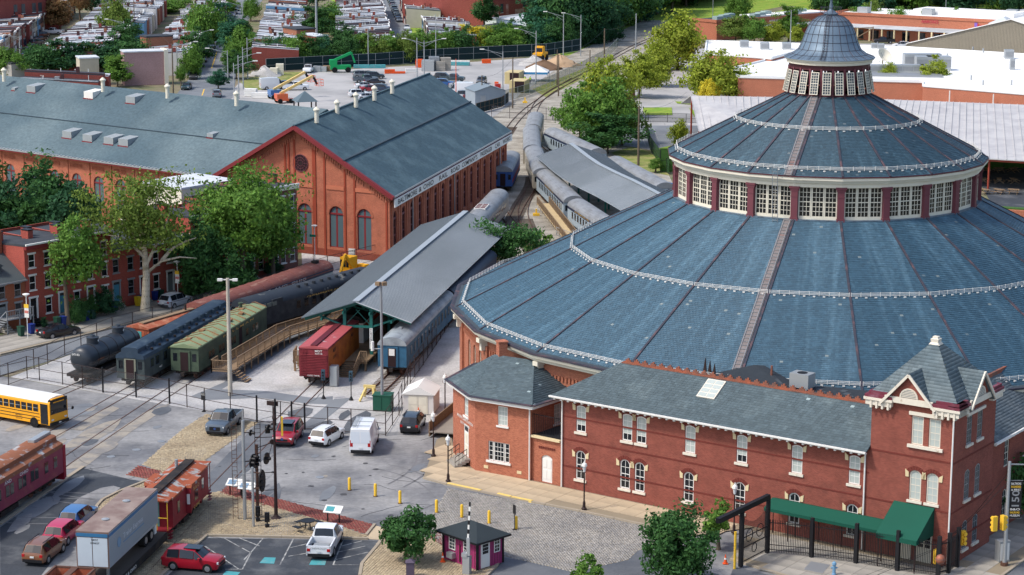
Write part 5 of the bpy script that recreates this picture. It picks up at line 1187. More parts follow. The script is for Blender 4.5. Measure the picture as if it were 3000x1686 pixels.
bk=railcar('passenger_coach','sooty black coach with flaking roof standing behind the olive car',(-30.2,235.3),R(56),22,M['blk'],M['blkroof'],'round',H=4.3,zs=3.2,wins=[(8+i*1.4,2.0,.7,.9)for i in range(8)],wm=M['blk'],lets=[('CHESAPEAKE AND OHIO',.3,14,2.99,gold,9)])
for i in range(9):MB().cyl((9+i*1.4,-.7,4.0),(9+i*1.4,-.7,4.4),.22,n=8).build('roof_vent',M['blk'],bk)
MB().box(3.4,5.2,-1.56,1.56,3.1,3.75).build('cupola_side',M['blk'],bk)
for i in range(4):MB().box(.7+i*.9,1.4+i*.9,-1.6,-1.54,3.05,3.5).build('upper_window',mat('murky_glass',(96,104,100),.3,.1),bk)
M['box']=mat('maroon_boxcar_paint',(128,44,52),.6,.16,.8,c2=(104,36,42));M['boxroof']=mat('rosy_boxcar_roof',(170,82,84),.6,.1,.6,c2=(190,176,176),mix=(.64,.7));M['boxside']=mat('orange_reefer_side',(168,94,32),.65,.14,.6,c2=(140,70,30))
bx=railcar('boxcar','maroon ended boxcar with orange sides at the platform end',(-20.15,212.9),R(80),12.8,M['boxside'],M['boxroof'],'flat',z0=1.05,zs=3.95,H=4.25,door=False,ribs_=12,x_b=(2.0,10.8),lets=[('MDT',.6,2.5,3.3,mt,1.2),('13715',.4,2.5,2.6,mt,1.3),('MDT',.5,10,3.2,mt,1.2)])
MB().box(-.06,0,-1.53,1.53,1.0,4.0).build('end_panel',M['box'],bx)
for i in range(13):MB().cyl((-.08,-1.4,1.25+.17*i),(-.08,1.4,1.25+.17*i),.07,n=6).build('end_rib',M['box'],bx)
MB().box(.0,12.8,-.32,.32,4.26,4.34).build('running_board',mat('dark_maroon_board',(92,30,40),.7,.1),bx)
for y in(-1.53,1.53):MB().box(-.08,12.85,y-.03,y+.03,3.86,4.06).build('roof_edge',M['box'],bx)
mb=MB();[mb.bar((-.14,.75,1.2+.4*i),(-.14,1.15,1.2+.4*i),.03)for i in range(7)];mb.bar((-.14,.75,1.1),(-.14,.75,3.9),.03);mb.bar((-.14,1.15,1.1),(-.14,1.15,3.9),.03);mb.build('end_ladder',M['box'],bx)
text('lettering','MDT',.3,whl,bx,(-.17,-.55,3.72),((0,-1,0),(0,0,1)),w=.75);text('lettering','13715',.22,whl,bx,(-.17,-.55,3.45),((0,-1,0),(0,0,1)),w=.75);text('lettering','HYDRO TRAVEL',.2,whl,bx,(-.17,0,1.15),((0,-1,0),(0,0,1)),w=1.3)
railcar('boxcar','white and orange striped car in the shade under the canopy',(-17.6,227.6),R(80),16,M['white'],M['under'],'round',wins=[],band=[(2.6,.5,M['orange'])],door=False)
M['bluecar']=mat('steel_blue_paint',(52,98,126),.6,.14,.6,c2=(42,82,108));M['bluecroof']=mat('pale_silver_roof',(158,166,170),.5,.12,.4,c2=(124,130,136))
bc=railcar('passenger_coach','steel blue coach with silver roof between platform and roundhouse',(-12.4,216.9),R(80),24.5,M['bluecar'],M['bluecroof'],'round',H=4.25,zs=3.35,wins=[(2.2+i*1.75,2.0,.75,.95)for i in range(13)],wm=M['bluecar'],endm=M['bluecar'],six=True,endwin=False)
vents(bc,[4+i*3.2 for i in range(7)],0,4.25,M['bluecroof'],.22);MB().box(-.2,-.14,-.3,.3,2.3,3.0).build('end_door_window',M['white'],bc)
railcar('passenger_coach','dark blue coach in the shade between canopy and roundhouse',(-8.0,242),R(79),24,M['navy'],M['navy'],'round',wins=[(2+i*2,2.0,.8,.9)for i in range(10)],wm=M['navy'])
def between(a,b,label,body,roof,**k):
 a,b=Vector(a),Vector(b);return railcar('passenger_coach',label,(a.x,a.y),head(a,b),(b-a).length-.9,body,roof,**k)
rdc=between((-5.3,290),(-1.9,313.5),'stainless railcar with brown roof windows by the car shop wall',mat('stainless_side',(150,154,156),.4,.1,.6,metal=.4),M['silver'],wins=[(3+i*1.5,2.0,.95,.75)for i in range(12)],wm=M['silver'],zs=3.2,H=4.3)
MB().prof([(-.8,4.0),(.8,4.0),(.8,4.35),(-.8,4.35)],'x',5.2,9.0).build('roof_housing',M['white'],rdc)
for i in range(2):
 for j in range(3):MB().box(5.4+j*1.2,6.3+j*1.2,-.7+i*.75,-.05+i*.75,4.34,4.38).build('roof_pane',mat('brown_roof_glass',(104,60,50),.4,.1),rdc)
whw=[(2+i*1.55,1.95,.8,.95)for i in range(14)]
M['cream_c']=mat('weathered_cream_side',(170,164,148),.6,.12,.5,c2=(140,130,114))
def strips(t,L):
 for y in(-.75,.75):MB().bar((0,y,4.16),(L,y,4.16),.05,.06).build('roof_strip',M['grey'],t)
L_=[((13.2,287.0),(9.2,304.8),'grey windowed coach nearest the roundhouse under the curved canopy','paleblue'),((8.9,306.5),(5.15,332.5),'grey windowed coach beside the timber ramp under the curved canopy','paleblue'),((4.75,333.0),(3.55,358.8),'silver roofed coach third from the timber ramp on the curve','cream_c'),((3.35,359),(3.4,385),'silver coach with dark roof panel on the curve','cream_c'),((3.7,385.3),(4.4,404),'silver coach at the far end of the curved train','cream_c')]
for a,b,lb,m_ in L_:
 t=between(a,b,lb,M[m_],M['silver'],wins=whw[:9]if(Vector(b)-Vector(a)).length<20 else whw,wm=M[m_],band=[(2.98,.42,M['navy'])]if m_=='paleblue' else None,lets=[('BALTIMORE AND OHIO',.28,(Vector(b)-Vector(a)).length/2,3.19,gold,8)]if m_=='paleblue' else(),H=4.3);strips(t,(Vector(b)-Vector(a)).length-1)
fa=between((14.2,355),(6.9,381.5),'grey coach with white windows on the right hand track by the tree',M['paleblue'],M['silver'],wins=whw,wm=M['paleblue'],band=[(2.98,.42,M['navy'])],H=4.3);strips(fa,26)
fb=between((22.9,319),(16.6,347),'pale blue roofed coach on the far side of the curved canopy',M['paleblue'],M['silver'],wins=whw,wm=M['paleblue'],H=4.3);strips(fb,27)
between((-1.5,335),(-.2,353),'blue and red car just past the end of the car shop',mat('blue_locomotive',(52,84,140),.5,.1),M['silver'],band=[(1.6,.5,mat('red_stripe',(150,40,50),.5,.1))])
M['mar']=mat('faded_maroon_carbody',(136,56,76),.6,.1,.6,c2=(150,84,80),mix=(.52,.72));M['peel']=mat('peeling_roof',(136,86,62),.85,.14,.7,c2=(164,168,170),mix=(.55,.64))
pk=railcar('passenger_coach','faded maroon coach with rusty peeling roof at the left edge',(-40.2,179.3),R(255.5),22,M['mar'],M['peel'],'clere',H=4.35,zs=3.3,six=True,wins=[(x,1.9,.62,.95)for x in(1.5,3.2,5.0,5.75,7.2,7.95,9.4,10.15,11.6,12.35,14,14.8)],wm=M['mar'],lets=[('OHIO',.4,7.2,3.1,whl,1.5),('AND',.4,10,3.1,whl,1.2),('BALTIMORE',.4,14,3.1,whl,3.5)],endm=mat('crimson_end',(150,24,48),.6,.1),door=True,endwin=False)
for s_ in(-1,1):MB().box(-.45,.0,s_*1.5-.06,s_*1.5+.06,.5,3.4).build('end_stanchion',MATS['crimson_end'],pk)
MB().box(-.3,2.8,-.3,.3,4.3,4.55).build('roof_trough',M['galv'],pk);MB().box(-.35,-.05,-1.5,1.5,.35,1.1).build('end_steps',MATS['crimson_end'],pk)
M['crim']=mat('crimson_caboose_paint',(132,34,44),.6,.16,.7,c2=(100,30,38),mix=(.55,.7));M['cabroof']=mat('rust_and_silver_roof',(150,78,50),.8,.15,.9,c2=(156,156,154),mix=(.54,.6),streak=(1,.7,1))
cb=railcar('caboose','crimson caboose with bay window and rusty striped roof',(-28.4,164.0),R(80.5),9.3,M['crim'],M['cabroof'],'flat',zs=3.35,H=3.85,wins=[(1.4,1.9,.55,.95),(7.7,1.9,.55,.95)],wm=M['crim'],x_b=(1.8,7.5),door=False,ribs_=9)
for s_ in(-1,1):
 w_=MB().prof([(3.6,1.5),(5.9,1.5),(6.1,1.2),(6.1,3.3),(3.4,3.3),(3.4,1.2)],'y',s_*1.5,s_*1.95).build('bay',M['crim'],cb);MB().box(4.3,5.2,s_*1.95-.02,s_*1.95+.02,1.95,2.8).build('bay_window',M['glass'],w_);MB().box(3.37,3.4,s_*1.6,s_*1.85,1.95,2.8).build('bay_window',M['white'],w_)
 MB().prof([(3.35,3.32),(6.15,3.32),(6.0,3.6),(3.5,3.6)],'y',s_*1.2,s_*2.0).build('bay_roof',M['cabroof'],cb)
 X=(1,0,0)if s_<0 else(-1,0,0);text('lettering','B & O',.42,gold,cb,(4.75,s_*1.975,3.05),(X,(0,0,1)),w=1.5);text('lettering','C-2943',.36,gold,cb,(4.75,s_*1.975,1.5),(X,(0,0,1)),w=1.5)
for x0,x1 in((-1.0,0),(9.3,10.3)):
 MB().box(x0,x1,-1.45,1.45,1.0,1.08).build('end_platform',M['crim'],cb);MB().box(x0,x1,-1.5,1.5,3.45,3.55).build('end_roof',M['cabroof'],cb)
 xe=x0+.08 if x0<0 else x1-.08;mb=MB()
 for y in(-1.38,-.5,.5,1.38):mb.bar((xe,y,1.0),(xe,y,3.5 if abs(y)>1 else 2.1),.05)
 for s_ in(-1,1):mb.bar((xe,s_*.5,2.1),(xe,s_*1.38,2.1),.05)
 mb.build('end_railing',M['yellow']if x0<0 else M['crim'],cb)
 for s_ in(-1,1):
  for k in range(3):MB().box(x0+.2,x1-.2,s_*1.45-.14,s_*1.45+.14,.35+.25*k,.39+.25*k).build('step',M['crim'],cb)
MB().box(-.04,0,-.4,.4,1.1,3.1).build('end_door',mat('sea_green_door',(110,160,150),.6,.1),cb);MB().box(0,9.3,-.4,.4,3.86,3.95).build('running_board',M['under'],cb);MB().cyl((7.2,.5,3.7),(7.2,.5,4.5),.14).build('smokestack',M['galv'],cb);MB().box(-.2,-.05,.6,1.4,3.15,3.4).build('number_board',M['white'],cb);text('lettering','C-2943',.2,M['crim'],cb,(-.21,1.0,3.27),((0,-1,0),(0,0,1)),w=.7)
fl=thing('flatcar','black flatcar lettered in white carrying the silver trailer','railway car',(-31.1,148.2,0),R(80.5));L=14.6
MB().box(0,L,-1.5,1.5,.9,1.15).build('deck',mat('flatcar_deck',(74,66,60),.9,.15),fl);MB().box(0,L,-1.55,-1.45,.55,1.13).box(0,L,1.45,1.55,.55,1.13).build('side_sill',M['under'],fl)
for x in(2,L-2):bogie(fl,x)
text('lettering','BALTIMORE & OHIO',.36,whl,fl,(4.8,-1.56,.85),((1,0,0),(0,0,1)),w=5)
M['trl']=mat('corrugated_trailer_side',(164,172,178),.45,.06,.5,metal=.3);M['trlroof']=mat('brown_dusty_roof',(124,104,98),.9,.1,.5,c2=(146,130,122))
tr=thing('cargo_trailer','silver box trailer with brown roof chained on the flatcar','trailer',(-30.75,150.9,1.15),R(80.5));TL=11.0
MB().box(0,TL,-1.25,1.25,1.05,3.75).build('box',M['trl'],tr)
for i in range(46):MB().box(.2+i*.235,.26+i*.235,-1.275,1.275,1.25,3.3).build('side_rib',M['trl'],tr)
MB().box(-.02,TL+.02,-1.29,1.29,3.42,3.62).build('blue_band',mat('blue_trailer_band',(52,108,148),.5,.1),tr);MB().box(-.03,TL+.03,-1.27,1.27,3.755,3.82).build('roof',M['trlroof'],tr)
for x in(2.8,7.4):MB().lathe([(.28,3.82),(.3,3.9),(.1,3.95),(.02,3.95)],14,(x,0,0)).build('roof_vent',M['galv'],tr)
MB().box(-.05,0,-1.25,1.25,1.05,3.75).build('rear_frame',mat('rusty_frame',(116,92,82),.8,.1),tr)
for s_ in(-1,1):MB().box(-.08,-.04,min(s_*.03,s_*1.16),max(s_*.03,s_*1.16),1.15,3.35).build('rear_door',mat('pale_trailer_door',(186,196,204),.5,.06),tr)
MB().box(-.1,0,-1.2,1.2,3.42,3.68).build('head_band',MATS['blue_trailer_band'],tr)
for x in(8.2,9.5):
 for s_ in(-1,1):w_=MB().cyl((x,s_*1.2,.5),(x,s_*.7,.5),.5,n=18).build('wheel',M['tyre'],tr);MB().cyl((x,s_*1.22,.5),(x,s_*1.15,.5),.27,n=14).build('rim',M['rim'],w_)
MB().box(1.3,1.5,-.7,-.5,0,1.05).box(1.3,1.5,.5,.7,0,1.05).build('landing_leg',M['galv'],tr);MB().box(10.3,10.7,-1.2,1.2,.3,1.0).build('mud_flap',M['white'],tr)
blt=mat('faded_blue_print',(120,148,172),.6,.1)
text('lettering','Trailer Express',.55,mat('faded_white_print',(206,212,216),.6,.05),tr,(5.2,-1.285,2.55),((1,0,0),(0,0,1)),w=4.4);MB().box(3.0,7.6,-1.285,-1.27,2.05,2.15).build('underline',blt,tr);MB().cyl((2.1,-1.285,2.4),(2.1,-1.27,2.4),.4,n=16).build('emblem',blt,tr)
text('lettering','B&OZ',.2,mt,tr,(-.09,-.2,3.2),((0,-1,0),(0,0,1)),w=.5);text('lettering','200627',.2,mt,tr,(-.09,-.2,2.95),((0,-1,0),(0,0,1)),w=.7)
hp=thing('hopper_car','rusty brown open hopper car at the bottom edge behind the trailer','railway car',(-32.9,138.5,0),R(80.5));L=9.2
mb=MB();mb.box(0,L,-1.5,-1.42,1.2,3.3).box(0,L,1.42,1.5,1.2,3.3).box(0,.08,-1.5,1.5,1.2,3.3).box(L-.08,L,-1.5,1.5,1.2,3.3).build('side',M['rustroof'],hp);MB().box(0,L,-1.45,1.45,1.1,2.6).build('load',mat('rusty_floor',(142,92,68),.9,.15,.8),hp)
mb=MB();mb.box(-.05,L+.05,-1.56,-1.4,3.3,3.42).box(-.05,L+.05,1.4,1.56,3.3,3.42).box(-.05,.1,-1.5,1.5,3.3,3.42).box(L-.1,L+.05,-1.5,1.5,3.3,3.42).box(0,L,-.25,.25,3.3,3.4).build('top_rim',M['rust'],hp)
for x in(1.8,L-1.8):bogie(hp,x)
# road vehicles
KIND={'suv':(4.6,1.86,[(0,.42,.72,.76,.84,.66),(.03,.3,.86,.93,.95,.74),(.11,.25,.97,1.04,1,.8),(.27,.25,1.02,1.1,1,.82),(.42,.25,1.03,1.62,1,.74),(.68,.25,1.04,1.68,1,.75),(.9,.28,1.03,1.6,1,.7),(.985,.34,1.0,1.08,.95,.78),(1,.45,.8,.84,.88,.72)],3,6,(3,4,5),(.185,.79)),'sedan':(4.75,1.84,[(0,.4,.64,.67,.82,.62),(.03,.28,.76,.8,.95,.74),(.13,.22,.88,.93,1,.8),(.29,.22,.93,.99,1,.82),(.43,.22,.94,1.4,1,.7),(.62,.22,.95,1.44,1,.7),(.8,.25,.95,1.08,.99,.8),(.97,.32,.92,.98,.94,.78),(1,.42,.74,.78,.86,.7)],3,5,(3,4,5),(.19,.79)),'pickup':(5.8,2.0,[(0,.5,.88,.92,.88,.7),(.02,.4,1.05,1.12,.97,.8),(.08,.38,1.14,1.22,1,.84),(.24,.38,1.18,1.26,1,.84),(.33,.38,1.2,1.86,1,.76),(.5,.38,1.2,1.9,1,.76),(.565,.38,1.2,1.84,1,.74),(.6,.38,1.2,1.24,1,.82),(.605,.4,1.0,1.02,.98,.9)],3,6,(3,4,5),(.16,.77)),'van':(5.9,2.06,[(0,.45,.8,.84,.84,.7),(.03,.35,1.0,1.08,.95,.78),(.12,.32,1.2,1.28,1,.82),(.3,.32,1.35,2.42,1,.82),(.34,.32,1.35,2.58,1,.84),(.6,.32,1.35,2.62,1,.85),(.98,.32,1.35,2.58,1,.85),(1,.42,1.3,2.5,.97,.82)],2,None,(2,),(.17,.78)),}
def paint(c,nm=None):
 nm='car_paint_%d_%d_%d'%c;m=mat(nm,c,.32,.02,2.,spec=.5)
 m.node_tree.nodes['Principled BSDF'].inputs['Coat Weight'].default_value=.6;m.node_tree.nodes['Principled BSDF'].inputs['Coat Roughness'].default_value=.08;return m
def inset(q,k=.1,d=.03):
 q=[np.array(p,float)for p in q];c=sum(q)/len(q);n=unit(np.cross(q[2]-q[0],q[-1]-q[1]));
 if n@(c-np.array((0,0,.9)))<0:n=-n
 return[p+(c-p)*k+n*d for p in q]
PROTO={}
def car_proto(kind,c):
 key=(kind,c)
 if key in PROTO:return PROTO[key]
 L,W,st,ws,rs,ss,wx_=KIND[kind];rings=[]
 for xf,zl,zb,zt,kb,kt in st:
  x=L/2-xf*L;b=W/2*kb;t=W/2*kt
  rings.append([(x,-b*.93,zl),(x,-b,zl+.2),(x,-b,zb),(x,-t,zt),(x,0,zt+.03),(x,t,zt),(x,b,zb),(x,b,zl+.2),(x,b*.93,zl)])
 mb=MB();n=9;mb.v=[p for r in rings for p in r]
 mb.f=[(i*n+j,(i+1)*n+j,(i+1)*n+(j+1)%n,i*n+(j+1)%n)for i in range(len(rings)-1)for j in range(n)]+[tuple(range(n)),tuple(range(len(mb.v)-1,len(mb.v)-n-1,-1))];mb.m=[0]*len(mb.f)
 mb.f=[f[::-1]for f in mb.f]
 pm=paint(c);parts=[('body',mb.mesh('body',pm,32),None)]
 def gl(nm,q,k=.1,d=.03):m_=MB();m_.add(inset(q,k,d),[(0,1,2,3)]);parts.append((nm,m_.mesh(nm,M['glass']),None))
 r=rings
 for nm,sg in(('windscreen',ws),('rear_window',rs)):
  if sg is not None:
   a,b=r[sg],r[sg+1];m_=MB().add(inset((a[3],a[4],a[5],b[5],b[4],b[3]),.07,.02),[(0,1,4,5),(1,2,3,4)]);parts.append((nm,m_.mesh(nm,M['glass']),None))
 for sg in ss:
  for i,j in((2,3),(6,5)):
   a,b=r[sg],r[sg+1];q=[a[i],b[i],b[j],a[j]]
   if sg==ws:q[3]=tuple(np.array(a[i])*.45+np.array(a[j])*.55)
   gl('side_window',q,.07,.06)
 rad=.36 if kind in('pickup','van')else.34
 tyre=MB().lathe([(.18,-.11),(rad*.93,-.11),(rad,-.07),(rad,.07),(rad*.93,.11),(.18,.11)],18).mesh('wheel',M['tyre'],40);rim=MB().lathe([(.05,-.125),(rad*.62,-.12),(rad*.66,-.1),(rad*.66,.1),(rad*.62,.12),(.05,.125)],12).mesh('rim',M['rim'])
 for xf in wx_:
  x=L/2-xf*L
  for s_ in(-1,1):parts.append(('wheel_arch',MB().cyl((x,s_*(W/2-.25),rad+.01),(x,s_*(W/2+.006),rad+.01),rad*1.17,n=18).mesh('wheel_arch',M['black']),None))
 root=bpy.data.objects.new(kind,None)
 f,e=L/2,-L/2;zb=st[2][2]
 small=[]
 for s_ in(-1,1):
  small.append(('headlight',MB().rbox((f-.12,s_*W*.36,zb*.74),.16,.36,.14,s_*-.35),'clearl'));small.append(('tail_light',MB().box(e-.01,e+.1,min(s_*W*.33,s_*W*.455),max(s_*W*.33,s_*W*.455),.78 if kind!='van' else.9,1.0 if kind!='van' else 1.5),'redl'))
  xm=L/2-(st[ws][0]+.05)*L;small.append(('wing_mirror',MB().box(xm-.08,xm+.08,min(s_*W*.5,s_*(W*.5+.2)),max(s_*W*.5,s_*(W*.5+.2)),st[ws][2]-.02,st[ws][2]+.16),None))
 small+=[('front_bumper',MB().box(f-.1,f+.02,-W*.4,W*.4,.32,.52),'black'),('rear_bumper',MB().box(e-.03,e+.1,-W*.43,W*.43,.36,.6),'black'),('grille',MB().box(f-.06,f+.015,-W*.26,W*.26,.58,.76 if kind!='pickup' else.95),'black'),('number_plate',MB().box(e-.045,e-.02,-.16,.16,.72,.86),'plate')]
 return PROTO.setdefault(key,(kind,L,W,rad,parts,tyre,rim,small,pm,wx_))
def vehicle(name,label,kind,c,pos,hd,group=None,extra=None,lite=False,scale=1.):
 k=('obj',kind,c,lite)
 if k in PROTO and not extra:
  t=copy_tree(PROTO[k]);t.name=name
 else:
  _,L,W,rad,parts,tyre,rim,small,pm,wx_=car_proto(kind,c)
  t=thing(name,label,kind)
  for nm,me,_x in parts:obj(nm,me,t)
  for xf in wx_:
   for s_ in(-1,1):
    o=obj('wheel',tyre,t,(L/2-xf*L,s_*(W/2-.1),rad));o.rotation_euler=(R(90),0,0);obj('rim',rim,o)
  for nm,b,m_ in small:
   if not lite or nm in('headlight','tail_light'):b.build(nm,M[m_]if m_ else pm,t)
  if kind=='pickup':
   x0,x1=-L/2+.02,L/2-.6*L;w_=W/2*.98
   MB().box(x0,x1,-w_,-w_+.12,.45,1.24).box(x0,x1,w_-.12,w_,.45,1.24).box(x0,x0+.1,-w_,w_,.5,1.22).box(x1-.1,x1,-w_,w_,.5,1.24).build('bed',pm,t);MB().box(x0+.05,x1,-w_+.1,w_-.1,.45,.72).build('bed_floor',M['black'],t)
  if extra:extra(t,L,W)
  elif k not in PROTO:PROTO[k]=t
 t['label']=label;t['category']={'suv':'car','sedan':'car','pickup':'pickup truck','van':'van'}[kind]
 if group:t['group']=group
 elif 'group' in t:del t['group']
 t.location=(pos[0],pos[1],pos[2]if len(pos)>2 else 0.);t.rotation_euler=(0,0,hd);t.scale=(scale,)*3
 return t
def park(name,label,kind,c,rear,front,side,**k):
 """placed by the two wheels that show on one side"""
 a,b=G(*rear),G(*front);hd=head(a,b);W=KIND[kind][1];s_=1 if side=='R' else-1
 m_=(a+b)/2;L=KIND[kind][0];wx_=KIND[kind][6];ctr=m_+Vector((-math.sin(hd),math.cos(hd),0))*s_*(W/2-.05)
 off=((wx_[0]+wx_[1])/2-.5)*L;ctr=ctr+Vector((math.cos(hd),math.sin(hd),0))*off
 return vehicle(name,label,kind,c,(ctr.x,ctr.y,-.02),hd,**k)
def tailgate(t,L,W):text('lettering','CHEVROLET',.18,M['grey'],t,(-L/2-.01,0,1.02),((0,-1,0),(0,0,1)),w=1.3);MB().box(-L/2+.4,-L/2+1.6,-.6,.6,.72,.95).build('cargo',M['galv'],t)
def vanx(t,L,W):
 m_=MB()
 for s_ in(-.35,.0):m_.bar((-2.9,s_+.75,2.78),(.6,s_+.75,2.78),.05)
 for i in range(11):m_.bar((-2.8+i*.33,.4,2.78),(-2.8+i*.33,.75,2.78),.035)
 m_.build('roof_ladder',M['galv'],t)
 for x in(-2.3,-.8,.7):MB().bar((x,-.85,2.7),(x,.85,2.7),.05).build('roof_bar',M['galv'],t)
 for s_ in(-1,1):MB().box(-L/2-.012,-L/2,min(s_*.06,s_*.86),max(s_*.06,s_*.86),1.25,2.3).build('rear_door_panel',mat('pale_van_panel',(214,220,226),.35,.02),t)
def sunroof(t,L,W):MB().box(-.6,.7,-.5,.5,1.7,1.735).build('sunroof',M['glass'],t)
def rails(t,L,W):
 for s_ in(-1,1):MB().bar((-1.6,s_*.62,1.74),(.5,s_*.62,1.74),.05).build('roof_rail',M['black'],t)
def badge(t,L,W):MB().cyl((L/2+.012,0,.78),(L/2+.03,0,.78),.12,n=12).build('badge',paint((36,70,130)),t)
def badge_s(t,L,W):badge(t,L,W);sunroof(t,L,W)
WHITE,RED,GREY,BLK=(226,228,230),(150,18,34),(78,90,102),(22,24,28)
park('pickup_truck','dark grey crew cab pickup parked on the tan cobbles by the fence','pickup',GREY,(703,1244),(666,1275),'L',extra=badge)
park('car','red sport utility parked nose out at the yard gate','suv',RED,(883,1279),(860,1306),'L',extra=badge_s,scale=1.07)
park('car','white small crossover parked beside the white van','suv',WHITE,(967,1306),(1000,1287),'R',extra=rails,scale=.95)
park('van','white high roof van with a ladder on its roof rack','van',WHITE,(1091,1330),(1109,1291),'R',extra=vanx)
park('car','black estate car parked on gravel in front of the white shed','suv',BLK,(1229,1270),(1245,1244),'R',extra=rails)
park('car','glossy red crossover in the dark parking bay at the bottom','suv',(160,12,36),(509,1671),(606,1679),'R',extra=sunroof)
park('pickup_truck','white pickup with loaded bed seen from behind','pickup',WHITE,(978,1629),(1001,1587),'R',extra=tailgate)
park('car','bronze brown crossover parked behind the silver trailer','suv',(124,78,48),(136,1656),(190,1614),'R',extra=rails)
park('car','pink red hatchback half hidden by the trailer','suv',(186,22,70),(196,1600),(242,1563),'R')
park('car','blue hatchback ahead of the pink red one behind the trailer','suv',(52,104,158),(238,1556),(282,1521),'R')
park('car','black hatchback with red tail lights at the rowhouse kerb','sedan',BLK,(150,995),(222,982),'R')
park('car','silver crossover parked under the sycamore by the rowhouses','suv',(186,190,194),(508,906),(556,892),'R')
M['busy']=mat('school_bus_yellow',(238,164,24),.45,.05,.6,spec=.5)
a,b=G(0,1222,.4),G(147,1249,.4);hb=head(a,b);fr=b+Vector((-math.sin(hb),math.cos(hb),0))*1.25
bus=thing('school_bus','yellow school bus with white roof entering from the left edge','bus',(fr.x,fr.y,-.02),hb);BL=12.
rp_=[(-1.24,.45),(1.24,.45),(1.24,2.5),(1.18,2.75),(.9,2.95),(0,3.05),(-.9,2.95),(-1.18,2.75),(-1.24,2.5)]
MB().prof(rp_[:3]+[(1.2,2.62),(-1.2,2.62)]+rp_[-1:],'x',-BL,0).build('body',M['busy'],bus);MB().prof([(1.22,2.63),(1.17,2.78),(.9,2.97),(0,3.06),(-.9,2.97),(-1.17,2.78),(-1.22,2.63)],'x',-BL,-.25).build('roof',M['white'],bus)
MB().prof([(1.2,2.63),(1.1,2.8),(.8,2.92),(-.8,2.92),(-1.1,2.8),(-1.2,2.63)],'x',-.27,-.0).build('front_cap',M['busy'],bus)
MB().box(-.02,.03,-1.12,1.12,1.45,2.5).build('windscreen',M['glass'],bus);MB().box(-.02,.04,-.75,.75,2.62,2.85).build('destination_box',M['black'],bus)
for s_ in(-1,1):MB().box(-.25,.06,min(s_*.8,s_*1.15),max(s_*.8,s_*1.15),2.5,2.86).build('warning_lamps',M['black'],bus);MB().box(.0,.05,min(s_*.75,s_*1.05),max(s_*.75,s_*1.05),.85,1.0).build('headlight',M['clearl'],bus)
MB().box(-.05,.12,-1.25,1.25,.42,.68).build('bumper',M['black'],bus);MB().box(.1,.14,-.15,.15,.5,.62).build('number_plate',M['plate'],bus)
MB().box(-1.15,-.25,-1.27,-1.24,.5,2.45).build('folding_door',M['glass'],bus)
for i in range(12):x=-1.75-i*.75;o=MB().box(x-.3,x+.3,-1.262,-1.245,1.62,2.32).build('window',M['glass'],bus);MB().box(x-.3,x+.3,-1.27,-1.25,1.95,1.99).build('sash_bar',M['galv'],o)
for z in(1.42,1.1,.8):MB().box(-BL,-1.3,-1.262,-1.24,z-.03,z+.03).build('rub_rail',M['black'],bus)
for x in(-2.0,-9.2):
 for s_ in(-1,1):w_=MB().cyl((x,s_*1.27,.5),(x,s_*.9,.5),.5,n=20).build('wheel',M['tyre'],bus);MB().cyl((x,s_*1.285,.5),(x,s_*1.2,.5),.22,n=12).build('rim',M['black'],w_)
MB().bar((0,-1.1,1.5),(.5,-1.35,1.9),.03).cyl((.5,-1.35,1.85),(.55,-1.35,1.85),.16,n=10).bar((0,1.1,1.5),(.5,1.35,1.6),.03).cyl((.5,1.35,1.7),(.55,1.35,1.7),.16,n=10).build('mirror_arm',M['black'],bus)
for i,s_ in enumerate(('EMERGENCY','EXIT DOOR','SCHOOL BUS')):text('lettering',s_,.13,mt,bus,(-3.9,-1.27,1.0-.17*i),((1,0,0),(0,0,1)),w=.85)
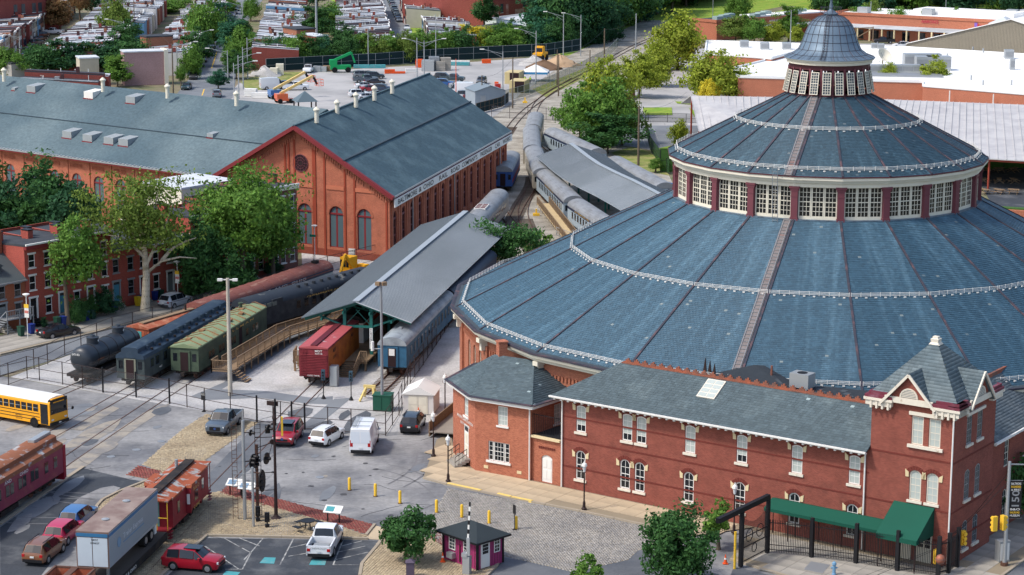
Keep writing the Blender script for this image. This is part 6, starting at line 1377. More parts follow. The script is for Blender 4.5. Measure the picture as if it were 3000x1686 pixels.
FAR=[('suv',(32,46,54),1098,231,5,'dark green car furthest back in the left group of the far lot'),('pickup',(92,102,110),1070,242,12,'slate grey pickup in the left group of the far lot'),('sedan',(46,34,40),1098,248,8,'dark maroon saloon in the left group of the far lot'),('sedan',WHITE,1070,259,12,'white saloon behind the red car in the far lot'),('sedan',(150,34,44),1086,268,10,'red saloon in the left group of the far lot'),('suv',(36,54,78),1120,268,-10,'dark blue crossover beside the red saloon in the far lot'),('suv',WHITE,1052,284,14,'white crossover nearest the roof ridge in the far lot'),('sedan',(214,216,220),1076,292,14,'white saloon nearest the roof ridge in the far lot'),('suv',(30,84,142),1301,252,-8,'bright blue large sport utility in the far lot'),('pickup',(52,66,72),1325,240,-14,'dark pickup behind the bright blue sport utility'),('sedan',(140,148,156),1347,258,-20,'grey saloon beside the white van in the far lot'),('sedan',(84,110,148),1368,259,-20,'pale blue saloon at the right of the far lot group'),('van',WHITE,1348,276,180,'white van in the far lot beside the grey hut'),('suv',(28,62,72),1368,288,-6,'dark teal crossover next to the grey hut'),('suv',(54,60,68),1411,246,260,'dark grey sport utility facing us alone in the far lot'),('pickup',WHITE,905,212,265,'white pickup parked by the dark screened fence'),('pickup',WHITE,866,264,10,'white pickup behind the boom lifts'),('sedan',(60,64,70),1080,226,8,'charcoal saloon at the back of the left group in the far lot'),('suv',(120,126,130),1062,228,8,'pale grey crossover at the back of the left group in the far lot'),('sedan',(170,174,178),1105,284,14,'silver saloon right of the white crossover in the far lot'),('suv',(40,44,50),1300,234,-8,'black crossover behind the bright blue sport utility'),('sedan',(96,30,36),1390,292,-6,'dark red saloon hidden by the grey hut'),('van',(206,208,210),800,262,20,'white van behind the blue boom lift'),('suv',(36,70,110),845,258,10,'blue crossover behind the boom lifts'),('sedan',(200,202,204),1330,290,-4,'white saloon left of the teal crossover'),('sedan',(30,52,56),547,262,268,'dark teal saloon driving out of the side street'),('suv',(60,60,62),567,232,275,'black jeep parked first at the left kerb of the side street'),('sedan',(130,138,146),661,227,95,'silver saloon parked at the right kerb of the side street'),('suv',(110,116,122),636,284,95,'grey car parked by the shrub at the street corner'),('sedan',(90,110,130),679,78,274,'car with lit headlamps coming down the side street'),('pickup',WHITE,657,86,10,'white pickup crossing the side street far back'),('sedan',(200,204,206),1192,88,275,'white saloon in the back street'),('sedan',(190,194,196),1197,101,275,'second white saloon in the back street'),('pickup',(96,106,112),1832,337,2,'grey pickup parked at the fenced lot on the right'),('suv',WHITE,2640,140,180,'white car parked beside the white mall roof'),('pickup',BLK,2590,128,180,'black pickup at the mall front'),('pickup',WHITE,2519,113,180,'white pickup near the goal post frame at the mall'),('pickup',WHITE,158,101,175,'white pickup between the rowhouse blocks')]
for kd,c,u,v,a_,lb in FAR:p=G(u,v);vehicle('pickup_truck' if kd=='pickup' else 'van' if kd=='van' else 'car',lb,kd,c,(p.x,p.y,0),R(a_),lite=True)
pal=[(36,40,44),(90,96,104),(60,66,74),(150,154,158),(28,44,70),(70,30,34)]
def kerbside(a,b,n,name,hd_,seed):
 rnd=random.Random(seed);a,b=Vector(a),Vector(b)
 for i in range(n):
  p=a.lerp(b,(i+.5)/n);vehicle('car','%s car from the near end parked along %s'%(nth(i),name),'suv' if i%2 else 'sedan',pal[rnd.randrange(len(pal))],(p.x,p.y,0),hd_,group='cars parked along '+name,lite=True)
kerbside(G(572,218),G(700,20),18,'the left kerb of the side street',R(275),1);kerbside(G(1172,68),G(1140,0),11,'the right kerb of the back street',R(275),3);kerbside(G(1122,60),G(1110,0),8,'the left kerb of the back street',R(275),4)
kerbside(G(75,175),G(150,75),9,'the lane between the left rowhouse blocks',R(60),5)
# rowhouses by the yard
M['br1']=brick('dark_red_brick',(166,76,64),(142,64,56),(172,116,104),dirt=.12)
M['br2']=brick('orange_brown_brick',(150,82,58),(128,68,50),(160,124,102))
M['br3']=brick('brown_corner_brick',(118,78,70),(98,62,58),(140,110,100))
M['roofblk']=mat('tarred_flat_roof',(58,62,68),.9,.14,.3,c2=(78,80,84),mix=(.5,.7));M['roofsl']=mat('rowhouse_slate',(74,82,84),.85,.14,.4,fine=.12)
M['roofwhite']=mat('silver_coated_roof',(206,210,214),.6,.1,.4,c2=(168,174,180),mix=(.5,.7));M['clap']=mat('white_clapboard',(222,216,200),.7,.05,.8)
FA=Vector((-59.6,234.4,0));FB=Vector((-27.6,272.4,0));hF=head(FA,FB);dF=(FB-FA).normalized();nF=Vector((-math.sin(hF),math.cos(hF),0));LF=(FB-FA).length
def fs(u,z=3.):return along(FA,FB,u,z)*LF
DC={'black':(26,26,30),'blue':(72,130,150),'brown':(116,62,44),'red':(130,34,44),'grey':(120,124,124)}
def house(label,u0,u1,H,br,cols,zs_,door,dcol,roof,depth=11.,wt='white',steps=4,floors=3,dormers=()):
 x0,x1=fs(u0),fs(u1);w_=x1-x0;p0=FA+dF*x0;h=thing('rowhouse',label,'house',p0,hF);ops_=[];z0=.9
 for ci,uc in enumerate(cols):
  xc=fs(uc)-x0
  for fi in range(floors):
   z,hh=zs_[fi]
   if fi==0 and ci==door:ops_.append((xc,z0-.1,.95,2.4,0));continue
   ops_.append((xc,z,.9,hh,0))
 wall(h,w_,H,ops_,M[br],th=.15)
 for ci,uc in enumerate(cols):
  xc=fs(uc)-x0
  for fi in range(floors):
   z,hh=zs_[fi]
   if fi==0 and ci==door:
    d=MB().box(xc-.42,xc+.42,.06,.12,z0-.1,z0+1.95).build('door',mat('door_'+dcol,DC[dcol],.5,.05),h);MB().box(xc-.4,xc+.4,.05,.1,z0+2.0,z0+2.28).build('fanlight',M['glass'],d);MB().box(xc-.62,xc-.44,-.05,.1,z0-.1,z0+2.4).box(xc+.44,xc+.62,-.05,.1,z0-.1,z0+2.4).box(xc-.7,xc+.7,-.09,.1,z0+2.3,z0+2.52).build('door_surround',M[wt],h)
    for k in range(steps):MB().box(xc-.55,xc+.55,-.32*(steps-k),-.02,(z0-.1)*k/steps+.05,(z0-.1)*(k+1)/steps).build('step',M['br1' if k%2 else 'walk_grey']if dcol=='brown' else M['walk_grey']if dcol!='black' else M['black'],h)
    continue
   window(h,.9,hh,(xc,.1,z),0,1,2,fm=wt,fw=.07,single=True,mw=.05);MB().box(xc-.58,xc+.58,-.07,.1,z+hh,z+hh+.2).build('lintel',M[wt],h);MB().box(xc-.56,xc+.56,-.09,.1,z-.14,z-.001).build('sill',M[wt],h)
 wall(h,depth,H,[],M[br],(w_,0,0),R(90));wall(h,depth,H,[],M[br],(0,depth,0),R(-90));wall(h,w_,H,[],M[br],(w_,depth,0),R(180))
 if roof=='flat':
  MB().slab([(-.02,-.35,H+.25),(w_+.02,-.35,H+.25),(w_+.02,depth,H-.35),(-.02,depth,H-.35)],.25).build('roof',M['roofblk'],h);MB().box(-.02,w_+.02,-.45,.05,H-.35,H+.1).build('cornice',M['winmar']if 'burgundy' in label else M['cream'],h);MB().box(-.04,w_+.04,-.5,-.3,H+.1,H+.3).build('parapet_edge',M['white'],h)
  for k,(cx_,cy_)in enumerate(((.5,5.5),(w_-.5,4.0))):c=MB().box(cx_-.35,cx_+.35,cy_-.6,cy_+.6,H-.3,H+1.0).build('chimney',M['br1'],h);MB().box(cx_-.4,cx_+.4,cy_-.65,cy_+.65,H+.98,H+1.1).build('chimney_cap',M['black'],c)
 else:
  rz_=H+roof
  MB().slab([(-.03,-.4,H-.15),(w_+.03,-.4,H-.15),(w_+.03,depth*.5,rz_),(-.03,depth*.5,rz_)],.15).slab([(w_+.03,depth+.3,H-.15),(-.03,depth+.3,H-.15),(-.03,depth*.5,rz_),(w_+.03,depth*.5,rz_)],.15).build('roof',M['roofsl'],h)
  for x in(0,w_-.12):MB().prof([(0,H),(depth,H),(depth/2,rz_)],'x',x,x+.12).build('gable_wall',M[br],h)
  MB().box(-.03,w_+.03,-.46,-.36,H-.25,H-.08).build('gutter',M['grey'],h)
  for ud in dormers:
   xd=fs(ud,8)-x0;dm=MB().box(xd-.75,xd+.75,1.2,3.6,H-.1,H+1.6).build('dormer',M['roofsl'],h);window(h,.8,1.2,(xd,1.19,H+.3),0,1,2,fm='white',fw=.07);MB().prof([(xd-.95,H+1.55),(xd+.95,H+1.55),(xd,H+2.2)],'y',1.0,3.8).build('dormer_roof',M['roofsl'],h)
  MB().box(w_-.9,w_-.1,depth*.35,depth*.5,H+.5,rz_+1.6).build('chimney',M['br2'],h)
 return h
Z3=((1.15,1.85),(4.15,1.65),(6.75,1.55));Z2=((1.2,1.8),(4.0,1.6))
house('orange brown brick rowhouse with slate roof and white dormer at the left edge',-25,76,5.7,'br2',(8,54),((1.25,1.75),(3.75,1.5)),0,'grey',3.4,wt='grey',floors=2,dormers=(6,))
house('burgundy brick rowhouse with black door next to the dormered house',77,161,9.3,'br1',(98,143),Z3,0,'black','flat')
house('burgundy brick rowhouse with blue door behind the leaning elm',161.5,245,9.3,'br1',(183,226),Z3,0,'blue','flat')
house('burgundy brick rowhouse with brown door and brick stoop',245.5,329,9.3,'br1',(266,308),Z3,0,'brown','flat')
house('two storey rowhouse with tall blue door and grey timber steps',329.5,409,7.2,'br1',(341,384),((1.4,1.75),(4.3,1.6)),0,'blue',2.2,floors=2,wt='grey')
house('two storey rowhouse with red door beside the sycamore trunk',409.5,478,7.0,'br1',(420,458),((1.4,1.75),(4.3,1.6)),0,'red',2.2,floors=2)
for i,(a,b,H_)in enumerate(((478.5,560,7.2),(560.5,640,9.3),(640.5,715,8.8),(715.5,784,9.6))):house('%s of the shaded brick rowhouses behind the big maple'%nth(i),a,b,H_,'br1',(a+20,b-20),((1.4,1.75),(4.3,1.6))if H_<8 else Z3,0,('grey','black','brown','blue')[i],'flat',floors=2 if H_<8 else 3)
house('tall brown brick corner rowhouse beside the car shop gable',784.5,872,11.2,'br3',(805,830,857),((1.4,1.75),(4.6,1.7),(8.3,1.7)),0,'black','flat',depth=9)
wb=thing('clapboard_house','white clapboard house rising behind the shaded rowhouses','house',FA+dF*(fs(690)+1)+nF*11,hF)
MB().box(0,9.5,0,8,0,10.6).build('wall',M['clap'],wb);MB().box(-.1,9.6,-.1,8.1,10.6,10.85).build('roof',M['roofwhite'],wb)
for i in range(24):MB().box(-.03,9.53,-.03,8,7.2+i*.14,7.22+i*.14).build('clapboard',M['cream'],wb)
MB().box(.8,1.7,-.04,.0,7.6,9.7).build('door',M['white'],wb);MB().box(1.0,1.5,-.06,-.02,8.5,9.5).build('pane',M['glassd'],wb);MB().box(-5.2,-.02,-.5,6,0,7.0).build('rear_addition',M['clap'],wb);MB().box(-5.3,-.02,-.6,6.1,7.0,7.15).build('rear_roof',M['roofwhite'],wb)
# rowhouse blocks in the distance
RBK=[brick('bg_red_brick',(138,66,58),(116,54,50),(150,110,100)),mat('bg_grey_render',(168,164,158),.9,.08),mat('bg_cream_render',(190,180,162),.9,.08),brick('bg_brown_brick',(150,92,70),(128,78,62),(160,130,115)),mat('bg_blue_render',(104,150,184),.8,.08),mat('bg_white_render',(200,198,194),.85,.06)]
RRF=[M['roofwhite'],mat('bg_grey_roof',(166,170,176),.8,.12,.3,c2=(120,124,130)),mat('bg_dark_roof',(60,62,70),.9,.12,.3),M['roofwhite'],mat('bg_pale_roof',(184,190,198),.7,.12,.3,c2=(140,146,154))]
PAR=mat('oxblood_parapet',(74,50,52),.9,.12);STR=R(94.7);BW=MB().box(-.05,.05,-.5,.5,0,1.5).mesh('window',M['glassd'])
def block(u0,u1,v,n,name,fac=None,z=5.6,wd=4.6,seed=1,ang=STR):
 rnd=random.Random(seed);a,b=G(u0,v,z),G(u1,v,z);dp=(b-a).length;hd=head(a,b);d=Vector((math.cos(ang),math.sin(ang),0));sk=math.cos(ang-hd)
 for i in range(n):
  p=a+d*wd*i;H=z+rnd.uniform(-.2,.25)+(.8 if rnd.random()<.08 else 0);h=thing('rowhouse','%s house from the near end of %s'%(nth(i),name),'house',(p.x,p.y,0),hd,'houses of '+name);o=Vector((0,0,0))
  f=lambda x,y,zz:(x+y*math.cos(ang-hd),y*math.sin(ang-hd),zz);kx=rnd.uniform(-.5,.5)
  x0,x1,y0,y1=kx*.5,dp+kx,.03,wd-.03
  hi,lo=(H+.1,H-.7)if fac!='R' else(H-.7,H+.1);mb=MB();mb.add([f(x,y,zz)for zs in((0,)*4,(hi-.1,lo-.1,lo-.1,hi-.1))for(x,y),zz in zip(((x0,y0),(x1,y0),(x1,y1),(x0,y1)),zs)],[(0,1,5,4),(1,2,6,5),(2,3,7,6),(3,0,4,7)]);mb.build('wall',RBK[rnd.choice((0,0,1,2,3,5)if rnd.random()>.08 else(4,))],h)
  rm=RRF[rnd.randrange(5)]
  MB().slab([f(x0,y0,hi),f(x1,y0,lo),f(x1,y1,lo),f(x0,y1,hi)],.15).build('roof',rm,h)
  MB().bar(f(x0,y0+.12,hi+.14),f(x1,y0+.12,lo+.14),.2,.2).build('parapet',PAR if rnd.random()<.4 else RRF[rnd.randrange(5)],h)
  if rnd.random()<.75:q=rnd.uniform(.2,.8);MB().rbox(f(x0+(x1-x0)*q,wd*.25,H-.6),.7,.5,1.5,0).build('chimney',RBK[rnd.choice((0,3))]if rnd.random()<.6 else PAR,h)
  if rnd.random()<.4:q=rnd.uniform(.3,.7);MB().rbox(f(x0+(x1-x0)*q,wd*.65,H-.5),1.0,.8,.7,0).build('roof_hatch',M['roofwhite']if rnd.random()<.5 else M['galv'],h)
  for k in range(rnd.randint(0,3)):q=rnd.uniform(.15,.9);MB().cyl(f(x0+(x1-x0)*q,wd*rnd.uniform(.3,.8),H-.6),f(x0+(x1-x0)*q,wd*.5,H+.5),.07,n=5).build('vent_pipe',M['white'],h)
  if fac:
   xx=x1 if fac=='R' else x0;sg=1 if fac=='R' else-1
   MB().bar(f(xx+sg*.12,y0,H+.02),f(xx+sg*.12,y1,H+.02),.3,.5).build('cornice',M['white']if rnd.random()<.6 else PAR,h)
   for zz in(.9,3.4):
    for yy in(.28,.72):
     o=obj('window',BW,h,f(xx+sg*.02,wd*yy,zz));
   MB().bar(f(xx+sg*.03,wd*.5,0.),f(xx+sg*.03,wd*.5,2.1),.9,.06).build('door',M['white']if i%3 else M['navy'],h)if i%2 else None
block(-190,-4,122,34,'the leftmost rowhouse block','R',seed=1);block(92,288,158,34,'the rowhouse block behind the grey wing roof','R',seed=2,z=5.2);block(425,548,152,34,'the rowhouse block left of the tree lined street','R',seed=3);block(738,876,136,36,'the rowhouse block right of the tree lined street',None,seed=4);block(985,1151,114,34,'the rowhouse block left of the back street','R',seed=5);block(1262,1396,98,12,'the rowhouse block right of the back street','L',seed=6)
block(305,420,60,18,'the small far rowhouse block at the top',None,seed=7);block(560,640,30,10,'the short row behind the street trees',None,seed=8);block(62,292,232,4,'the low row just above the grey wing roof',None,z=5.2,seed=9);block(1190,1290,26,14,'the far row beside the brick warehouse','L',seed=10)
def slabhouse(name,label,px,H,m,roof,cat='building',dz=.3,back=14.,parapet=None,win=()):
 """plain block from the foot of its front wall (left, right) running back"""
 a,b=G(*px[0]),G(*px[1]);hd=head(a,b);L=(b-a).length;t=thing(name,label,cat,a,hd);MB().box(0,L,0,back,0,H).build('wall',m,t);MB().box(-.15,L+.15,-.15,back+.15,H,H+dz).build('roof',roof,t)
 if parapet:MB().box(-.2,L+.2,-.2,.15,H,H+dz+.5).box(-.2,.1,-.2,back,H,H+dz+.5).box(L-.1,L+.2,-.2,back,H,H+dz+.5).build('parapet',parapet,t)
 for x,z,w_,h_ in win:o=MB().box(x*L-w_/2,x*L+w_/2,-.06,.02,z,z+h_).build('window',M['glassd'],t);MB().box(x*L-w_/2-.1,x*L+w_/2+.1,-.04,.02,z-.12,z).build('sill',M['white'],o)
 return t,L
sc,L=slabhouse('school_building','red brick school with white cornice and pediment at the top left',((-90,122),(138,98)),12.5,RBK[0],M['roofblk'],back=26,win=[(.84,6.2,1.4,2.6),(.92,6.2,1.4,2.6),(.84,1.5,1.4,2.6),(.7,6.2,1.4,2.6),(.6,6.2,1.4,2.6)]);MB().box(-.5,L+.5,-.6,26,12.2,12.9).build('cornice',M['white'],sc)
MB().prof([(L*.55,12.9),(L*.95,12.9),(L*.75,15.3)],'y',-.7,1).build('pediment',RBK[0],sc);MB().bar((L*.54,-.8,12.9),(L*.75,-.8,15.5),.4).bar((L*.96,-.8,12.9),(L*.75,-.8,15.5),.4).build('raking_cornice',M['white'],sc)
slabhouse('brick_annexe','darker red brick block beside the school',((139,96),(180,90)),11.5,RBK[0],M['roofblk'],back=30);slabhouse('garden_wall','dark red garden wall beside the school',((176,80),(205,58)),2.2,RBK[0],PAR,'wall',.1,.4)
wh,L=slabhouse('brick_warehouse','large red brick warehouse with pale patches behind the hedge',((1415,84),(1606,62)),9.5,RBK[0],M['roofblk'],back=30,parapet=RBK[0],win=[(.28,4,1.4,2.6),(.62,5,1.4,1.6)])
for x,z,w_,h_ in((.12,3.2,2.6,3.2),(.2,3.4,2.2,3),(.36,3.4,1.2,3),(.55,2.4,4.5,2.2)):MB().box(x*L-w_/2,x*L+w_/2,-.03,.01,z,z+h_).build('pale_patch',mat('worn_limewash',(176,140,132),.9,.2,.6,c2=(148,92,84),mix=(.4,.6)),wh)
slabhouse('brick_tower','red brick stair tower at the right end of the warehouse',((1600,60),(1622,55)),14,RBK[0],M['roofblk'],back=12)
ml,L=slabhouse('mural_building','long white building with blue animal mural',((1550,112),(1700,96)),4.6,mat('mural_wall',(196,206,212),.8,.1,.12,c2=(110,140,168),mix=(.56,.62)),M['roofwhite'],back=12)
for x,s_ in((.22,1.),(.62,1.25),(.85,.9)):MB().prof([(x*L-1.8*s_,.5),(x*L+1.8*s_,.5),(x*L+1.5*s_,2.2*s_),(x*L+1.1*s_,3.4*s_),(x*L+.4*s_,2.6*s_),(x*L-.6*s_,2.6*s_),(x*L-1.2*s_,3.3*s_),(x*L-1.5*s_,2.*s_)],'y',-.03,.0).build('mural_figure',mat('mural_blue',(74,116,150),.8,.15),ml)
slabhouse('white_shed','long white low building in front of the warehouse',((1490,98),(1612,80)),3.6,M['roofwhite'],M['galv'],back=8);slabhouse('dark_lean_to','dark roofed lean-to below the warehouse',((1450,122),(1560,106)),3.2,M['roofblk'],M['roofblk'],back=9)
pw,L=slabhouse('brick_gable_house','house showing a long bare faded pink brick side wall',((366,252),(488,248)),7.4,brick('faded_pink_brick',(172,134,134),(150,112,112),(190,170,166)),M['roofwhite'],back=5,dz=.25);MB().box(L-.4,L+.5,-.3,5,0,7.8).build('front_wall',M['cream'],pw)
slabhouse('brick_end_house','house with bare orange brick end wall above the pink one',((432,204),(508,200)),7.6,RBK[3],M['roofblk'],back=4.4);slabhouse('rendered_house','house with tan rendered side wall beyond the low row',((236,252),(292,250)),6.0,RBK[2],M['roofwhite'],back=5);slabhouse('garage_block','block of grey sheds at the left above the wing roof',((35,232),(75,228)),3.4,RBK[1],M['roofblk'],back=6)
slabhouse('tan_house','small brown brick house beside the tall pole',((870,165),(925,162)),6.6,RBK[3],M['roofblk'],back=8);slabhouse('white_house','small white and red house among the hedge trees',((930,182),(962,180)),6.2,RBK[0],M['roofwhite'],back=8,win=[(.5,3.6,1.,1.8)]);slabhouse('grey_house','grey brick house with white windows behind the hedge',((1345,66),(1392,64)),7.5,RBK[1],M['roofblk'],back=10,win=[(.25,4.6,1,1.6),(.7,4.6,1,1.6),(.3,1.4,1,1.6)]);slabhouse('teal_house','three storey house with teal deck railings',((1060,48),(1122,46)),9.5,RBK[5],M['roofwhite'],back=10,win=[(.8,6,1.6,1.3)]);slabhouse('distant_flats','cream block of flats beyond the trees at the top',((1722,14),(1800,10)),8,RBK[2],RBK[3],back=14);slabhouse('pale_house','pale house at the top edge left of the tall trees',((290,28),(405,24)),9,RBK[5],M['roofwhite'],back=12)
# shopping centre on the right
M['mallbrick']=brick('mall_brick',(176,104,80),(156,92,72),(196,160,140));M['mallroof']=mat('white_membrane_roof',(238,237,234),.7,.03,.1,c2=(228,226,222));M['cap']=mat('white_parapet_cap',(232,232,230),.6,.03)
def volume(name,label,px,zr,m,roof,world=None,rim=.5,cat='shopping centre'):
 """flat roofed block over an outline given at roof height"""
 P=[Vector((x,y,0))for x,y in world]if world else[G(u,v,zr)for u,v in px];ar=sum(P[i].x*P[(i+1)%len(P)].y-P[(i+1)%len(P)].x*P[i].y for i in range(len(P)));P=P if ar>0 else P[::-1]
 t=thing(name,label,cat,(P[0].x,P[0].y,0));Q=[(p.x-P[0].x,p.y-P[0].y)for p in P];n=len(Q)
 MB().prism(Q,0,zr-.25).build('wall',m,t);MB().prism(Q,zr-.25,zr).build('roof',roof,t);mb=MB()
 for i in range(n):a,b=Q[i],Q[(i+1)%n];mb.bar((*a,zr+.12),(*b,zr+.12),.35,rim)
 mb.build('parapet',M['cap'],t);return t,Q
m1,Q1=volume('shopping_centre','vast white roofed brick store behind the roundhouse',[(2163,226),(2704,241),(2704,252),(3100,284),(3100,168),(2640,140),(2330,132),(2238,180),(2129,207)],6.,M['mallbrick'],M['mallroof'])
m2,Q2=volume('shopping_centre','white roofed brick store wing by the bright tree',[(2066,158),(2260,172),(2340,150),(2380,132),(2070,122)],6.6,M['mallbrick'],M['mallroof'])
o1=m1.location
def roofbox(par,u,v,z,sx,sy,h,m='galv',name='roof_unit'):
 p=G(u,v,z)-Vector((par.location.x,par.location.y,0));o=MB().box(-sx/2,sx/2,-sy/2,sy/2,0,h).box(-sx/2+.1,sx/2-.1,-sy/2-.02,-sy/2,h*.25,h*.8,m=1).build(name,[M[m],M['grey']],par,p);return o
for u in(2560,2592,2625,2657,2690,2712):roofbox(m1,u,213,6,2.4,2.2,1.7)
for u,w_ in((2715,5),(2748,5),(2700,8)):roofbox(m1,u,206 if u>2700 else 198,6,w_,3,3.0)
MB().rbox(G(2640,222,6)-Vector((o1.x,o1.y,0)),17,6,.35,R(-8)).build('plant_plinth',M['grey'],m1);roofbox(m1,2955,172,6,2,1.6,2.);roofbox(m1,2965,205,6,1.,1.,2.4);roofbox(m1,2562,142,6,1.6,1.2,1.2);roofbox(m1,2580,143,6,1.6,1.2,1.2)
for u,v in((2775,170),(2850,150),(2880,155),(2845,235),(2963,250),(2880,250)):p=G(u,v,6)-Vector((o1.x,o1.y,0));MB().cyl(p,p+Vector((0,0,1.0)),.18,n=6).build('roof_vent',M['galv'],m1)
for u in(2180,2240,2304):roofbox(m2,u,139 if u<2200 else 145,6.6,2,2,1.6)
for u,v in((2625,232),(2782,262),(2910,272)):p=G(u,v+4,5.6)-Vector((o1.x,o1.y,0));MB().cyl((p.x,p.y-.25,0),(p.x,p.y-.25,5.6),.12,n=6).build('downpipe',M['white'],m1)
MB().rbox(G(2683,262,3.0)-Vector((o1.x,o1.y+.3,0)),2.6,.1,2.4,R(-4)).build('wall_louvre',M['cream'],m1)
ds=thing('satellite_dish','white satellite dish on the store roof beside the cupola','satellite dish',G(2585,207,6.0));MB().cyl((0,0,0),(0,0,2.6),.1).build('mast',M['rust'],ds);o=MB().lathe([(.05,0),(.8,.15),(1.4,.5),(1.7,.85),(1.75,.85),(1.45,.45),(.8,.08)],20).build('reflector',M['cream'],ds,(0,0,2.9),smooth=50);o.rotation_euler=(R(50),0,R(35));MB().bar((0,0,2.9),(-.6,-1.0,4.0),.05).build('feed_arm',M['grey'],ds)
sm,L=slabhouse('strip_mall','brick strip mall with red signs behind the store',((2440,112),(2975,143)),6.6,M['mallbrick'],M['mallroof'],back=24,parapet=M['mallbrick'],cat='shopping centre')
MB().slab([(4,-3,3.6),(L,-3,3.6),(L,0,4.3),(4,0,4.3)],.15).build('arcade_roof',M['tin'],sm)
for i in range(14):MB().cyl((5+i*(L-6)/13,-2.7,0),(5+i*(L-6)/13,-2.7,3.6),.25,n=8).build('column',M['stone'],sm)
for i in range(9):MB().box(7+i*(L-12)/9,9.2+i*(L-12)/9,-.08,0,.3,2.8).build('shop_window',M['glass'],sm)
text('lettering','AARON\'S',1.3,mat('red_sign',(176,40,70),.5,.05),sm,(L*.54,-.25,5.9),((1,0,0),(0,0,1)),w=5);text('lettering','Rent-A-Center',1.2,MATS['red_sign'],sm,(L*.86,-.25,5.6),((1,0,0),(0,0,1)),w=7);MB().box(L*.78,L*.795,-.25,-.05,5.2,6.3).build('sign_panel',mat('purple_sign',(120,90,170),.5,.05),sm)
pv=MB().box(L-6,L-.5,-3.5,2,0,6.6).build('entrance_pavilion',M['mallbrick'],sm);MB().add([(L-6.6,-4,6.6),(L+.1,-4,6.6),(L+.1,2.6,6.6),(L-6.6,2.6,6.6),(L-3.2,-1.5,8.4),(L-3.2,.5,8.4)],[(0,1,4),(1,2,5,4),(2,3,5),(3,0,4,5)]).build('pavilion_roof',M['tin'],sm)
MB().box(L*.35,L*.9,12,22,6.8,8.2).build('raised_roof',M['mallroof'],sm)
for x,y in((.1,4),(.42,9),(.8,20),(.86,22)):MB().box(x*L,x*L+3,y,y+2.4,6.9,8.6).build('roof_unit',M['galv'],sm)
hs,L=slabhouse('shop_row','low brick shop row with flat dark roof beyond the bright trees',((2099,119),(2452,92)),4.8,M['mallbrick'],M['roofblk'],back=11,parapet=M['mallbrick'],cat='shopping centre')
for i in range(9):MB().box(2+i*L/10,4.4+i*L/10,2+(i%3)*2.6,4+(i%3)*2.6,5,6.3).build('roof_unit',mat('pale_green_unit',(150,170,166),.6,.06),hs)
MB().box(L*.4,L,4,10.8,5.12,5.5).build('white_roof',M['mallroof'],hs);text('lettering','H&R BLOCK',.9,M['white'],hs,(L*.46,-.25,4.3),((1,0,0),(0,0,1)),w=4);MB().box(L*.36,L*.38,-.25,-.2,3.9,4.8).build('sign_panel',mat('lime_sign',(90,190,60),.5,.05),hs);MB().box(L*.56,L*.66,-.25,-.2,3.7,4.9).build('sign_panel',mat('blue_sign',(40,70,150),.5,.05),hs);text('lettering','CHOCOLAT',.7,M['white'],hs,(L*.9,-.25,4.4),((1,0,0),(0,0,1)),w=4);MB().slab([(L*.3,-2.5,2.9),(L,-2.5,2.9),(L,0,3.4),(L*.3,0,3.4)],.12).build('arcade_roof',M['tin'],hs)
a,b=G(2655,146),G(3120,172);hd=head(a,b);L=(b-a).length;gw=thing('metal_warehouse','tan ribbed metal warehouse with low gable behind the white roof','warehouse',a,hd);M['ribtan']=mat('tan_metal_cladding',(146,138,122),.6,.06,.6)
GP=[(0,0),(L,0),(L,5.2),(L*.66,9.2),(0,1.6)];MB().prof(GP,'y',0,45).build('wall',M['ribtan'],gw);MB().slab([(0,-.4,1.75),(0,45,1.75),(L*.66,45,9.4),(L*.66,-.4,9.4)],.2).slab([(L,45,5.4),(L,-.4,5.4),(L*.66,-.4,9.4),(L*.66,45,9.4)],.2).build('roof',M['mallroof'],gw)
for i in range(110):x=(i+.5)*L/110;zt=1.6+7.6*x/(L*.66)if x<L*.66 else 9.2-4*(x-L*.66)/(L*.34);MB().box(x-.05,x+.05,-.07,0,0,zt).build('cladding_rib',M['ribtan'],gw)
sh=thing('metal_pavilion','wide open sided pavilion with pale ribbed metal roof behind the roundhouse','pavilion',(0,0,0));M['pavtin']=mat('pale_pavilion_metal',(200,196,192),.5,.06,.3,metal=.2,c2=(184,180,178))
EVE=[(32.3,370.7),(44,361),(58,351),(75.8,339.4),(90,333.5),(110,327)];RDG=[(32.3,389.5),(47,388),(66.2,385.2),(83.8,379.6),(98,375),(118,368)]
for i in range(5):
 a0,a1,b1,b0=(*EVE[i],5.),(*EVE[i+1],5.),(*RDG[i+1],9.),(*RDG[i],9.);MB().slab([a0,a1,b1,b0],.12).build('roof_panel',M['pavtin'],sh);A0,A1,B0,B1=[np.array(q)for q in(a0,a1,b0,b1)];k=int(np.linalg.norm(A1-A0)/1.3)
 for j in range(k):t_=j/k;MB().bar(A0+(A1-A0)*t_+(0,0,.05),B0+(B1-B0)*t_+(0,0,.05),.09,.1).build('standing_seam',M['pavtin'],sh)
 for q,zz in((a0,4.9),(b0,8.8)):MB().cyl((q[0]+.3,q[1]+1,0),(q[0]+.3,q[1]+1,zz),.18,n=6).build('column',mat('red_oxide_post',(150,66,50),.6,.1),sh)
 MB().bar((EVE[i][0],EVE[i][1]+.4,4.75),(EVE[i+1][0],EVE[i+1][1]+.4,4.75),.2,.4).build('eave_truss',MATS['red_oxide_post'],sh);MB().slab([(RDG[i][0],RDG[i][1]+22,5),(RDG[i+1][0],RDG[i+1][1]+22,5),b1,b0],.12).build('back_slope',M['pavtin'],sh)
sheet('patio',M['dark_asphalt'],[(2862,520),(2900,484),(3060,478),(3060,640),(2990,640),(2900,590)],.0)
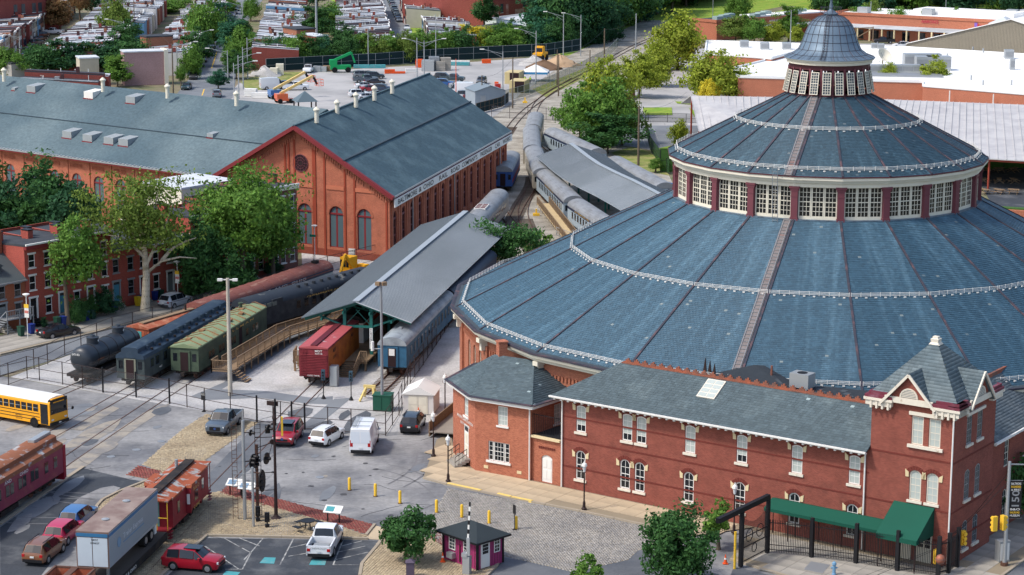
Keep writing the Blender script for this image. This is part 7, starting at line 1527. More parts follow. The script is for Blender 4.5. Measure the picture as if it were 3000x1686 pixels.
# trees
def leafmat(name,c,c2):
 m=mat(name,c,.7,.1,.6,c2=c2,mix=(.35,.65),isl=.34,spec=.2);n=m.node_tree.nodes;l=m.node_tree.links;p=n['Principled BSDF']
 t=n.new('ShaderNodeBsdfTranslucent');x=n.new('ShaderNodeMixShader');x.inputs[0].default_value=.35
 l.new(p.inputs['Base Color'].links[0].from_socket,t.inputs[0]);out=n['Material Output'];l.new(p.outputs[0],x.inputs[1]);l.new(t.outputs[0],x.inputs[2]);l.new(x.outputs[0],out.inputs[0]);return m
LEAF={'dark':leafmat('dark_green_leaves',(54,92,54),(74,115,56)),'mid':leafmat('green_leaves',(83,124,54),(113,147,60)),'syc':leafmat('olive_leaves',(98,124,52),(120,138,62)),'lime':leafmat('yellow_green_leaves',(130,150,50),(160,168,62)),'gold':leafmat('golden_leaves',(206,190,54),(227,213,76)),'brown':leafmat('russet_leaves',(145,99,67),(127,113,72)),'blue':leafmat('blue_green_leaves',(49,97,74),(63,113,79)),'deep':leafmat('deep_green_leaves',(42,79,56),(58,99,60))}  # 'deep' is the darkest green leaf colour
M['bark']=mat('grey_brown_bark',(104,92,78),.95,.18,2.,bump=.4);M['sycbark']=mat('pale_sycamore_bark',(196,184,162),.9,.1,1.5,c2=(150,136,112),mix=(.5,.62))
CRN={}
def crown_mesh(key,rx,rz,n_cl,n_lf,size,seed,droop=0.,cz=None,flat=.0,hollow=.45):
 """leaf faces in uneven clumps through the crown's volume; unit is metres, centre at 0"""
 if key in CRN:return CRN[key]
 r=np.random.default_rng(seed);d=r.normal(size=(n_cl,3));d/=np.linalg.norm(d,axis=1)[:,None]
 rad=hollow+(1-hollow)*r.random(n_cl)**.6;lump=1+.26*np.sin(d[:,0]*3.1+seed)+.22*np.sin(d[:,1]*4.3+2*seed)+.2*np.sin(d[:,2]*5+seed)-.05
 C=d*(rad*lump)[:,None]*np.array((rx,rx,rz));C[:,2]=np.where(C[:,2]<-rz*.55,C[:,2]*.7,C[:,2])
 cs=rx*.155*(.45+1.1*r.random(n_cl));k=n_lf//n_cl
 P=np.repeat(C,k,0)+np.clip(r.normal(size=(n_cl*k,3)),-1.7,1.7)*np.repeat(cs,k)[:,None]*np.array((1,1,.7));P[:,2]-=droop*np.abs(r.normal(size=len(P)))*np.linalg.norm(P[:,:2],axis=1)/rx
 a=r.normal(size=(len(P),3));a/=np.linalg.norm(a,axis=1)[:,None];up=P/np.array((rx,rx,rz))**2;up/=np.linalg.norm(up,axis=1)[:,None]+1e-6;nr=up*.8+r.normal(size=a.shape)*.55;nr/=np.linalg.norm(nr,axis=1)[:,None]
 u=np.cross(a,nr);u/=np.linalg.norm(u,axis=1)[:,None]+1e-6;v=np.cross(nr,u);s=size*(.6+.8*r.random(len(P)))[:,None]
 V=np.stack([P-u*s,P-v*s*.55,P+u*s,P+v*s*.55],1);CRN[key]=quads('crown',V,LEAF['mid'],4);return CRN[key]
TRK={}
def trunk_mesh(key,h,r0,spread,seed,bark='bark',nlim=6,fork=.45):
 if key in TRK:return TRK[key]
 rnd=random.Random(seed);mb=MB();lean=(rnd.uniform(-.06,.06)*h,rnd.uniform(-.04,.04)*h)
 mb.tube([(0,0,-.1),(lean[0]*.15,lean[1]*.15,h*.15),(lean[0]*.5,lean[1]*.5,h*.5),(lean[0],lean[1],h*.92)],[r0*1.35,r0,r0*.75,r0*.18],8)
 for i in range(nlim):
  f=fork+(1-fork)*.75*i/nlim;a=i*2.4+rnd.uniform(-.4,.4);b=(lean[0]*f,lean[1]*f,h*f);s=spread*(1.15-f)*rnd.uniform(.8,1.2);e=h*(1-f)*.55
  mb.tube([b,(b[0]+s*.45*math.cos(a),b[1]+s*.45*math.sin(a),b[2]+e*.55),(b[0]+s*math.cos(a),b[1]+s*math.sin(a),b[2]+e*.9)],[r0*.5*(1.2-f),r0*.3*(1.2-f),r0*.08],5)
 TRK[key]=mb.mesh('trunk',M[bark],60);return TRK[key]
VAR=[(5.,4.2,80,8800,.27),(4.2,4.8,70,8000,.26),(5.4,3.8,90,9000,.28),(3.6,5.2,60,7000,.25)]
def tree(label,p,H,rx,leaf='mid',var=0,group=None,name='tree',cat='tree',hi=None,bark='bark',rz=None,seed=0,trunk=True,zc=None,droop=0.,dx=0.):
 """H overall height, rx crown radius"""
 t=thing(name,label,cat,(p[0],p[1],0),0,group);rzc=rz or min(H*.46,rx*1.15);zc=zc or H-rzc*.98
 if trunk:o=obj('trunk',trunk_mesh(('t',var%3,bark),8.,.26,3.2,var+3,bark),t);o.scale=(max(.6,H/11),max(.6,H/11),zc/8.*1.15);o.rotation_euler=(0,0,seed*1.3)
 if hi:me=crown_mesh(('hi',seed,rx),rx,rzc,*hi,seed+11,droop);o=obj('crown',me,t,(dx,dx*.5,zc))
 else:
  a,b,*q=VAR[var%4];o=obj('crown',crown_mesh(('v',var%4),a,b,*q,var%4+1),t,(0,0,zc));o.scale=(rx/a,rx/a*(.9+.2*((seed*37)%10)/10),rzc/b);o.rotation_euler=(0,0,seed*2.1)
 o.material_slots[0].link='OBJECT';o.material_slots[0].material=LEAF[leaf];return t
def tg(u,v):p=G(u,v);return(p.x,p.y)
tree('green elm with drooping branches and a leaning trunk before the burgundy rowhouses',tg(200,956),12.2,3.0,'mid',1,hi=(60,6000,.22),rz=3.7,seed=4,droop=.9,dx=1.2)
sy=tree('pale barked sycamore with thin olive crown beside the rowhouses',tg(425,914),17.5,5.8,'syc',2,hi=(150,8500,.22),rz=5.4,seed=6,bark='sycbark',zc=11.4,trunk=False)
mb=MB();mb.tube([(0,0,0),(.15,0,2),(.3,0,4.5),(.1,.2,8),(-.6,.2,12),(-1,.3,15.5)],[.62,.48,.42,.32,.2,.06],10)
for a,b,c,d in(((.3,0,4.6),(2.2,-.4,6.2),(4.4,-.6,6.7),(6.4,-.8,6.6)),((.25,0,5.5),(1.6,.3,8.2),(2.8,.5,10.6),(3.6,.6,13)),((.1,.2,7.5),(-1.6,.3,9.6),(-3.0,.3,11),(-4.4,.2,12)),((-.1,.2,9),(1.0,-.2,11.2),(1.8,-.4,13.4),(2.2,-.5,15)),((.2,0,6.5),(-1.2,-.6,8.2),(-2.6,-1.,9.2),(-4,-1.2,9.4)),((2.2,-.4,6.2),(3.4,.2,7.6),(5.,.4,8.4),(6.2,.5,8.8))):mb.tube([a,b,c,d],[.24,.17,.1,.03],6)
mb.build('trunk',M['sycbark'],sy,smooth=60)
tree('broad green maple in front of the white clapboard house',(-33.0,257.8),16.4,5.5,'mid',0,hi=(120,13000,.24),rz=5.4,seed=8,zc=10.)
tree('lower dark green tree on the left flank of the maple',(-37.5,254.0),10.5,4.0,'dark',1,hi=(70,6500,.24),rz=4.6,seed=9);tree('green tree on the right flank of the maple by the corner house',(-29.8,263.0),13.2,4.2,'mid',2,hi=(70,6000,.26),rz=5.6,seed=10);tree('small shady tree at the kerb below the maple',(-34.6,252.5),6.8,3.2,'dark',3,hi=(60,4500,.24),rz=3.4,seed=12)
for i,(u,v,z,rx,rz_,lf)in enumerate(((20,625,5.8,5.2,5.4,'deep'),(115,615,6.2,5.2,5.6,'dark'),(200,640,5.6,4.4,4.8,'deep'),(-40,620,6,5,6,'dark'),(240,655,5,3.6,4,'deep'))):
 p=G(u,v,z);tree('%s dark tree from the left behind the dormered rowhouse'%nth((1,2,3,0,4)[i]),(p.x,p.y),z+rz_,rx,lf,i,hi=(80,7000,.3),rz=rz_,seed=20+i,zc=z)
tree('low dark green tree between canopy and roundhouse',tg(1478,800),6.0,4.2,'dark',0,hi=(70,6000,.22),rz=2.4,seed=31,zc=3.9);tree('small light green tree beside the yard track',tg(1570,752),3.6,1.8,'mid',1,hi=(30,2200,.18),rz=1.5,seed=32,zc=2.2)
tree('rounded dark green bush on the cobbled island by the kiosk',tg(1190,1652),4.3,1.9,'dark',0,hi=(60,7000,.14),rz=2.0,seed=33,zc=2.3,name='bush',cat='bush');tree('large dark green tree at the bottom by the black gate',(G(1975,1600,3.3).x,G(1975,1600,3.3).y),6.2,2.9,'dark',1,hi=(90,10000,.16),rz=2.9,seed=34,zc=3.3);tree('thin young green tree at the bottom edge',(5.7,151.0),3.2,1.4,'mid',2,hi=(24,1500,.14),rz=1.4,seed=35,zc=1.8);tree('light green sprig beside the large tree at the gate',tg(2105,1610),3.4,1.3,'mid',2,hi=(20,1400,.15),rz=1.2,seed=36,zc=2.3)
tree('green tree at the right edge by the street pole',tg(3010,1530),5.6,2.4,'dark',1,hi=(50,4000,.18),rz=2.4,seed=37)
for i,(u,v,h)in enumerate(((265,935,2.6),(310,928,3.2),(232,950,2.8),(130,962,1.2),(560,880,2.6),(640,862,2.4),(720,840,3.4),(800,815,2.8))):p=G(u,v);tree('%s bush from the left along the rowhouse fronts'%nth((2,3,1,0,4,5,6,7)[i]),(p.x,p.y),h,h*.42,'deep' if i%2 else 'dark',i,group='bushes along the rowhouse fronts',seed=40+i,name='bush',cat='bush',trunk=False,zc=h*.5,rz=h*.52)
for u,v,H,rx,lf,var,lb in((1772,430,11.6,5.6,'mid',0,'big mixed green tree beside the grey coach'),(1700,418,10,4.6,'mid',1,'yellowish green tree left of the big mixed one'),(1822,425,8.6,4.2,'syc',2,'tree with golden branch tips at the fenced lot'),(1780,450,6.6,5.2,'dark',3,'dark lower tree below the big mixed one'),(1775,345,10.6,5.0,'lime',2,'bright yellow green tree by the red ramp wall'),(1872,287,9.2,4.4,'lime',1,'bright spreading tree by the white pillar'),(1925,255,10,4.2,'lime',0,'bright tree at the ramp behind the white pillar'),(1985,205,13.5,7.0,'lime',0,'tallest bright yellow green tree by the store'),(2090,300,9.7,6.8,'lime',2,'round bright tree at the pavilion corner'),(2150,305,7,3.6,'lime',1,'small bright tree right of the round one'),(2075,312,5,2.2,'gold',2,'little golden bush in front of the round bright tree'),(2600,300,8,2.6,'lime',0,'slim bright tree against the store wall right of the cupola'),(2730,302,9,3.8,'lime',1,'bright tree against the store wall farther right'),(2870,310,4,1.4,'lime',2,'tiny bright tree at the right store wall'),(2595,300,3,2.8,'gold',3,'golden bush at the store wall by the cupola'),(2155,125,7.5,5.,'syc',1,'olive tree in front of the low shop row'),(2210,128,6.5,4,'mid',2,'green tree second along the low shop row'),(2262,128,5.5,4,'lime',0,'yellowish tree third along the low shop row'),(2310,125,9.5,3.6,'mid',3,'tall green tree at the end of the low shop row'),(2335,133,5,2.4,'lime',1,'small tree beside the cupola dome'),(2624,115,8.5,4,'mid',0,'tree left of the red store sign'),(2705,117,7,2.8,'mid',1,'tree under the red store sign'),(2782,116,7.4,3.4,'mid',2,'tree between the two store signs'),(2515,107,8,3,'mid',3,'tree just right of the dome'),(2550,104,9.5,3.8,'syc',0,'taller tree right of the dome'),(2895,100,4.4,2,'mid',1,'small tree before the right store sign'),(2160,68,9,3.6,'mid',2,'lone green tree on the bright embankment'),(1990,428,4.6,1.8,'lime',0,'young tree at the edge of the fenced lot'),(1920,505,2.4,1.2,'mid',1,'ivy clump on the yard fence corner')):
 tree(lb,tg(u,v),H,rx,lf,var,seed=u%17)
rnd=random.Random(9);cnt=0
wood=[]
for i in range(110):
 Y=578+rnd.random()*290;xl,xr=10+(Y-560)*.12,7+(Y-560)*.33;wood.append((xl+rnd.random()*max(3,xr-xl),Y))
for i in range(84):Y=650+rnd.random()*130;wood.append((70+(Y-600)*.2+rnd.random()*150,Y))
wood.sort(key=lambda q:(round(q[1]/30),q[0]))
for i,(x,y)in enumerate(wood):tree('%s tree counted from the near end of the wood behind the railway'%nth(i),(x,y),rnd.uniform(13,21),rnd.uniform(6,9.5),rnd.choice(('dark','blue','dark','mid','deep')),i,group='trees of the wood',seed=i)
hl=[(780,196,'dark'),(820,190,'blue'),(860,196,'mid'),(905,196,'dark'),(945,190,'blue'),(985,190,'dark'),(1020,190,'dark'),(1060,188,'mid'),(1100,186,'syc'),(1145,184,'mid'),(1190,184,'syc'),(1225,178,'mid'),(1265,175,'mid'),(1305,172,'mid'),(1345,170,'dark'),(1375,158,'gold'),(1425,160,'lime'),(1460,164,'mid'),(1500,160,'mid'),(1540,158,'dark'),(1580,150,'blue'),(1620,150,'dark'),(1660,140,'dark'),(1700,138,'deep'),(1745,128,'deep'),(1790,122,'deep')]
for i,(u,v,lf)in enumerate(hl):tree('%s tree from the left in the hedge behind the screened fence'%nth(i),tg(u,v),(6.6,7.4,5.8)[i%3]+(2.5 if 970<u<1030 or u>1640 else 0),(3.7,3.3,4.2)[i%3],lf,i,group='hedge trees behind the screened fence',seed=i,zc=3.5,rz=3.4+(1.2 if u>1640 else 0))
hl=[(562,232,7.6,3),(575,196,8.6,4),(600,152,12,5.4),(635,112,9.5,3.8),(665,42,5.5,4),(692,232,6,3.2),(690,205,6.5,2.8),(690,176,9,4.8),(722,182,8.5,4),(715,126,6.5,3),(735,62,6.5,3),(640,262,4,2.3),(530,258,5,1.4),(556,120,7,3)]
for i,(u,v,H,rx)in enumerate(hl):tree('%s tree counted along the tree lined side street'%nth(i),tg(u,v),H,rx,('mid','dark','mid','blue')[i%4],i,group='trees along the side street',seed=i)
gd=[(338,128,12,5,'syc','tallest olive tree among the left rowhouse blocks'),(372,160,8,4,'dark','dark tree right of the tallest olive one'),(130,222,7,6,'dark','first of the round dark trees above the low row'),(200,222,7.5,6,'deep','second of the round dark trees above the low row'),(250,220,6.5,4,'syc','third of the round dark trees above the low row'),(310,220,8,6,'deep','fourth of the round dark trees above the low row'),(380,220,8,6,'dark','fifth of the round dark trees above the low row'),(345,254,6.5,3.6,'mid','bright bush tree before the pink brick wall'),(30,226,6.5,4.4,'mid','green tree at the far left above the wing ridge'),(175,96,10,5,'brown','russet tree in front of the school'),(235,70,12,3.6,'brown','thin russet tree beside the school'),(30,90,9,7,'mid','broad green tree before the school'),(470,40,4,7,'mid','low green bushes behind the far row'),(520,34,4,6,'mid','low green bushes farther right behind the far row'),(440,18,9,7,'deep','dark tree behind the white rowhouse at the top'),(925,125,9,5,'dark','tall dark tree beside the tall pole'),(965,95,8,5,'mid','green tree behind the tall pole'),(1010,175,8.5,4,'dark','dark tree below the teal house'),(930,30,13,6,'deep','dark tree at the top behind the tall pole'),(880,22,9,5,'dark','dark tree left of the tall pole at the top'),(1185,32,13,4,'dark','dark street tree in the back street'),(1240,25,8,4,'mid','green tree behind the back street row'),(1330,18,7,8,'mid','low trees at the top behind the back street'),(1420,105,12,4,'dark','ivy covered tree before the warehouse'),(1650,35,7,5,'lime','bright bushes right of the warehouse'),(1690,20,6,6,'lime','bright trees at the top right of the warehouse'),(1480,150,7,4,'dark','dark tree at the mural building'),(270,55,14,6,'deep','dark tree far back between the left blocks'),(5,20,9,8,'dark','tree at the top left corner behind the school')]
for i,(u,v,H,rx,lf,lb)in enumerate(gd):tree(lb,tg(u,v),H,rx,lf,i,seed=i+3)
# fences, poles, signals and other street furniture
M['redwall0']=mat('faded_red_print',(200,120,110),.7,.05);MESHM=mat('chain_link_mesh',(120,122,124),.6,0,alpha=.13)
def fence(label,pts,h=2.4,step=3.,m='dkbrown',mesh=True,gates=(),name='chain_link_fence',rail=True):
 t=thing(name,label,'fence',(pts[0][0],pts[0][1],0));o0=Vector((pts[0][0],pts[0][1],0))
 for a,b in zip(pts,pts[1:]):
  a,b=Vector((a[0],a[1],0))-o0,Vector((b[0],b[1],0))-o0;n=max(1,round((b-a).length/step))
  for i in range(n):p=a.lerp(b,i/n);MB().cyl((p.x,p.y,0),(p.x,p.y,h),.05,n=6).build('post',M[m],t)
  for z in((h-.04,h*.5,.12)if rail else(h-.05,)):MB().cyl((a.x,a.y,z),(b.x,b.y,z),.03,n=5).build('rail',M[m],t)
  if mesh:MB().quad((a.x,a.y,.1),(b.x,b.y,.1),(b.x,b.y,h),(a.x,a.y,h)).build('mesh',mesh if mesh is not True else MESHM,t)
 return t
def gt(*px):return[(lambda p:(p.x,p.y))(G(*q))for q in px]
fl_=gt((116,1115),(184,1127),(302,1150),(399,1164),(497,1183),(600,1206),(753,1236),(893,1259),(1029,1270),(1130,1277))
f1=fence('long black chain link fence between the yard trains and the car park',fl_)
for u,v in((302,1150),(399,1164),(497,1183),(753,1236),(807,1246),(855,1254),(893,1259)):p=G(u,v)-Vector((fl_[0][0],fl_[0][1],0));MB().cyl((p.x,p.y,0),(p.x,p.y,2.6),.09,n=8).build('gate_post',M['black'],f1)
fence('black chain link fence returning beside the green utility box',gt((1130,1277),(1169,1217),(1202,1124),(1240,1070),(1325,940)),2.4);fence('black chain link fence along the rowhouse street',gt((0,1105),(100,1082),(140,1068),(190,1040),(330,985),(560,925),(700,880),(870,830),(960,800),(1040,780),(1100,765)),2.2);fence('chain link fence at the left edge beside the bus',gt((-30,1150),(80,1110),(116,1115)),2.4)
sgd=mat('dark_green_screen',(22,44,48),.9,.1,.3);fence('dark green screened fence along the back of the far lot',[(-58.5,510.4),(-41.4,520.2),(-33.4,524.3),(-17.2,537.0),(8.5,550.6),(17.7,564.3)],3.2,4.4,'galv',sgd)
fence('green mesh fence along the curving main line',gt((1480,300),(1535,285),(1600,262),(1700,215),(1780,172),(1810,140)),2.6,4,'galv',mat('green_fence_mesh',(60,92,60),.8,.1,alpha=.5));fence('grey fence across the tracks behind the car shop',gt((1440,345),(1600,352),(1650,360)),2.4,4,'dkbrown')
fence('black iron railing of the fenced lot on the right',gt((1822,358),(1900,358),(2010,360),(2050,362)),1.8,3,'black',mat('iron_pickets',(40,40,44),.6,0,alpha=.35));fence('green screened fence behind the lawn',gt((1890,380),(1905,440),(1945,500),(1960,512)),2.5,2.4,'black',mat('hedge_screen',(40,74,38),.9,.2,.8,alpha=.8));fence('green hedge screen beside the roundhouse',gt((1934,505),(1972,505)),4.0,2,'black',mat('hedge_green',(62,96,40),.9,.25,3.));fence('hedge screen under the pavilion eave',gt((2880,500),(3060,492)),3.4,4,'black',MATS['hedge_green']);fence('timber and mesh fence beside the grey hut',gt((1395,335),(1470,315),(1490,300)),2.2,2,'wood',sgd)
fence('low silver crowd barrier line at the roundhouse foot',gt((1630,690),(1670,705),(1690,690),(1720,700)),1.2,2,'galv',MESHM)
def pole(name,label,u,v,h,r=.14,m='grey',r1=None,cat='pole',group=None,z=0.):p=G(u,v);t=thing(name,label,cat,(p.x,p.y,z),0,group);MB().cyl((0,0,0),(0,0,h),r,r1 or r*.7,n=10).build('shaft',M[m],t,smooth=50);return t
conc=mat('pale_concrete_pole',(178,170,156),.9,.1,1.);M['conc']=conc
t=pole('floodlight_pole','tall pale concrete floodlight pole in front of the olive car',675,1159,12.0,.24,'conc')
for s_ in(-1,1):MB().box(min(s_*.1,s_*.75),max(s_*.1,s_*.75),-.05,.05,11.8,11.9).rbox((s_*.75,-.1,11.75),.5,.35,.22,0).build('floodlight',M['white'],t)
t=pole('floodlight_pole','tall grey steel floodlight pole beside the platform steps',1120,1203,12.6,.16,'grey')
for s_ in(-1,1):MB().rbox((s_*.3,-.1,12.5),.45,.4,.35,s_*.4).build('floodlight',M['wood'],t)
MB().bar((0,0,6.2),(-.9,0,6.2),.05).cyl((-.9,0,6.0),(-.9,0,6.9),.16,n=8).build('camera_box',M['white'],t)
def lamp(label,u,v,h=4.25):
 t=thing('street_lamp',label,'street lamp',G(u,v,.1),0,'lantern street lamps');MB().lathe([(.22,0),(.22,.12),(.13,.2),(.12,.6),(.065,.75),(.055,h-1.1),(.09,h-1.05),(.05,h-1.0)],10).build('post',M['dkbrown'],t,smooth=40);MB().lathe([(.1,h-.98),(.17,h-.55),(.18,h-.5)],8).build('lantern',mat('lantern_glass',(206,210,212),.2,0,spec=.6),t);MB().lathe([(.24,h-.5),(.2,h-.3),(.08,h-.2),(.05,h-.1),(.02,h)],8).build('cap',M['white']if 1 else None,t);MB().tube([(-.25,0,h-.75),(-.2,0,h-1.0),(0,0,h-1.05),(.2,0,h-1.0),(.25,0,h-.75)],.02,4).build('scroll',M['dkbrown'],t);return t
for lb,u,v in(('lantern lamp post at the kerb corner before the station door',1313,1411),('lantern lamp post left of the station house',1270,1337),('lantern lamp post in front of the annex middle',1711,1493),('lantern lamp post behind the black entrance gate',2150,1562),('lantern lamp post by the ramp beside the shed',1304,1218)):lamp(lb,u,v)
for i,(u,v)in enumerate(((1024,1436),(1100,1454),(1172,1475),(1279,1502),(1353,1516),(1433,1534),(1512,1551))):
 t=thing('bollard','%s yellow bollard from the left across the yard'%nth(i),'bollard',G(u,v),0,'yellow bollards across the yard');MB().lathe([(.13,0),(.13,1.02),(.1,1.1),(.02,1.13)],12).build('tube',M['yellow'],t,smooth=50);MB().cyl((0,0,-.01),(0,0,.03),.2,n=10).build('footing',M['rust'],t)
def plaque(name,label,u,v,w,h,z,m,rz=AAN,lines=(),post='black',cat='sign',lm=None,size=.1):
 t=thing(name,label,cat,G(u,v),rz);MB().cyl((0,0,0),(0,0,z),.04,n=8).cyl((0,0,0),(0,0,.05),.2,n=10).build('post',M[post],t);MB().box(-w/2,w/2,-.06,-.02,z-h,z).build('panel',m,t)
 for i,s_ in enumerate(lines):text('lettering',s_,size,lm or M['white'],t,(0,-.066,z-size*1.2-i*size*1.3),((1,0,0),(0,0,1)),w=w*.8)
 return t
plaque('direction_sign','black sign reading entrance in front of the annex wall',1940,1488,.62,.7,1.75,M['black'],lines=('Entrance &','Admissions'),size=.13);plaque('direction_sign','small black sign standing on the seventh bollard',1508,1553,.42,.75,2.1,M['black'],rz=R(-60));plaque('fence_notice','black notice hung on the long yard fence',597,1206,.5,.75,1.9,M['black'],rz=R(-30),lines=('B&O RAILROAD','MUSEUM'),size=.09);plaque('gate_board','dark board on the yard gate beside the red sport utility',800,1244,1.2,.45,2.3,M['dkbrown'],rz=R(-20))
for lb,u,v in(('white and yellow parking sign under a globe lamp at the left rowhouse kerb',82,995),('white and yellow parking sign under a globe lamp by the sycamore',522,890)):
 t=plaque('parking_sign',lb,u,v,.55,1.5,4.0,M['white'],rz=R(-20),post='white');MB().box(-.29,.29,-.08,-.055,3.6,4.02).build('yellow_plate',M['yellow'],t);MB().box(-.24,.24,-.075,-.058,3.0,3.3).build('red_notice',M['redwall0'],t);MB().cyl((0,0,4.),(0,0,4.9),.05,n=8).build('upper_post',M['white'],t);MB().lathe([(.1,4.85),(.16,5.0),(.4,5.1),(.38,5.18),(.1,5.25)],12).build('lamp_head',M['white'],t)
plaque('closed_sign','white road closed sign on the street end fence',1032,775,1.0,1.1,2.1,M['white'],rz=R(-25),lines=('ROAD','CLOSED'),lm=mt,size=.3)
for u,v,lb in((921,775,'white globe street lamp at the car shop corner'),):
 t=thing('globe_lamp',lb,'street lamp',G(u,v),0,'white globe street lamps');MB().cyl((.06,.1,0),(.06,.1,4.9),.06,n=8).build('post',M['white'],t);MB().lathe([(.1,4.85),(.16,5.0),(.4,5.1),(.38,5.18),(.1,5.25)],12,(.06,.1,0)).build('head',M['white'],t)
plaque('street_name_sign','green street name sign on the corner lamp',918,776,.9,.3,4.0,mat('green_sign',(30,140,110),.5,.05),rz=R(-20));
for i,(u,v,c)in enumerate(((92,978,'blue'),(62,985,'green'),(168,957,'green'),(185,955,'blue'),(253,940,'blue'),(270,935,'green'),(336,912,'blue'),(413,893,'blue'),(405,897,'yellow'),(453,880,'blue'),(470,876,'green'),(762,806,'blue'),(845,785,'blue'),(832,786,'green'))):
 t=thing('wheelie_bin','%s %s wheeled bin from the left along the rowhouse fronts'%(nth(i),c),'bin',G(u,v,.1),hF,'wheeled bins along the rowhouses');MB().add([(x*k,y*k,z)for z,k in((.05,.8),(1.05,1.))for x,y in((-.3,-.35),(.3,-.35),(.3,.35),(-.3,.35))],[(3,2,1,0),(4,5,6,7),(0,1,5,4),(1,2,6,5),(2,3,7,6),(3,0,4,7)]).build('tub',mat('bin_'+c,{'blue':(30,50,120),'green':(36,70,56),'yellow':(216,180,40)}[c],.5,.05),t);MB().box(-.33,.33,-.4,.36,1.05,1.13).build('lid',MATS['bin_'+c],t)
stp=thing('timber_stoop','grey painted timber stoop and stairs at the left edge rowhouse','stoop',FA+dF*fs(4)-nF*1.2,hF);MB().box(-.6,3.2,-.5,1.1,1.6,1.72).build('deck',M['grey'],stp)
for x in(-.5,1.2,3.1):MB().box(x-.05,x+.05,-.5,-.4,0,2.7).build('post',M['grey'],stp)
for k in range(8):MB().box(-.9-.28*k,-.6-.28*k,-.5,.6,1.42-.2*k,1.48-.2*k).build('tread',M['grey'],stp)
for i in range(16):MB().box(-.5+i*.23,-.47+i*.23,-.48,-.45,1.7,2.65).build('baluster',M['grey'],stp)
MB().box(-.6,3.2,-.52,-.42,2.65,2.72).bar((-.6,-.47,2.7),(-2.9,-.47,1.0),.08).build('handrail',M['grey'],stp)
rm=thing('timber_ramp','long brown timber access ramp beside the olive and black cars','ramp',(0,0,0));ra,rb,rc=Vector((-29.2,216.5,0)),Vector((-25.3,232,0)),Vector((-18.5,246,0))
for a,b,z0,z1 in((ra,rb,1.15,.95),(rb,rc,.95,.35)):
 d=(b-a).normalized();n_=Vector((d.y,-d.x,0))*.85;MB().slab([z3(a-n_,z0),z3(a+n_,z0),z3(b+n_,z1),z3(b-n_,z1)],.12).build('deck',M['wood'],rm)
 for s_ in(1,-1):railing(rm,a+n_*s_,b+n_*s_,z0,z1,'wood',bal=.22)
 for i in range(8):p=a.lerp(b,i/8);MB().rbox((p.x+n_.x,p.y+n_.y,0),.12,.12,z0,0).build('leg',M['wood'],rm)
d=(rb-ra).normalized();n_=Vector((d.y,-d.x,0));q=ra-d*.9
MB().prism([ra-n_*1.3,ra+n_*1.0,ra+n_*1.0-d*1.8,ra-n_*1.3-d*1.8],1.0,1.15).build('landing',M['wood'],rm);railing(rm,ra-n_*1.3,ra-n_*1.3-d*1.8,1.15,1.15,'wood');railing(rm,ra-n_*1.3-d*1.8,ra+n_*.9-d*1.8,1.15,1.15,'wood')
for k in range(5):p=ra+n_*(1.15+.3*k)-d*1.0;MB().rbox((p.x,p.y,.85-.19*k),.34,1.3,.06,head(Vector((0,0,0)),n_)).build('tread',M['wood'],rm)
r2=thing('timber_ramp','timber ramp with solid railings beside the curved canopy train','ramp',(0,0,0));a,b=Vector((4.6,318,0)),Vector((9.2,286,0));d=(b-a).normalized();n_=Vector((d.y,-d.x,0))*.9
MB().slab([z3(a-n_,1.2),z3(a+n_,1.2),z3(b+n_,.1),z3(b-n_,.1)],.12).build('deck',mat('light_tan_timber',(190,168,128),.9,.1),r2)  # deck boards paler than the ramp's railings
for s_ in(-1,1):railing(r2,a+n_*s_,b+n_*s_,1.2,.1,'wood',bal=.3)
gk=G(1262,1105);rp2=thing('timber_walkway','timber walkway with solid sides along the roundhouse wall','walkway',(-6.3,193.5,0),R(74));MB().box(0,15,-1.4,1.4,.5,.62).build('deck',mat('grey_deck',(140,132,122),.9,.1),rp2);MB().box(0,15,-1.5,-1.4,.1,1.5).box(0,15,1.4,1.5,.1,1.5).box(14.9,15,-1.4,1.4,.1,1.5).build('side_board',M['wood'],rp2)
sd_=thing('garden_shed','small white plastic garden shed with double doors behind the fence','shed',G(1181,1212),R(-8));M['vinyl']=mat('white_vinyl',(212,206,200),.6,.04,1.)
MB().box(0,3.0,0,3.4,0,2.0).build('wall',M['vinyl'],sd_);MB().prof([(-.15,1.95),(3.15,1.95),(1.5,2.75)],'y',-.15,3.55).build('roof',M['white'],sd_)
for x in(.55,1.52):MB().box(x,x+.92,-.05,0,.05,1.85).box(x+.1,x+.82,-.07,-.05,.15,.8).box(x+.1,x+.82,-.07,-.05,.95,1.7).build('door',M['cream'],sd_)
ub=thing('utility_box','green electrical utility box beside the steel floodlight pole','utility box',G(1123,1200),R(-8));MB().box(-.9,.9,-.7,.7,0,1.5).build('cabinet',mat('utility_green',(34,84,66),.6,.1),ub);MB().box(-.95,.95,-.75,.75,1.5,1.6).build('lid',MATS['utility_green'],ub);MB().box(-.8,-.05,-.74,-.7,.1,1.4).box(.05,.8,-.74,-.7,.1,1.4).build('door',MATS['utility_green'],ub)
ts=thing('rail_stop','pale yellow timber rail stop on the track before the blue coach','rail stop',G(1083,1170),R(80));M['stopy']=mat('pale_yellow_timber',(214,190,122),.8,.08)
for s_ in(-.75,.75):MB().bar((0,s_*.4,1.3),(-1.1,s_,.05),.18).bar((0,s_*.4,1.3),(.9,s_,.05),.18).build('leg',M['stopy'],ts)
MB().bar((0,-.6,1.3),(0,.6,1.3),.3).build('head',M['stopy'],ts)
ec=thing('control_cabinet','pale grey control cabinet at the foot of the platform steps','cabinet',G(980,1130),R(80));MB().box(-.4,.4,-.4,.4,0,2.1).build('case',M['galv'],ec);MB().box(-.45,-.4,-.35,.35,.1,2.0).build('door',M['galv'],ec)
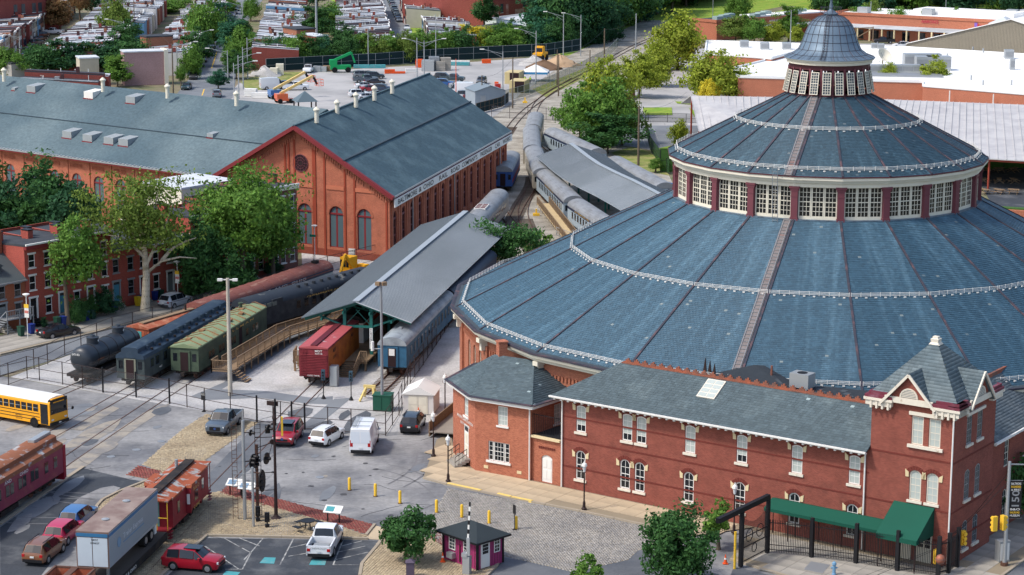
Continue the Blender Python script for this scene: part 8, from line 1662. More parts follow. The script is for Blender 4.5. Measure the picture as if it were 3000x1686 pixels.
for i,(u,v)in enumerate(((948,1168),(1029,1172))):t=thing('dwarf_signal','%s green headed signal post before the platform steps'%('left' if i==0 else 'right'),'signal',G(u,v),R(80));MB().lathe([(.25,0),(.1,.3),(.05,.4),(.05,1.9)],8).build('post',M['black'],t);MB().box(-.15,.1,-.18,.18,1.9,2.95).build('head',mat('signal_slate',(54,78,92),.5,.1),t);[MB().cyl((-.2,0,2.1+.3*k),(-.14,0,2.1+.3*k),.1,n=10).build('lens',M['glass'],t)for k in range(3)]
def disc_signal(par,c,r,n=6,m='black'):
 d=MB().cyl((-.04,0,0),(.04,0,0),r,n=18).build('signal_disc',M[m],par,c,R(58))
 for k in range(n):a=2*math.pi*k/n;y,z=r*.68*math.cos(a)*(n>1),r*.68*math.sin(a)*(n>1);MB().cyl((-.04,y,z),(-.36,y,z),.13,n=10).build('lamp_hood',M[m],d)
t=thing('signal_mast','silver railway signal mast with ladder and black round signal head','signal',G(718,1522),R(100));MB().cyl((0,0,0),(0,0,8.4),.15,.13,n=10).cyl((0,0,8.4),(0,0,9.4),.05,n=6).build('mast',M['galv'],t);disc_signal(t,(-.3,-.75,5.0),.62,8);disc_signal(t,(-.2,-.6,7.4),.26,1);MB().bar((-.2,-.1,5.),(-.2,-.7,5.),.08).bar((-.1,-.1,7.4),(-.1,-.6,7.4),.06).build('bracket',M['dkbrown'],t)
mb=MB();[mb.bar((.1,s_,0),(.1,s_,8.2),.04)for s_ in(.55,.95)];[mb.bar((.1,.55,.3+.35*i),(.1,.95,.3+.35*i),.03)for i in range(23)];mb.build('ladder',M['rust'],t);mb=MB();[mb.bar((x,y,3.1),(x,y,4.1),.04)for x,y in((-.7,-.9),(.6,-.9),(.6,.9),(-.7,.9))];[mb.bar((-.7,-.9,z),(.6,-.9,z),.04).bar((.6,-.9,z),(.6,.9,z),.04).bar((-.7,-.9,z),(-.7,.9,z),.04)for z in(3.1,4.1)];mb.build('platform_cage',M['galv'],t)
t=thing('signal_mast','tall brown finialled signal mast with ladder right of the silver one','signal',G(809,1518),R(100));MB().lathe([(.5,0),(.25,.15),(.16,.3),(.12,4),(.1,8.4),(.2,8.5),(.12,8.8),(.03,9.6)],10).build('mast',M['dkbrown'],t);mb=MB();[mb.bar((.1,s_,.1),(.1,s_,8.2),.05)for s_ in(1.15,1.6)];[mb.bar((.1,1.15,.3+.35*i),(.1,1.6,.3+.35*i),.03)for i in range(23)];[mb.bar((.05,0,z),(.1,1.6,z),.05)for z in(2.4,3.9,6.9,8.2)];mb.build('ladder',M['dkbrown'],t);disc_signal(t,(-.2,.5,7.7),.35,1);MB().box(-.15,.05,-.7,-.55,7.0,8.6).build('semaphore_arm',M['yellow'],t);MB().box(-.25,.25,.35,.75,7.3,7.9).build('lamp_case',M['black'],t)
t=thing('signal_mast','short grey signal post with tall black oval signal head','signal',G(743,1543),R(100));MB().cyl((0,0,0),(0,0,5.0),.11,n=8).build('mast',M['galv'],t);o=MB().prof([(.42*math.cos(a),.95*math.sin(a))for a in[2*math.pi*i/20 for i in range(20)]],'x',-.06,.06).build('signal_disc',M['black'],t,(-.2,-.75,3.9),R(50));MB().bar((0,0,4.6),(-.15,-.7,4.5),.08).bar((0,0,3.2),(-.15,-.7,3.3),.08).build('bracket',M['rust'],t)
for k in range(3):MB().cyl((-.3,-.75,3.35+.5*k),(-.55,-.75,3.35+.5*k),.12,n=10).build('lamp_hood',M['black'],t)
t=thing('signal_mast','rusty signal post with red disc beside the oval signal','signal',G(756,1515),R(100));MB().cyl((0,0,0),(0,0,6.2),.12,n=8).build('mast',M['rust'],t);MB().bar((0,0,5.9),(0,-1.3,6.3),.06).bar((0,-1.3,6.3),(0,-1.0,5.2),.04).build('arm',M['dkbrown'],t);disc_signal(t,(-.1,-.8,5.0),.5,1);MB().cyl((.0,-1.3,6.35),(.08,-1.3,6.35),.22,n=10).build('bell',M['dkbrown'],t)
for i,(u,v)in enumerate(((756,1527),(783,1545))):t=thing('dwarf_signal','%s low black dwarf signal on the cobbles'%('left' if i==0 else 'right'),'signal',G(u,v),R(100));MB().box(-.15,.15,-.18,.18,0,.25).cyl((0,0,.2),(0,0,.5),.06).box(-.12,.12,-.2,.2,.45,1.25).build('case',M['black'],t);[MB().cyl((-.12,0,.65+.35*k),(-.3,0,.65+.35*k),.1,n=8).build('lamp_hood',M['black'],t)for k in range(2)]
for u,v,lb,m_ in((689,1452,'white information panel left on the brick band','white'),(724,1462,'white information panel right behind the silver mast','white'),(976,1532,'blue information panel beside the white pickup','teal')):
 t=thing('information_panel',lb,'information panel',G(u,v),R(-15));[MB().cyl((x,.1,0),(x,.1,1.0),.06,n=6).build('leg',M['black'],t)for x in(-.5,.5)];MB().slab([(-.75,-.35,.95),(.75,-.35,.95),(.75,.45,1.35),(-.75,.45,1.35)],.06).build('panel',M['white'],t);MB().slab([(-.6,-.22,1.03),(.1,-.22,1.03),(.1,.3,1.29),(-.6,.3,1.29)],.01).build('print',blt if m_!='teal' else M['teal'],t)
pt=thing('picnic_table','round black metal picnic table with curved seats on the cobbles','table',G(902,1552),R(20));MB().cyl((0,0,.74),(0,0,.79),.62,n=20).build('table_top',M['black'],pt)
for k in range(4):a=k*math.pi/2+.4;c,s_=math.cos(a),math.sin(a);MB().box(-.2,.2,-.4,.4,.43,.47).build('seat',M['black'],pt,(1.1*c,1.1*s_,0),a);MB().tube([(.2*c,.2*s_,.72),(.3*c,.3*s_,.05),(.9*c,.9*s_,.08),(1.1*c,1.1*s_,.42)],.03,6).build('leg',M['black'],pt)
kp=thing('ticket_kiosk','small magenta timber kiosk with black roof on the island','kiosk',G(1300,1636),R(-20));M['mag']=mat('magenta_boards',(156,54,104),.6,.06,.8);M['kroof']=mat('black_kiosk_shingles',(46,54,58),.9,.12,.5,fine=.15)
kw,kd=3.1,2.6;khh=2.35;kx=math.hypot(1,1)
a,b,c=G(1300,1636,.1),G(1398,1671,.1),G(1456,1643,.1);kp.location=a;kp.rotation_euler=(0,0,head(a,b));L1=(b-a).length;L2=(c-b).length;th_=head(b,c)-head(a,b)
L2=max(L2,2.2);MB().box(0,L1,0,L2,0,khh).build('wall',M['mag'],kp)
for i in range(int(L1/.28)):MB().box(.14+i*.28,.17+i*.28,-.012,0,.1,khh).build('board_joint',M['maroon_dk'],kp)
for i in range(int(L2/.28)):MB().box(L1,L1+.012,.14+i*.28,.17+i*.28,.1,khh).build('board_joint',M['maroon_dk'],kp)
for x,y in((0,0),(L1,0),(L1,L2)):MB().box(x-.08,x+.08,y-.08,y+.08,0,khh).build('corner_board',M['black'],kp)
MB().add([(-.45,-.45,khh-.05),(L1+.45,-.45,khh-.05),(L1+.45,L2+.45,khh-.05),(-.45,L2+.45,khh-.05),(L1*.4,L2/2,khh+.85),(L1*.6,L2/2,khh+.85)],[(0,1,5,4),(1,2,5),(2,3,4,5),(3,0,4),(3,2,1,0)]).build('roof',M['kroof'],kp);MB().box(-.48,L1+.48,-.48,L2+.48,khh-.2,khh-.06).build('fascia',M['black'],kp)
for x in(L1*.27,L1*.7):window(kp,.72,1.15,(x,-.02,.98),0,2,4,fm='white',pm='glassd',fw=.06)
window(kp,.62,1.2,(L1+.02,L2*.76,1.0),R(90),2,4,fm='white',fw=.06);d_=MB().box(-.45,.45,-.05,.02,.05,2.05).build('door',M['white'],kp,(L1+.02,L2*.3,0),R(90));[MB().box(-.3+.2*i,-.12+.2*i,-.07,-.04,1.15+.27*j,1.38+.27*j).build('pane',M['glass'],d_)for i in range(3)for j in range(3)]
MB().box(L1*.27-.3,L1*.27+.35,-.4,0,.35,.8).build('air_conditioner',M['galv'],kp);MB().bar((L1*.5,-.05,.2),(L1*.5,-.05,1.6),.09).build('conduit',M['maroon_dk'],kp)
br_=thing('barrier_gate','raised black and white barrier arm on a grey post before the kiosk','barrier',G(1368,1684),R(-20));MB().box(-.28,.28,-.25,.25,0,1.5).build('post',M['galv'],br_);MB().box(-.34,.1,-.3,.3,1.45,1.75).build('cap',M['galv'],br_)
for k in range(12):MB().bar((.05+.02*k,-.1,1.5+.36*k),(.05+.02*(k+1),-.1,1.5+.36*(k+1)),.14,.06).build('arm_segment',M['black']if k%2 else M['white'],br_)
MB().bar((.2,-.2,1.6),(.18,-.2,3.0),.25,.12).build('counterweight',M['galv'],br_)
t=thing('bollard','dark stone bollard at the bottom edge of the kiosk island','bollard',G(1202,1690,.1));MB().box(-.3,.3,-.3,.3,0,1.2).build('shaft',mat('plum_stone',(86,76,92),.8,.1),t);MB().add([(-.36,-.36,1.2),(.36,-.36,1.2),(.36,.36,1.2),(-.36,.36,1.2),(0,0,1.45)],[(3,2,1,0),(0,1,4),(1,2,4),(2,3,4),(3,0,4)]).build('cap',MATS['plum_stone'],t)
def cone(lb,u,v,z=0.):t=thing('traffic_cone',lb,'traffic cone',G(u,v,z));MB().box(-.2,.2,-.2,.2,0,.04).build('base',M['orange'],t);MB().cyl((0,0,.04),(0,0,.75),.15,.03,n=12).build('cone',M['orange'],t);MB().cyl((0,0,.35),(0,0,.48),.102,.078,n=12).build('band',M['white'],t)
cone('orange traffic cone beside the kiosk wall',1297,1646,.1);cone('orange traffic cone on the drive inside the black gate',2125,1652);cone('orange traffic cone in front of the white shed doors',1226,1216)
ig=thing('iron_fence','tall black iron picket fence around the museum entrance','fence',(0,0,0));pk_=MB().box(-.016,.016,-.016,.016,.12,2.75).mesh('picket',M['black'])
PO=[G(2247,1620,.1),G(2377,1633,.1),G(2507,1650,.1),G(2628,1672,.1),G(2748,1690,.1),G(2778,1679,.1),G(2804,1662,.1)]
for i,p in enumerate(PO):MB().rbox(p,.26,.26,4.6 if i==0 else 3.2,AAN).build('post',M['black'],ig)
for a,b in zip(PO,PO[1:]):
 n=int((b-a).length/.13);[obj('picket',pk_,ig,a.lerp(b,(k+.5)/n),AAN)for k in range(n)]
 for z in(.3,.7,2.5):MB().bar(a+Vector((0,0,z)),b+Vector((0,0,z)),.05).build('rail',M['black'],ig)
gtt=thing('entrance_gate','tall black ornamental sliding gate with steel beam beside the fence','gate',(0,0,0));g0,g1,g2=G(2170,1660,.05),PO[0],G(2075,1700,.05)
for p in(g0,):MB().rbox(p,.3,.3,4.6,AAN).build('post',M['black'],gtt)
e_=g0+(g0-g1).normalized()*3.5;MB().bar(g1+Vector((0,0,4.6)),e_+Vector((0,0,4.6)),.35,.4).build('beam',M['black'],gtt);n=int((g1-g0).length/.13)
for k in range(1,n):p=g0.lerp(g1,k/n);MB().bar(p+Vector((0,0,.15)),p+Vector((0,0,3.2+.9*abs(2*k/n-1)**2)),.03).build('bar',M['black'],gtt)
for z in(.3,1.4,2.2):MB().bar(g0+Vector((0,0,z)),g1+Vector((0,0,z)),.06).build('rail',M['black'],gtt)
for f_,z,r_ in((.3,2.2,.5),(.7,2.2,.5),(.5,1.0,.35)):p=g0.lerp(g1,f_);d=(g1-g0).normalized();MB().tube([p+d*r_*math.cos(a)+Vector((0,0,z+r_*math.sin(a)))for a in[2*math.pi*i/16 for i in range(17)]],.035,5).build('ring',M['black'],gtt)
t=pole('gate_bollard','yellow guard post beside the black gate',2152,1668,3.0,.1,'yellow',.1);plaque('litter_bin','dark litter bin against the annex wall',2100,1512,.7,.7,.95,M['black'],cat='bin')
t=pole('street_pole','tall grey street pole with museum banner at the right corner',2942,1660,8.4,.17,'galv');MB().box(.12,1.05,-.03,.03,3.9,6.9).build('banner',M['black'],t);[text('lettering',s_,.24,m_,t,(.58,-.04,z),((1,0,0),(0,0,1)),w=.75)for s_,z,m_ in(('BALTIMORE',6.65,whl),('ENGINEERED',6.4,M['yellow']),('A FIRST',6.15,whl),('B&O',4.6,whl),('RAILROAD',4.35,M['yellow']),('MUSEUM',4.1,whl))];text('lettering','150',.8,M['grey'],t,(.62,-.04,5.4),((0,0,1),(-1,0,0)),w=1.3);MB().bar((0,0,8.2),(2.5,.5,8.0),.08).bar((0,0,6.9),(1.1,0,6.9),.04).bar((0,0,3.9),(1.1,0,3.9),.04).build('arm',M['galv'],t);MB().cyl((0,0,0),(0,0,.35),.3,n=10).build('base',M['rust'],t)
def signal_head(lb,u,v,z,rz):
 t=thing('traffic_light',lb,'traffic light',G(u,v,z),rz);MB().box(-.2,.2,-.12,.15,0,1.15).build('housing',M['yellow'],t)
 for k in range(3):o=MB().cyl((0,-.12,.2+.37*k),(0,-.32,.2+.37*k),.16,n=12).build('visor',M['yellow'],t);MB().cyl((0,-.13,.2+.37*k),(0,-.15,.2+.37*k),.13,n=12).build('lens',M['black'],t)
signal_head('yellow traffic light hanging at the fence corner lower left',2743,1652,.8,R(30));signal_head('yellow traffic light hanging higher against the tower corner',2820,1597,1.5,R(30));signal_head('yellow traffic light on the left of the street pole',2912,1556,3.2,R(200));signal_head('yellow traffic light on the right of the street pole',2938,1553,3.2,R(120))
wr=thing('span_wire','thin span wires carrying the traffic lights to the street pole','wire',(0,0,0));MB().tube([G(2942,1660)+Vector((0,0,7.6)),G(2860,1500,4.),G(2743,1610,2.2),G(2560,1690,1.6)],.02,4).tube([G(2942,1660)+Vector((0,0,6.8)),G(2820,1545,2.9),G(2740,1608,2.),G(2500,1700,1.2)],.02,4).build('cable',M['black'],wr)
t=thing('traffic_cabinet','silver traffic control cabinet beside the street pole','cabinet',G(2935,1643,.1),R(20));MB().box(-.45,.45,-.35,.35,0,1.6).build('case',M['galv'],t);MB().box(-.48,.48,-.38,.38,1.6,1.68).build('lid',M['galv'],t);MB().box(-.38,.38,-.37,-.35,.15,1.5).build('door',M['white'],t)
t=thing('fire_hydrant','pale blue topped hydrant on the grey pavement at the bottom','hydrant',G(2443,1684,.1));MB().lathe([(.18,0),(.16,.1),(.13,.15),(.13,.75),(.18,.8),(.16,.95),(.05,1.05)],12).cyl((-.25,0,.55),(.25,0,.55),.07).build('barrel',mat('hydrant_blue',(110,150,180),.5,.08),t)
MB().slab([G(2355,1668,.115),G(2410,1680,.115),G(2432,1655,.115),G(2376,1645,.115)],.02).build('access_hatch',M['grey'])['kind']='structure'
for nm in('ball_finial',):t=thing('globe_ornament','round copper lamp globe on the tower wall beside the hood','lamp',G(2755,1640,3.3));MB().lathe([(.02,-.4),(.25,-.3),(.38,0),(.25,.3),(.02,.4)],14).build('globe',M['copper'],t,smooth=60)
cr=thing('yellow_crane','yellow rail crane with cab and jib behind the canopy','crane',(-20.6,263.6,0),R(60));M['cry']=mat('crane_yellow',(232,168,30),.5,.08,.8);MB().box(-1.6,3.2,-1.3,1.3,.6,1.1).build('deck',M['cry'],cr);MB().box(.2,2.0,-.2,1.2,1.1,3.4).build('cab',M['cry'],cr);[MB().box(.15,.19,-.1+.45*k,.25+.45*k,2.2,3.1).build('cab_window',M['glass'],cr)for k in range(3)];MB().bar((1.0,-.8,1.2),(-1.6,-.8,4.2),.3).bar((-1.6,-.8,4.2),(-3.2,-.8,.9),.26).build('jib',M['cry'],cr);MB().box(-3.0,-2.0,-1.2,-.4,1.0,1.9).build('bucket',M['cry'],cr);MB().box(2.2,3.3,-1.1,.2,1.1,2.2).build('engine_cover',M['cry'],cr)
for x in(-1,2.5):MB().cyl((x,-1.35,.5),(x,1.35,.5),.48,n=12).build('wheelset',M['under'],cr)
t=thing('shunting_vehicle','low yellow track vehicle under the dark tree by the canopy','rail vehicle',tg(1425,812)+(0,),R(75));MB().box(-3,3,-1.2,1.2,.6,1.2).box(-1,1.2,-1.1,1.1,1.2,2.8).build('body',M['cry'],t);MB().box(-1.02,-.98,-.9,.9,1.8,2.6).build('cab_window',M['glass'],t)
sw_=thing('switch_stand','small yellow switch stand on the ballast','switch stand',G(1571,632));MB().box(-.5,.5,-.3,.3,0,.35).box(-.12,.12,-.12,.12,.35,1.0).build('stand',M['yellow'],sw_);sw_=thing('switch_stand','second yellow switch stand beside the main line','switch stand',G(1538,302));MB().box(-.5,.5,-.3,.3,0,.35).box(-.15,.15,-.15,.15,.35,1.1).build('stand',M['yellow'],sw_);t=thing('blue_skip','bright blue skip at the end of the curved canopy','skip',G(1950,572),R(-65));MB().box(-2.5,2.5,-1.1,1.1,0,1.8).build('tub',mat('skip_blue',(30,116,180),.5,.08),t);[MB().box(-2.4+.6*k,-2.3+.6*k,-1.1,1.1,1.8,1.88).build('lid_rib',MATS['skip_blue'],t)for k in range(9)]
hut=thing('site_hut','grey metal hut with low gable roof behind the car shop','hut',G(1392,312),R(18));MB().prof([(0,0),(6.6,0),(6.6,3.1),(3.3,4.1),(0,3.1)],'y',0,7).build('wall',mat('hut_grey',(142,152,160),.6,.06),hut);MB().slab([(-.2,-.2,3.1),(-.2,7.2,3.1),(3.3,7.2,4.2),(3.3,-.2,4.2)],.08).slab([(6.8,7.2,3.1),(6.8,-.2,3.1),(3.3,-.2,4.2),(3.3,7.2,4.2)],.08).build('roof',mat('hut_roof',(120,132,140),.6,.06),hut);MB().box(1.2,2.3,-.05,0,0,2.2).build('door',M['galv'],hut)
for u,v,lb in((1478,246,'tan shipping container standing behind the white tent'),(1492,272,'tan shipping container nearest the green fence')):t=thing('shipping_container',lb,'container',G(u,v),R(-12));MB().box(0,3.4,0,5.5,0,2.6).build('box',mat('tan_container',(196,178,130),.6,.08),t);MB().box(1.2,3.3,-.05,0,.1,2.5).build('opening',M['inner'],t)  # no hole cut: a dark panel paints the unlit inside
tn=thing('work_tent','white topped work tent with blue valance in the far lot','tent',G(1528,240),R(-5));MB().add([(0,0,2.2),(6,0,2.2),(6,5,2.2),(0,5,2.2),(3,2.5,3.8)],[(0,1,4),(1,2,4),(2,3,4),(3,0,4)]).build('canopy',M['white'],tn);MB().box(0,6,-.03,.03,1.7,2.2).box(5.97,6.03,0,5,1.7,2.2).build('valance',mat('tent_blue',(60,130,180),.6,.05),tn);[MB().cyl((x,y,0),(x,y,2.2),.06,n=6).build('leg',M['galv'],tn)for x in(0,6)for y in(0,5)]
def lift(lb,u,v,c,rz):
 t=thing('boom_lift',lb,'boom lift',G(u,v),rz);m_=paint(c);MB().box(-1.6,1.6,-1.1,1.1,.5,1.0).box(-1.8,.6,-1.,1.,1.0,2.0).build('chassis',m_,t);[MB().cyl((x,y-.2,.5),(x,y+.2,.5),.5,n=12).build('wheel',M['tyre'],t)for x in(-1.2,1.2)for y in(-1.1,1.1)]
 MB().bar((-.8,0,2.0),(6.5,0,5.4),.5).build('boom',mat('boom_cream',(222,190,120),.6,.06),t);MB().bar((6.5,0,5.4),(7.4,0,3.6),.4).build('jib',M['black'],t);mb=MB();[mb.bar((7.3+x,y,3.3),(7.3+x,y,4.6),.06)for x in(0,1.2)for y in(-1,0,1)];[mb.bar((7.3+x,-1,z),(7.3+x,1,z),.07)for x in(0,1.2)for z in(3.3,3.9,4.6)];[mb.bar((7.3,y,z),(8.5,y,z),.07)for y in(-1,1)for z in(3.3,3.9,4.6)];mb.build('basket',M['orange'],t)
lift('orange boom lift in front of the pair',832,302,(214,92,40),R(25));lift('blue boom lift behind the orange one',812,290,(40,100,160),R(28))
th=thing('telehandler','green telehandler by the screened fence','telehandler',G(998,212),R(10));MB().box(-2.4,2.4,-1.1,1.1,.7,1.7).box(-2.6,-.9,-1.,1.,1.7,3.0).build('chassis',mat('tele_green',(20,150,84),.5,.06),th);MB().bar((-2.0,0,2.6),(2.6,0,4.6),.6).bar((2.6,0,4.6),(3.4,0,2.2),.4).build('boom',MATS['tele_green'],th);[MB().cyl((x,y-.2,.65),(x,y+.2,.65),.65,n=12).build('wheel',M['tyre'],th)for x in(-1.5,1.7)for y in(-1.1,1.1)]
bd=thing('loader','yellow wheeled loader behind the earth heap','loader',G(1582,178),R(250));MB().box(-2.5,2.2,-1.2,1.2,.8,2.0).box(-.8,.8,-1.,1.,2.,3.6).build('chassis',M['cry'],bd);MB().box(-.82,.82,-.9,.9,2.2,3.2).build('cab_glass',M['glass'],bd);MB().box(2.4,3.4,-1.5,1.5,.2,1.4).build('bucket',M['under'],bd);[MB().cyl((x,y-.25,.75),(x,y+.25,.75),.75,n=12).build('wheel',M['tyre'],bd)for x in(-1.6,1.5)for y in(-1.2,1.2)]
gz=thing('gazebo','small gazebo with grey hipped roof just behind the wing ridge','gazebo',G(894,338),R(20));MB().add([(-2.2,-2.2,2.9),(2.2,-2.2,2.9),(2.2,2.2,2.9),(-2.2,2.2,2.9),(0,0,4.9)],[(0,1,4),(1,2,4),(2,3,4),(3,0,4),(3,2,1,0)]).build('roof',M['tin_dk'],gz);[MB().box(x-.12,x+.12,y-.12,y+.12,0,2.9).build('post',M['dkbrown'],gz)for x in(-1.8,1.8)for y in(-1.8,1.8)]
gz.location.z=0
def mast_lamp(lb,u,v,h,arms,m='galv'):
 t=pole('lamp_mast',lb,u,v,h,.16,m,.09,'street lamp')
 for s_ in arms:MB().bar((0,0,h*.94),(s_*4.2,-.3,h+.5),.09).bar((0,0,h*.86),(s_*2.6,-.2,h+.05),.06).build('arm',M[m],t);MB().rbox((s_*4.5,-.3,h+.42),1.0,.34,.18,0).build('lamp_head',M['white'],t)
for lb,u,v,h,ar in(('tall lamp mast farthest of the four along the side street',726,232,9.5,(1,)),('tall lamp mast second of the four along the side street',713,262,9.3,(1,)),('tall lamp mast third of the four along the side street',700,290,9.3,(1,)),('tall lamp mast nearest of the four along the side street',687,318,9.3,(1,)),('lamp mast with one arm left of the stacked pallets',1079,196,9.,(-1,)),('double armed lamp mast in the middle of the far lot',1243,250,10,(-1,1)),('lamp mast behind the work tent',1570,246,12,(-1,)),('lamp mast by the loader',1650,190,12.5,(-1,)),('lamp mast at the wood edge',1701,165,10.5,(-1,)),('low lamp mast beside the containers',1473,280,9.5,(-1,)),('street lamp on the right of the side street',668,238,7,(-1,)),('street lamp left of the side street',520,230,8,(1,)),('street lamp in the trees of the side street',570,190,8,(1,)),('street lamp far up the side street',712,95,8,(-1,)),('lamp at the left rowhouse lane',60,190,7,(-1,)),('lamp in the garden trees',365,140,7,(-1,))):mast_lamp(lb,u,v,h,ar)
for lb,u,v,h,m_,r_ in(('tall lattice like grey pole among the rowhouses',928,150,17,'galv',.35),('slim white pole in front of the pallets',1277,200,13,'galv',.12),('short lamp pole in the far lot',1222,232,9.5,'galv',.14),('brown timber pole beside the containers',1502,318,10.5,'bark',.17),('brown timber pole with pale cap by the green fence',1770,192,9,'bark',.2),('brown timber pole behind the car shop ridge',1412,305,6,'bark',.17),('timber pole at the green fence end',1636,282,9,'bark',.17),('brown timber pole on the lawn by the roundhouse',1870,485,10.2,'bark',.22),('timber pole in the big mixed tree',1727,300,11,'bark',.16),('timber pole behind the left rowhouses',395,105,11,'bark',.16),('dark timber pole at the street corner',508,278,11,'bark',.18),('white lamp pole by the main line',1862,160,10.5,'galv',.18),('orange striped pole in the far lot',1336,282,8,'orange',.1),('lamp pole behind the low shop row',2315,140,10,'galv',.14),('lamp pole right of the dome',2548,110,10,'galv',.14),('lamp pole by the strip mall signs',2768,90,10,'galv',.14),('pole in the wood at the top',2088,60,9,'galv',.12),('pole at the top left of the pavilion',2172,45,9,'galv',.12),('timber pole at the disused track',1632,250,8,'bark',.15)):pole('utility_pole',lb,u,v,h,r_,m_)
for i,(u,v,a_)in enumerate(((1242,0,0),)):pass
gp=thing('goal_frame','white timber frame standing in the mall car park','frame',G(2530,138),0);MB().bar((-2.4,0,0),(-2.4,0,5.2),.25).bar((2.4,0,0),(2.4,0,5.4),.25).bar((-2.4,0,5.0),(2.4,0,5.2),.2).bar((-2.4,0,2.2),(2.2,0,4.9),.2).build('timber',M['wood'],gp)
wp_=thing('gate_pillar','white square pillar at the mall ramp','pillar',G(1873,278));MB().box(-.5,.5,-.5,.5,0,3.2).build('shaft',M['white'],wp_);MB().box(-.6,.6,-.6,.6,3.2,3.4).build('cap',M['white'],wp_)
wl_=thing('ramp_wall','red painted retaining wall of the mall ramp','wall',(0,0,0));M['redwall']=mat('red_ramp_paint',(158,84,78),.8,.1);MB().bar(Vector((*tg(1808,318),.9)),Vector((*tg(1858,285),.9)),.4,1.8).bar(Vector((*tg(1905,245),.9)),Vector((*tg(1960,205),.9)),.4,1.8).build('wall',M['redwall'],wl_)
rnd=random.Random(21)
for i,(u,v,nm,lb,m_,s_)in enumerate(((1255,208,'pallet_stack','left stack of stone pallets in the far lot','galv',(3,2,2.6)),(1272,206,'pallet_stack','second stack of stone pallets in the far lot','grey',(2.4,2,3.2)),(1290,207,'pallet_stack','third stack of stone pallets in the far lot','walk_grey',(2.2,2,2.2)),(1306,206,'pallet_stack','right stack of stone pallets in the far lot','walk_grey',(2.4,2,3)),(1142,216,'road_barrier','orange plastic barrier in the far lot','orange',(2.4,.6,1)),(1170,216,'road_barrier','low orange barrier lying right of the first','orange',(2.8,.6,.5)),(1204,212,'road_barrier','white plastic barrier in the far lot','white',(2.6,.6,.9)),(1228,198,'cone_stack','stack of orange cones in the far lot','orange',(1.6,1.2,2)),(1340,192,'pipe_stack','long stack of green pipes by the screened fence','teal',(6,1.2,.8)),(1335,188,'timber_stack','white boards behind the green pipes','white',(7,.8,.9)),(1105,200,'pipe_bundle','pale green wrapped bundle by the fence','teal',(4,1.2,.8)),(1060,200,'pipe_bundle','second pale green bundle near the telehandler','teal',(4,1.2,.8)),(930,210,'wrapped_pallet','silver wrapped pallet beside the white pickup','galv',(1.8,1.4,1.3)),(947,210,'wrapped_pallet','second silver wrapped pallet beside the pickup','galv',(1.8,1.4,1.2)),(965,209,'timber_crate','brown timber crate left of the telehandler','wood',(3,1.4,1.3)),(803,222,'material_bag','white bulk bag left by the lifts','cream',(1.8,1.6,1.8)),(820,220,'material_bag','taller white tank beside the bulk bag','cream',(1.8,1.6,2.6)),(735,282,'pipe_section','white pipe section by the lamp masts','white',(2.6,1.6,1.6)),(768,288,'pipe_section','long white box section by the lamp masts','white',(4.4,1.2,1.2)),(1458,262,'red_machine','small red machine by the containers','redl',(1.2,1.,1.2)),(1455,256,'road_barrel','orange and white barrel by the containers','orange',(.8,.8,1.2)),(1425,186,'road_barrel','orange white barrels at the screened fence','orange',(2.2,.8,1)))):
 t=thing(nm,lb,nm.replace('_',' '),G(u,v),rnd.uniform(-.2,.2));x,y,z=s_;k=max(1,int(z/.45))
 for j in range(k):MB().box(-x/2+rnd.uniform(-.05,.05),x/2,-y/2,y/2,z*j/k+.03,z*(j+1)/k).build('layer',M[m_],t)
def heap(lb,u,v,r,h,m):
 rg=random.Random(u);t=thing('spoil_heap',lb,'heap',G(u,v));n=14;pr=[(r*(1-k/5)**.9*1.0,h*(k/5))for k in range(6)];mb=MB().lathe([(max(a,.05),b)for a,b in pr],n);mb.v=[(x*(1+rg.uniform(-.2,.2)),y*(1+rg.uniform(-.2,.2)),z*(1+rg.uniform(-.15,.15)))for x,y,z in mb.v];mb.build('heap',m,t,smooth=30)
heap('brown earth heap in front of the loader',1592,202,5,2,mat('brown_soil',(112,88,68),.95,.2,.6,bump=.5));heap('pale gravel heap left of the loader',1562,190,4,2.2,M['gravel']);heap('tan soil heap right of the loader',1640,192,5,2.6,mat('tan_soil',(176,148,118),.95,.15,.6,bump=.5));heap('grey rubble heap by the lamp masts',776,222,4,2.2,M['gravel'])
for k in range(9):u,v=2885+(k%3)*42,505+(k//3)*32;t=thing('picnic_table','%s timber picnic table on the dark patio at the right edge'%nth(k),'table',G(u,v),R(20*k),'picnic tables on the patio');MB().box(-.9,.9,-.4,.4,.72,.78).build('table_top',M['wood'],t);[MB().box(-.9,.9,y-.14,y+.14,.43,.48).build('bench',M['wood'],t)for y in(-.75,.75)];MB().bar((-.6,-.8,0),(-.6,.4,.75),.08).bar((.6,-.8,0),(.6,.4,.75),.08).bar((-.6,.8,0),(-.6,-.4,.75),.08).bar((.6,.8,0),(.6,-.4,.75),.08).build('leg',M['wood'],t)
t=thing('planter_wall','low brick planter with hedge at the patio edge','planter',G(2965,635),R(-20));MB().box(-4,6,-.3,.3,0,1).build('wall',M['mallbrick'],t);MB().box(-4,6,.3,1.6,0,1.2).build('hedge',MATS['hedge_green'],t)
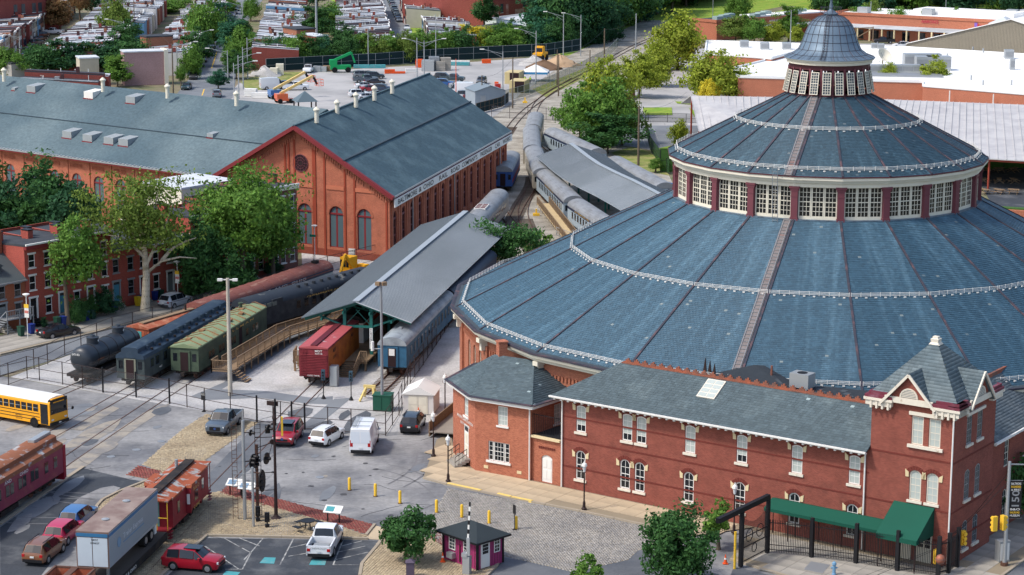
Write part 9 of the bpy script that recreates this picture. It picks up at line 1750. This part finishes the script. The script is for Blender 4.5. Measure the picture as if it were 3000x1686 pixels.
def worker(lb,u,v,rz):
 """small standing figure: one body, a vest and a helmet over it"""
 t=thing('person',lb,'person',G(u,v),rz);mb=MB()
 for s_ in(-1,1):mb.tube([(.02,s_*.13,0),(.05,s_*.13,.06),(0,s_*.12,.5),(0,s_*.09,.92),(0,s_*.05,1.05)],[.06,.05,.065,.095,.12],8);mb.tube([(0,s_*.17,1.46),(.02,s_*.26,1.2),(.12,s_*.25,.98),(.18,s_*.22,.9)],[.07,.05,.04,.03],7)
 mb.lathe([(.1,.9),(.17,.98),(.16,1.15),(.2,1.4),(.14,1.5),(.06,1.54),(.06,1.6),(.1,1.66),(.11,1.74),(.08,1.83),(.02,1.86)],12);mb.build('body',mat('dark_work_clothes',(60,62,70),.9,.1),t,smooth=50)
 MB().lathe([(.185,1.0),(.18,1.15),(.215,1.4),(.17,1.49),(.09,1.52)],12).build('vest',mat('hi_vis_vest',(176,214,40),.6,.05),t,smooth=50);MB().lathe([(.15,1.75),(.125,1.77),(.12,1.86),(.02,1.91)],12).build('hard_hat',M['white'],t,smooth=50)
worker('worker in yellow vest standing by the gate near the silver coach',1620,352,R(200));worker('worker in yellow vest at the left under the white tent',1538,246,R(250));worker('worker in yellow vest at the right under the white tent',1553,247,R(300))
for i,(u,v)in enumerate(((473,1293),(325,1338),(400,1318),(937,1398),(1310,1270))):t=struct(MB().cyl((0,0,-.03),(0,0,.004),.38,n=18).build('manhole_cover',M['grey'],None,G(u,v)))
ov=thing('overhead_wires','thin overhead wires strung between the far timber poles','wires',(0,0,0))
for(a,ha),(b,hb_)in((((1502,318),10.2),((1636,282),8.8)),(((1636,282),8.8),((1770,192),8.8)),(((1412,305),5.8),((1502,318),10.2)),(((508,278),10.6),((395,105),10.6)),(((1862,160),10),((1770,192),8.8)),(((1870,485),10),((2010,360),6))):
 p,q=G(*a)+Vector((0,0,ha)),G(*b)+Vector((0,0,hb_));MB().tube([p.lerp(q,k/8)-Vector((0,0,1.2*math.sin(math.pi*k/8)))for k in range(9)],.02,4).build('wire',M['black'],ov)
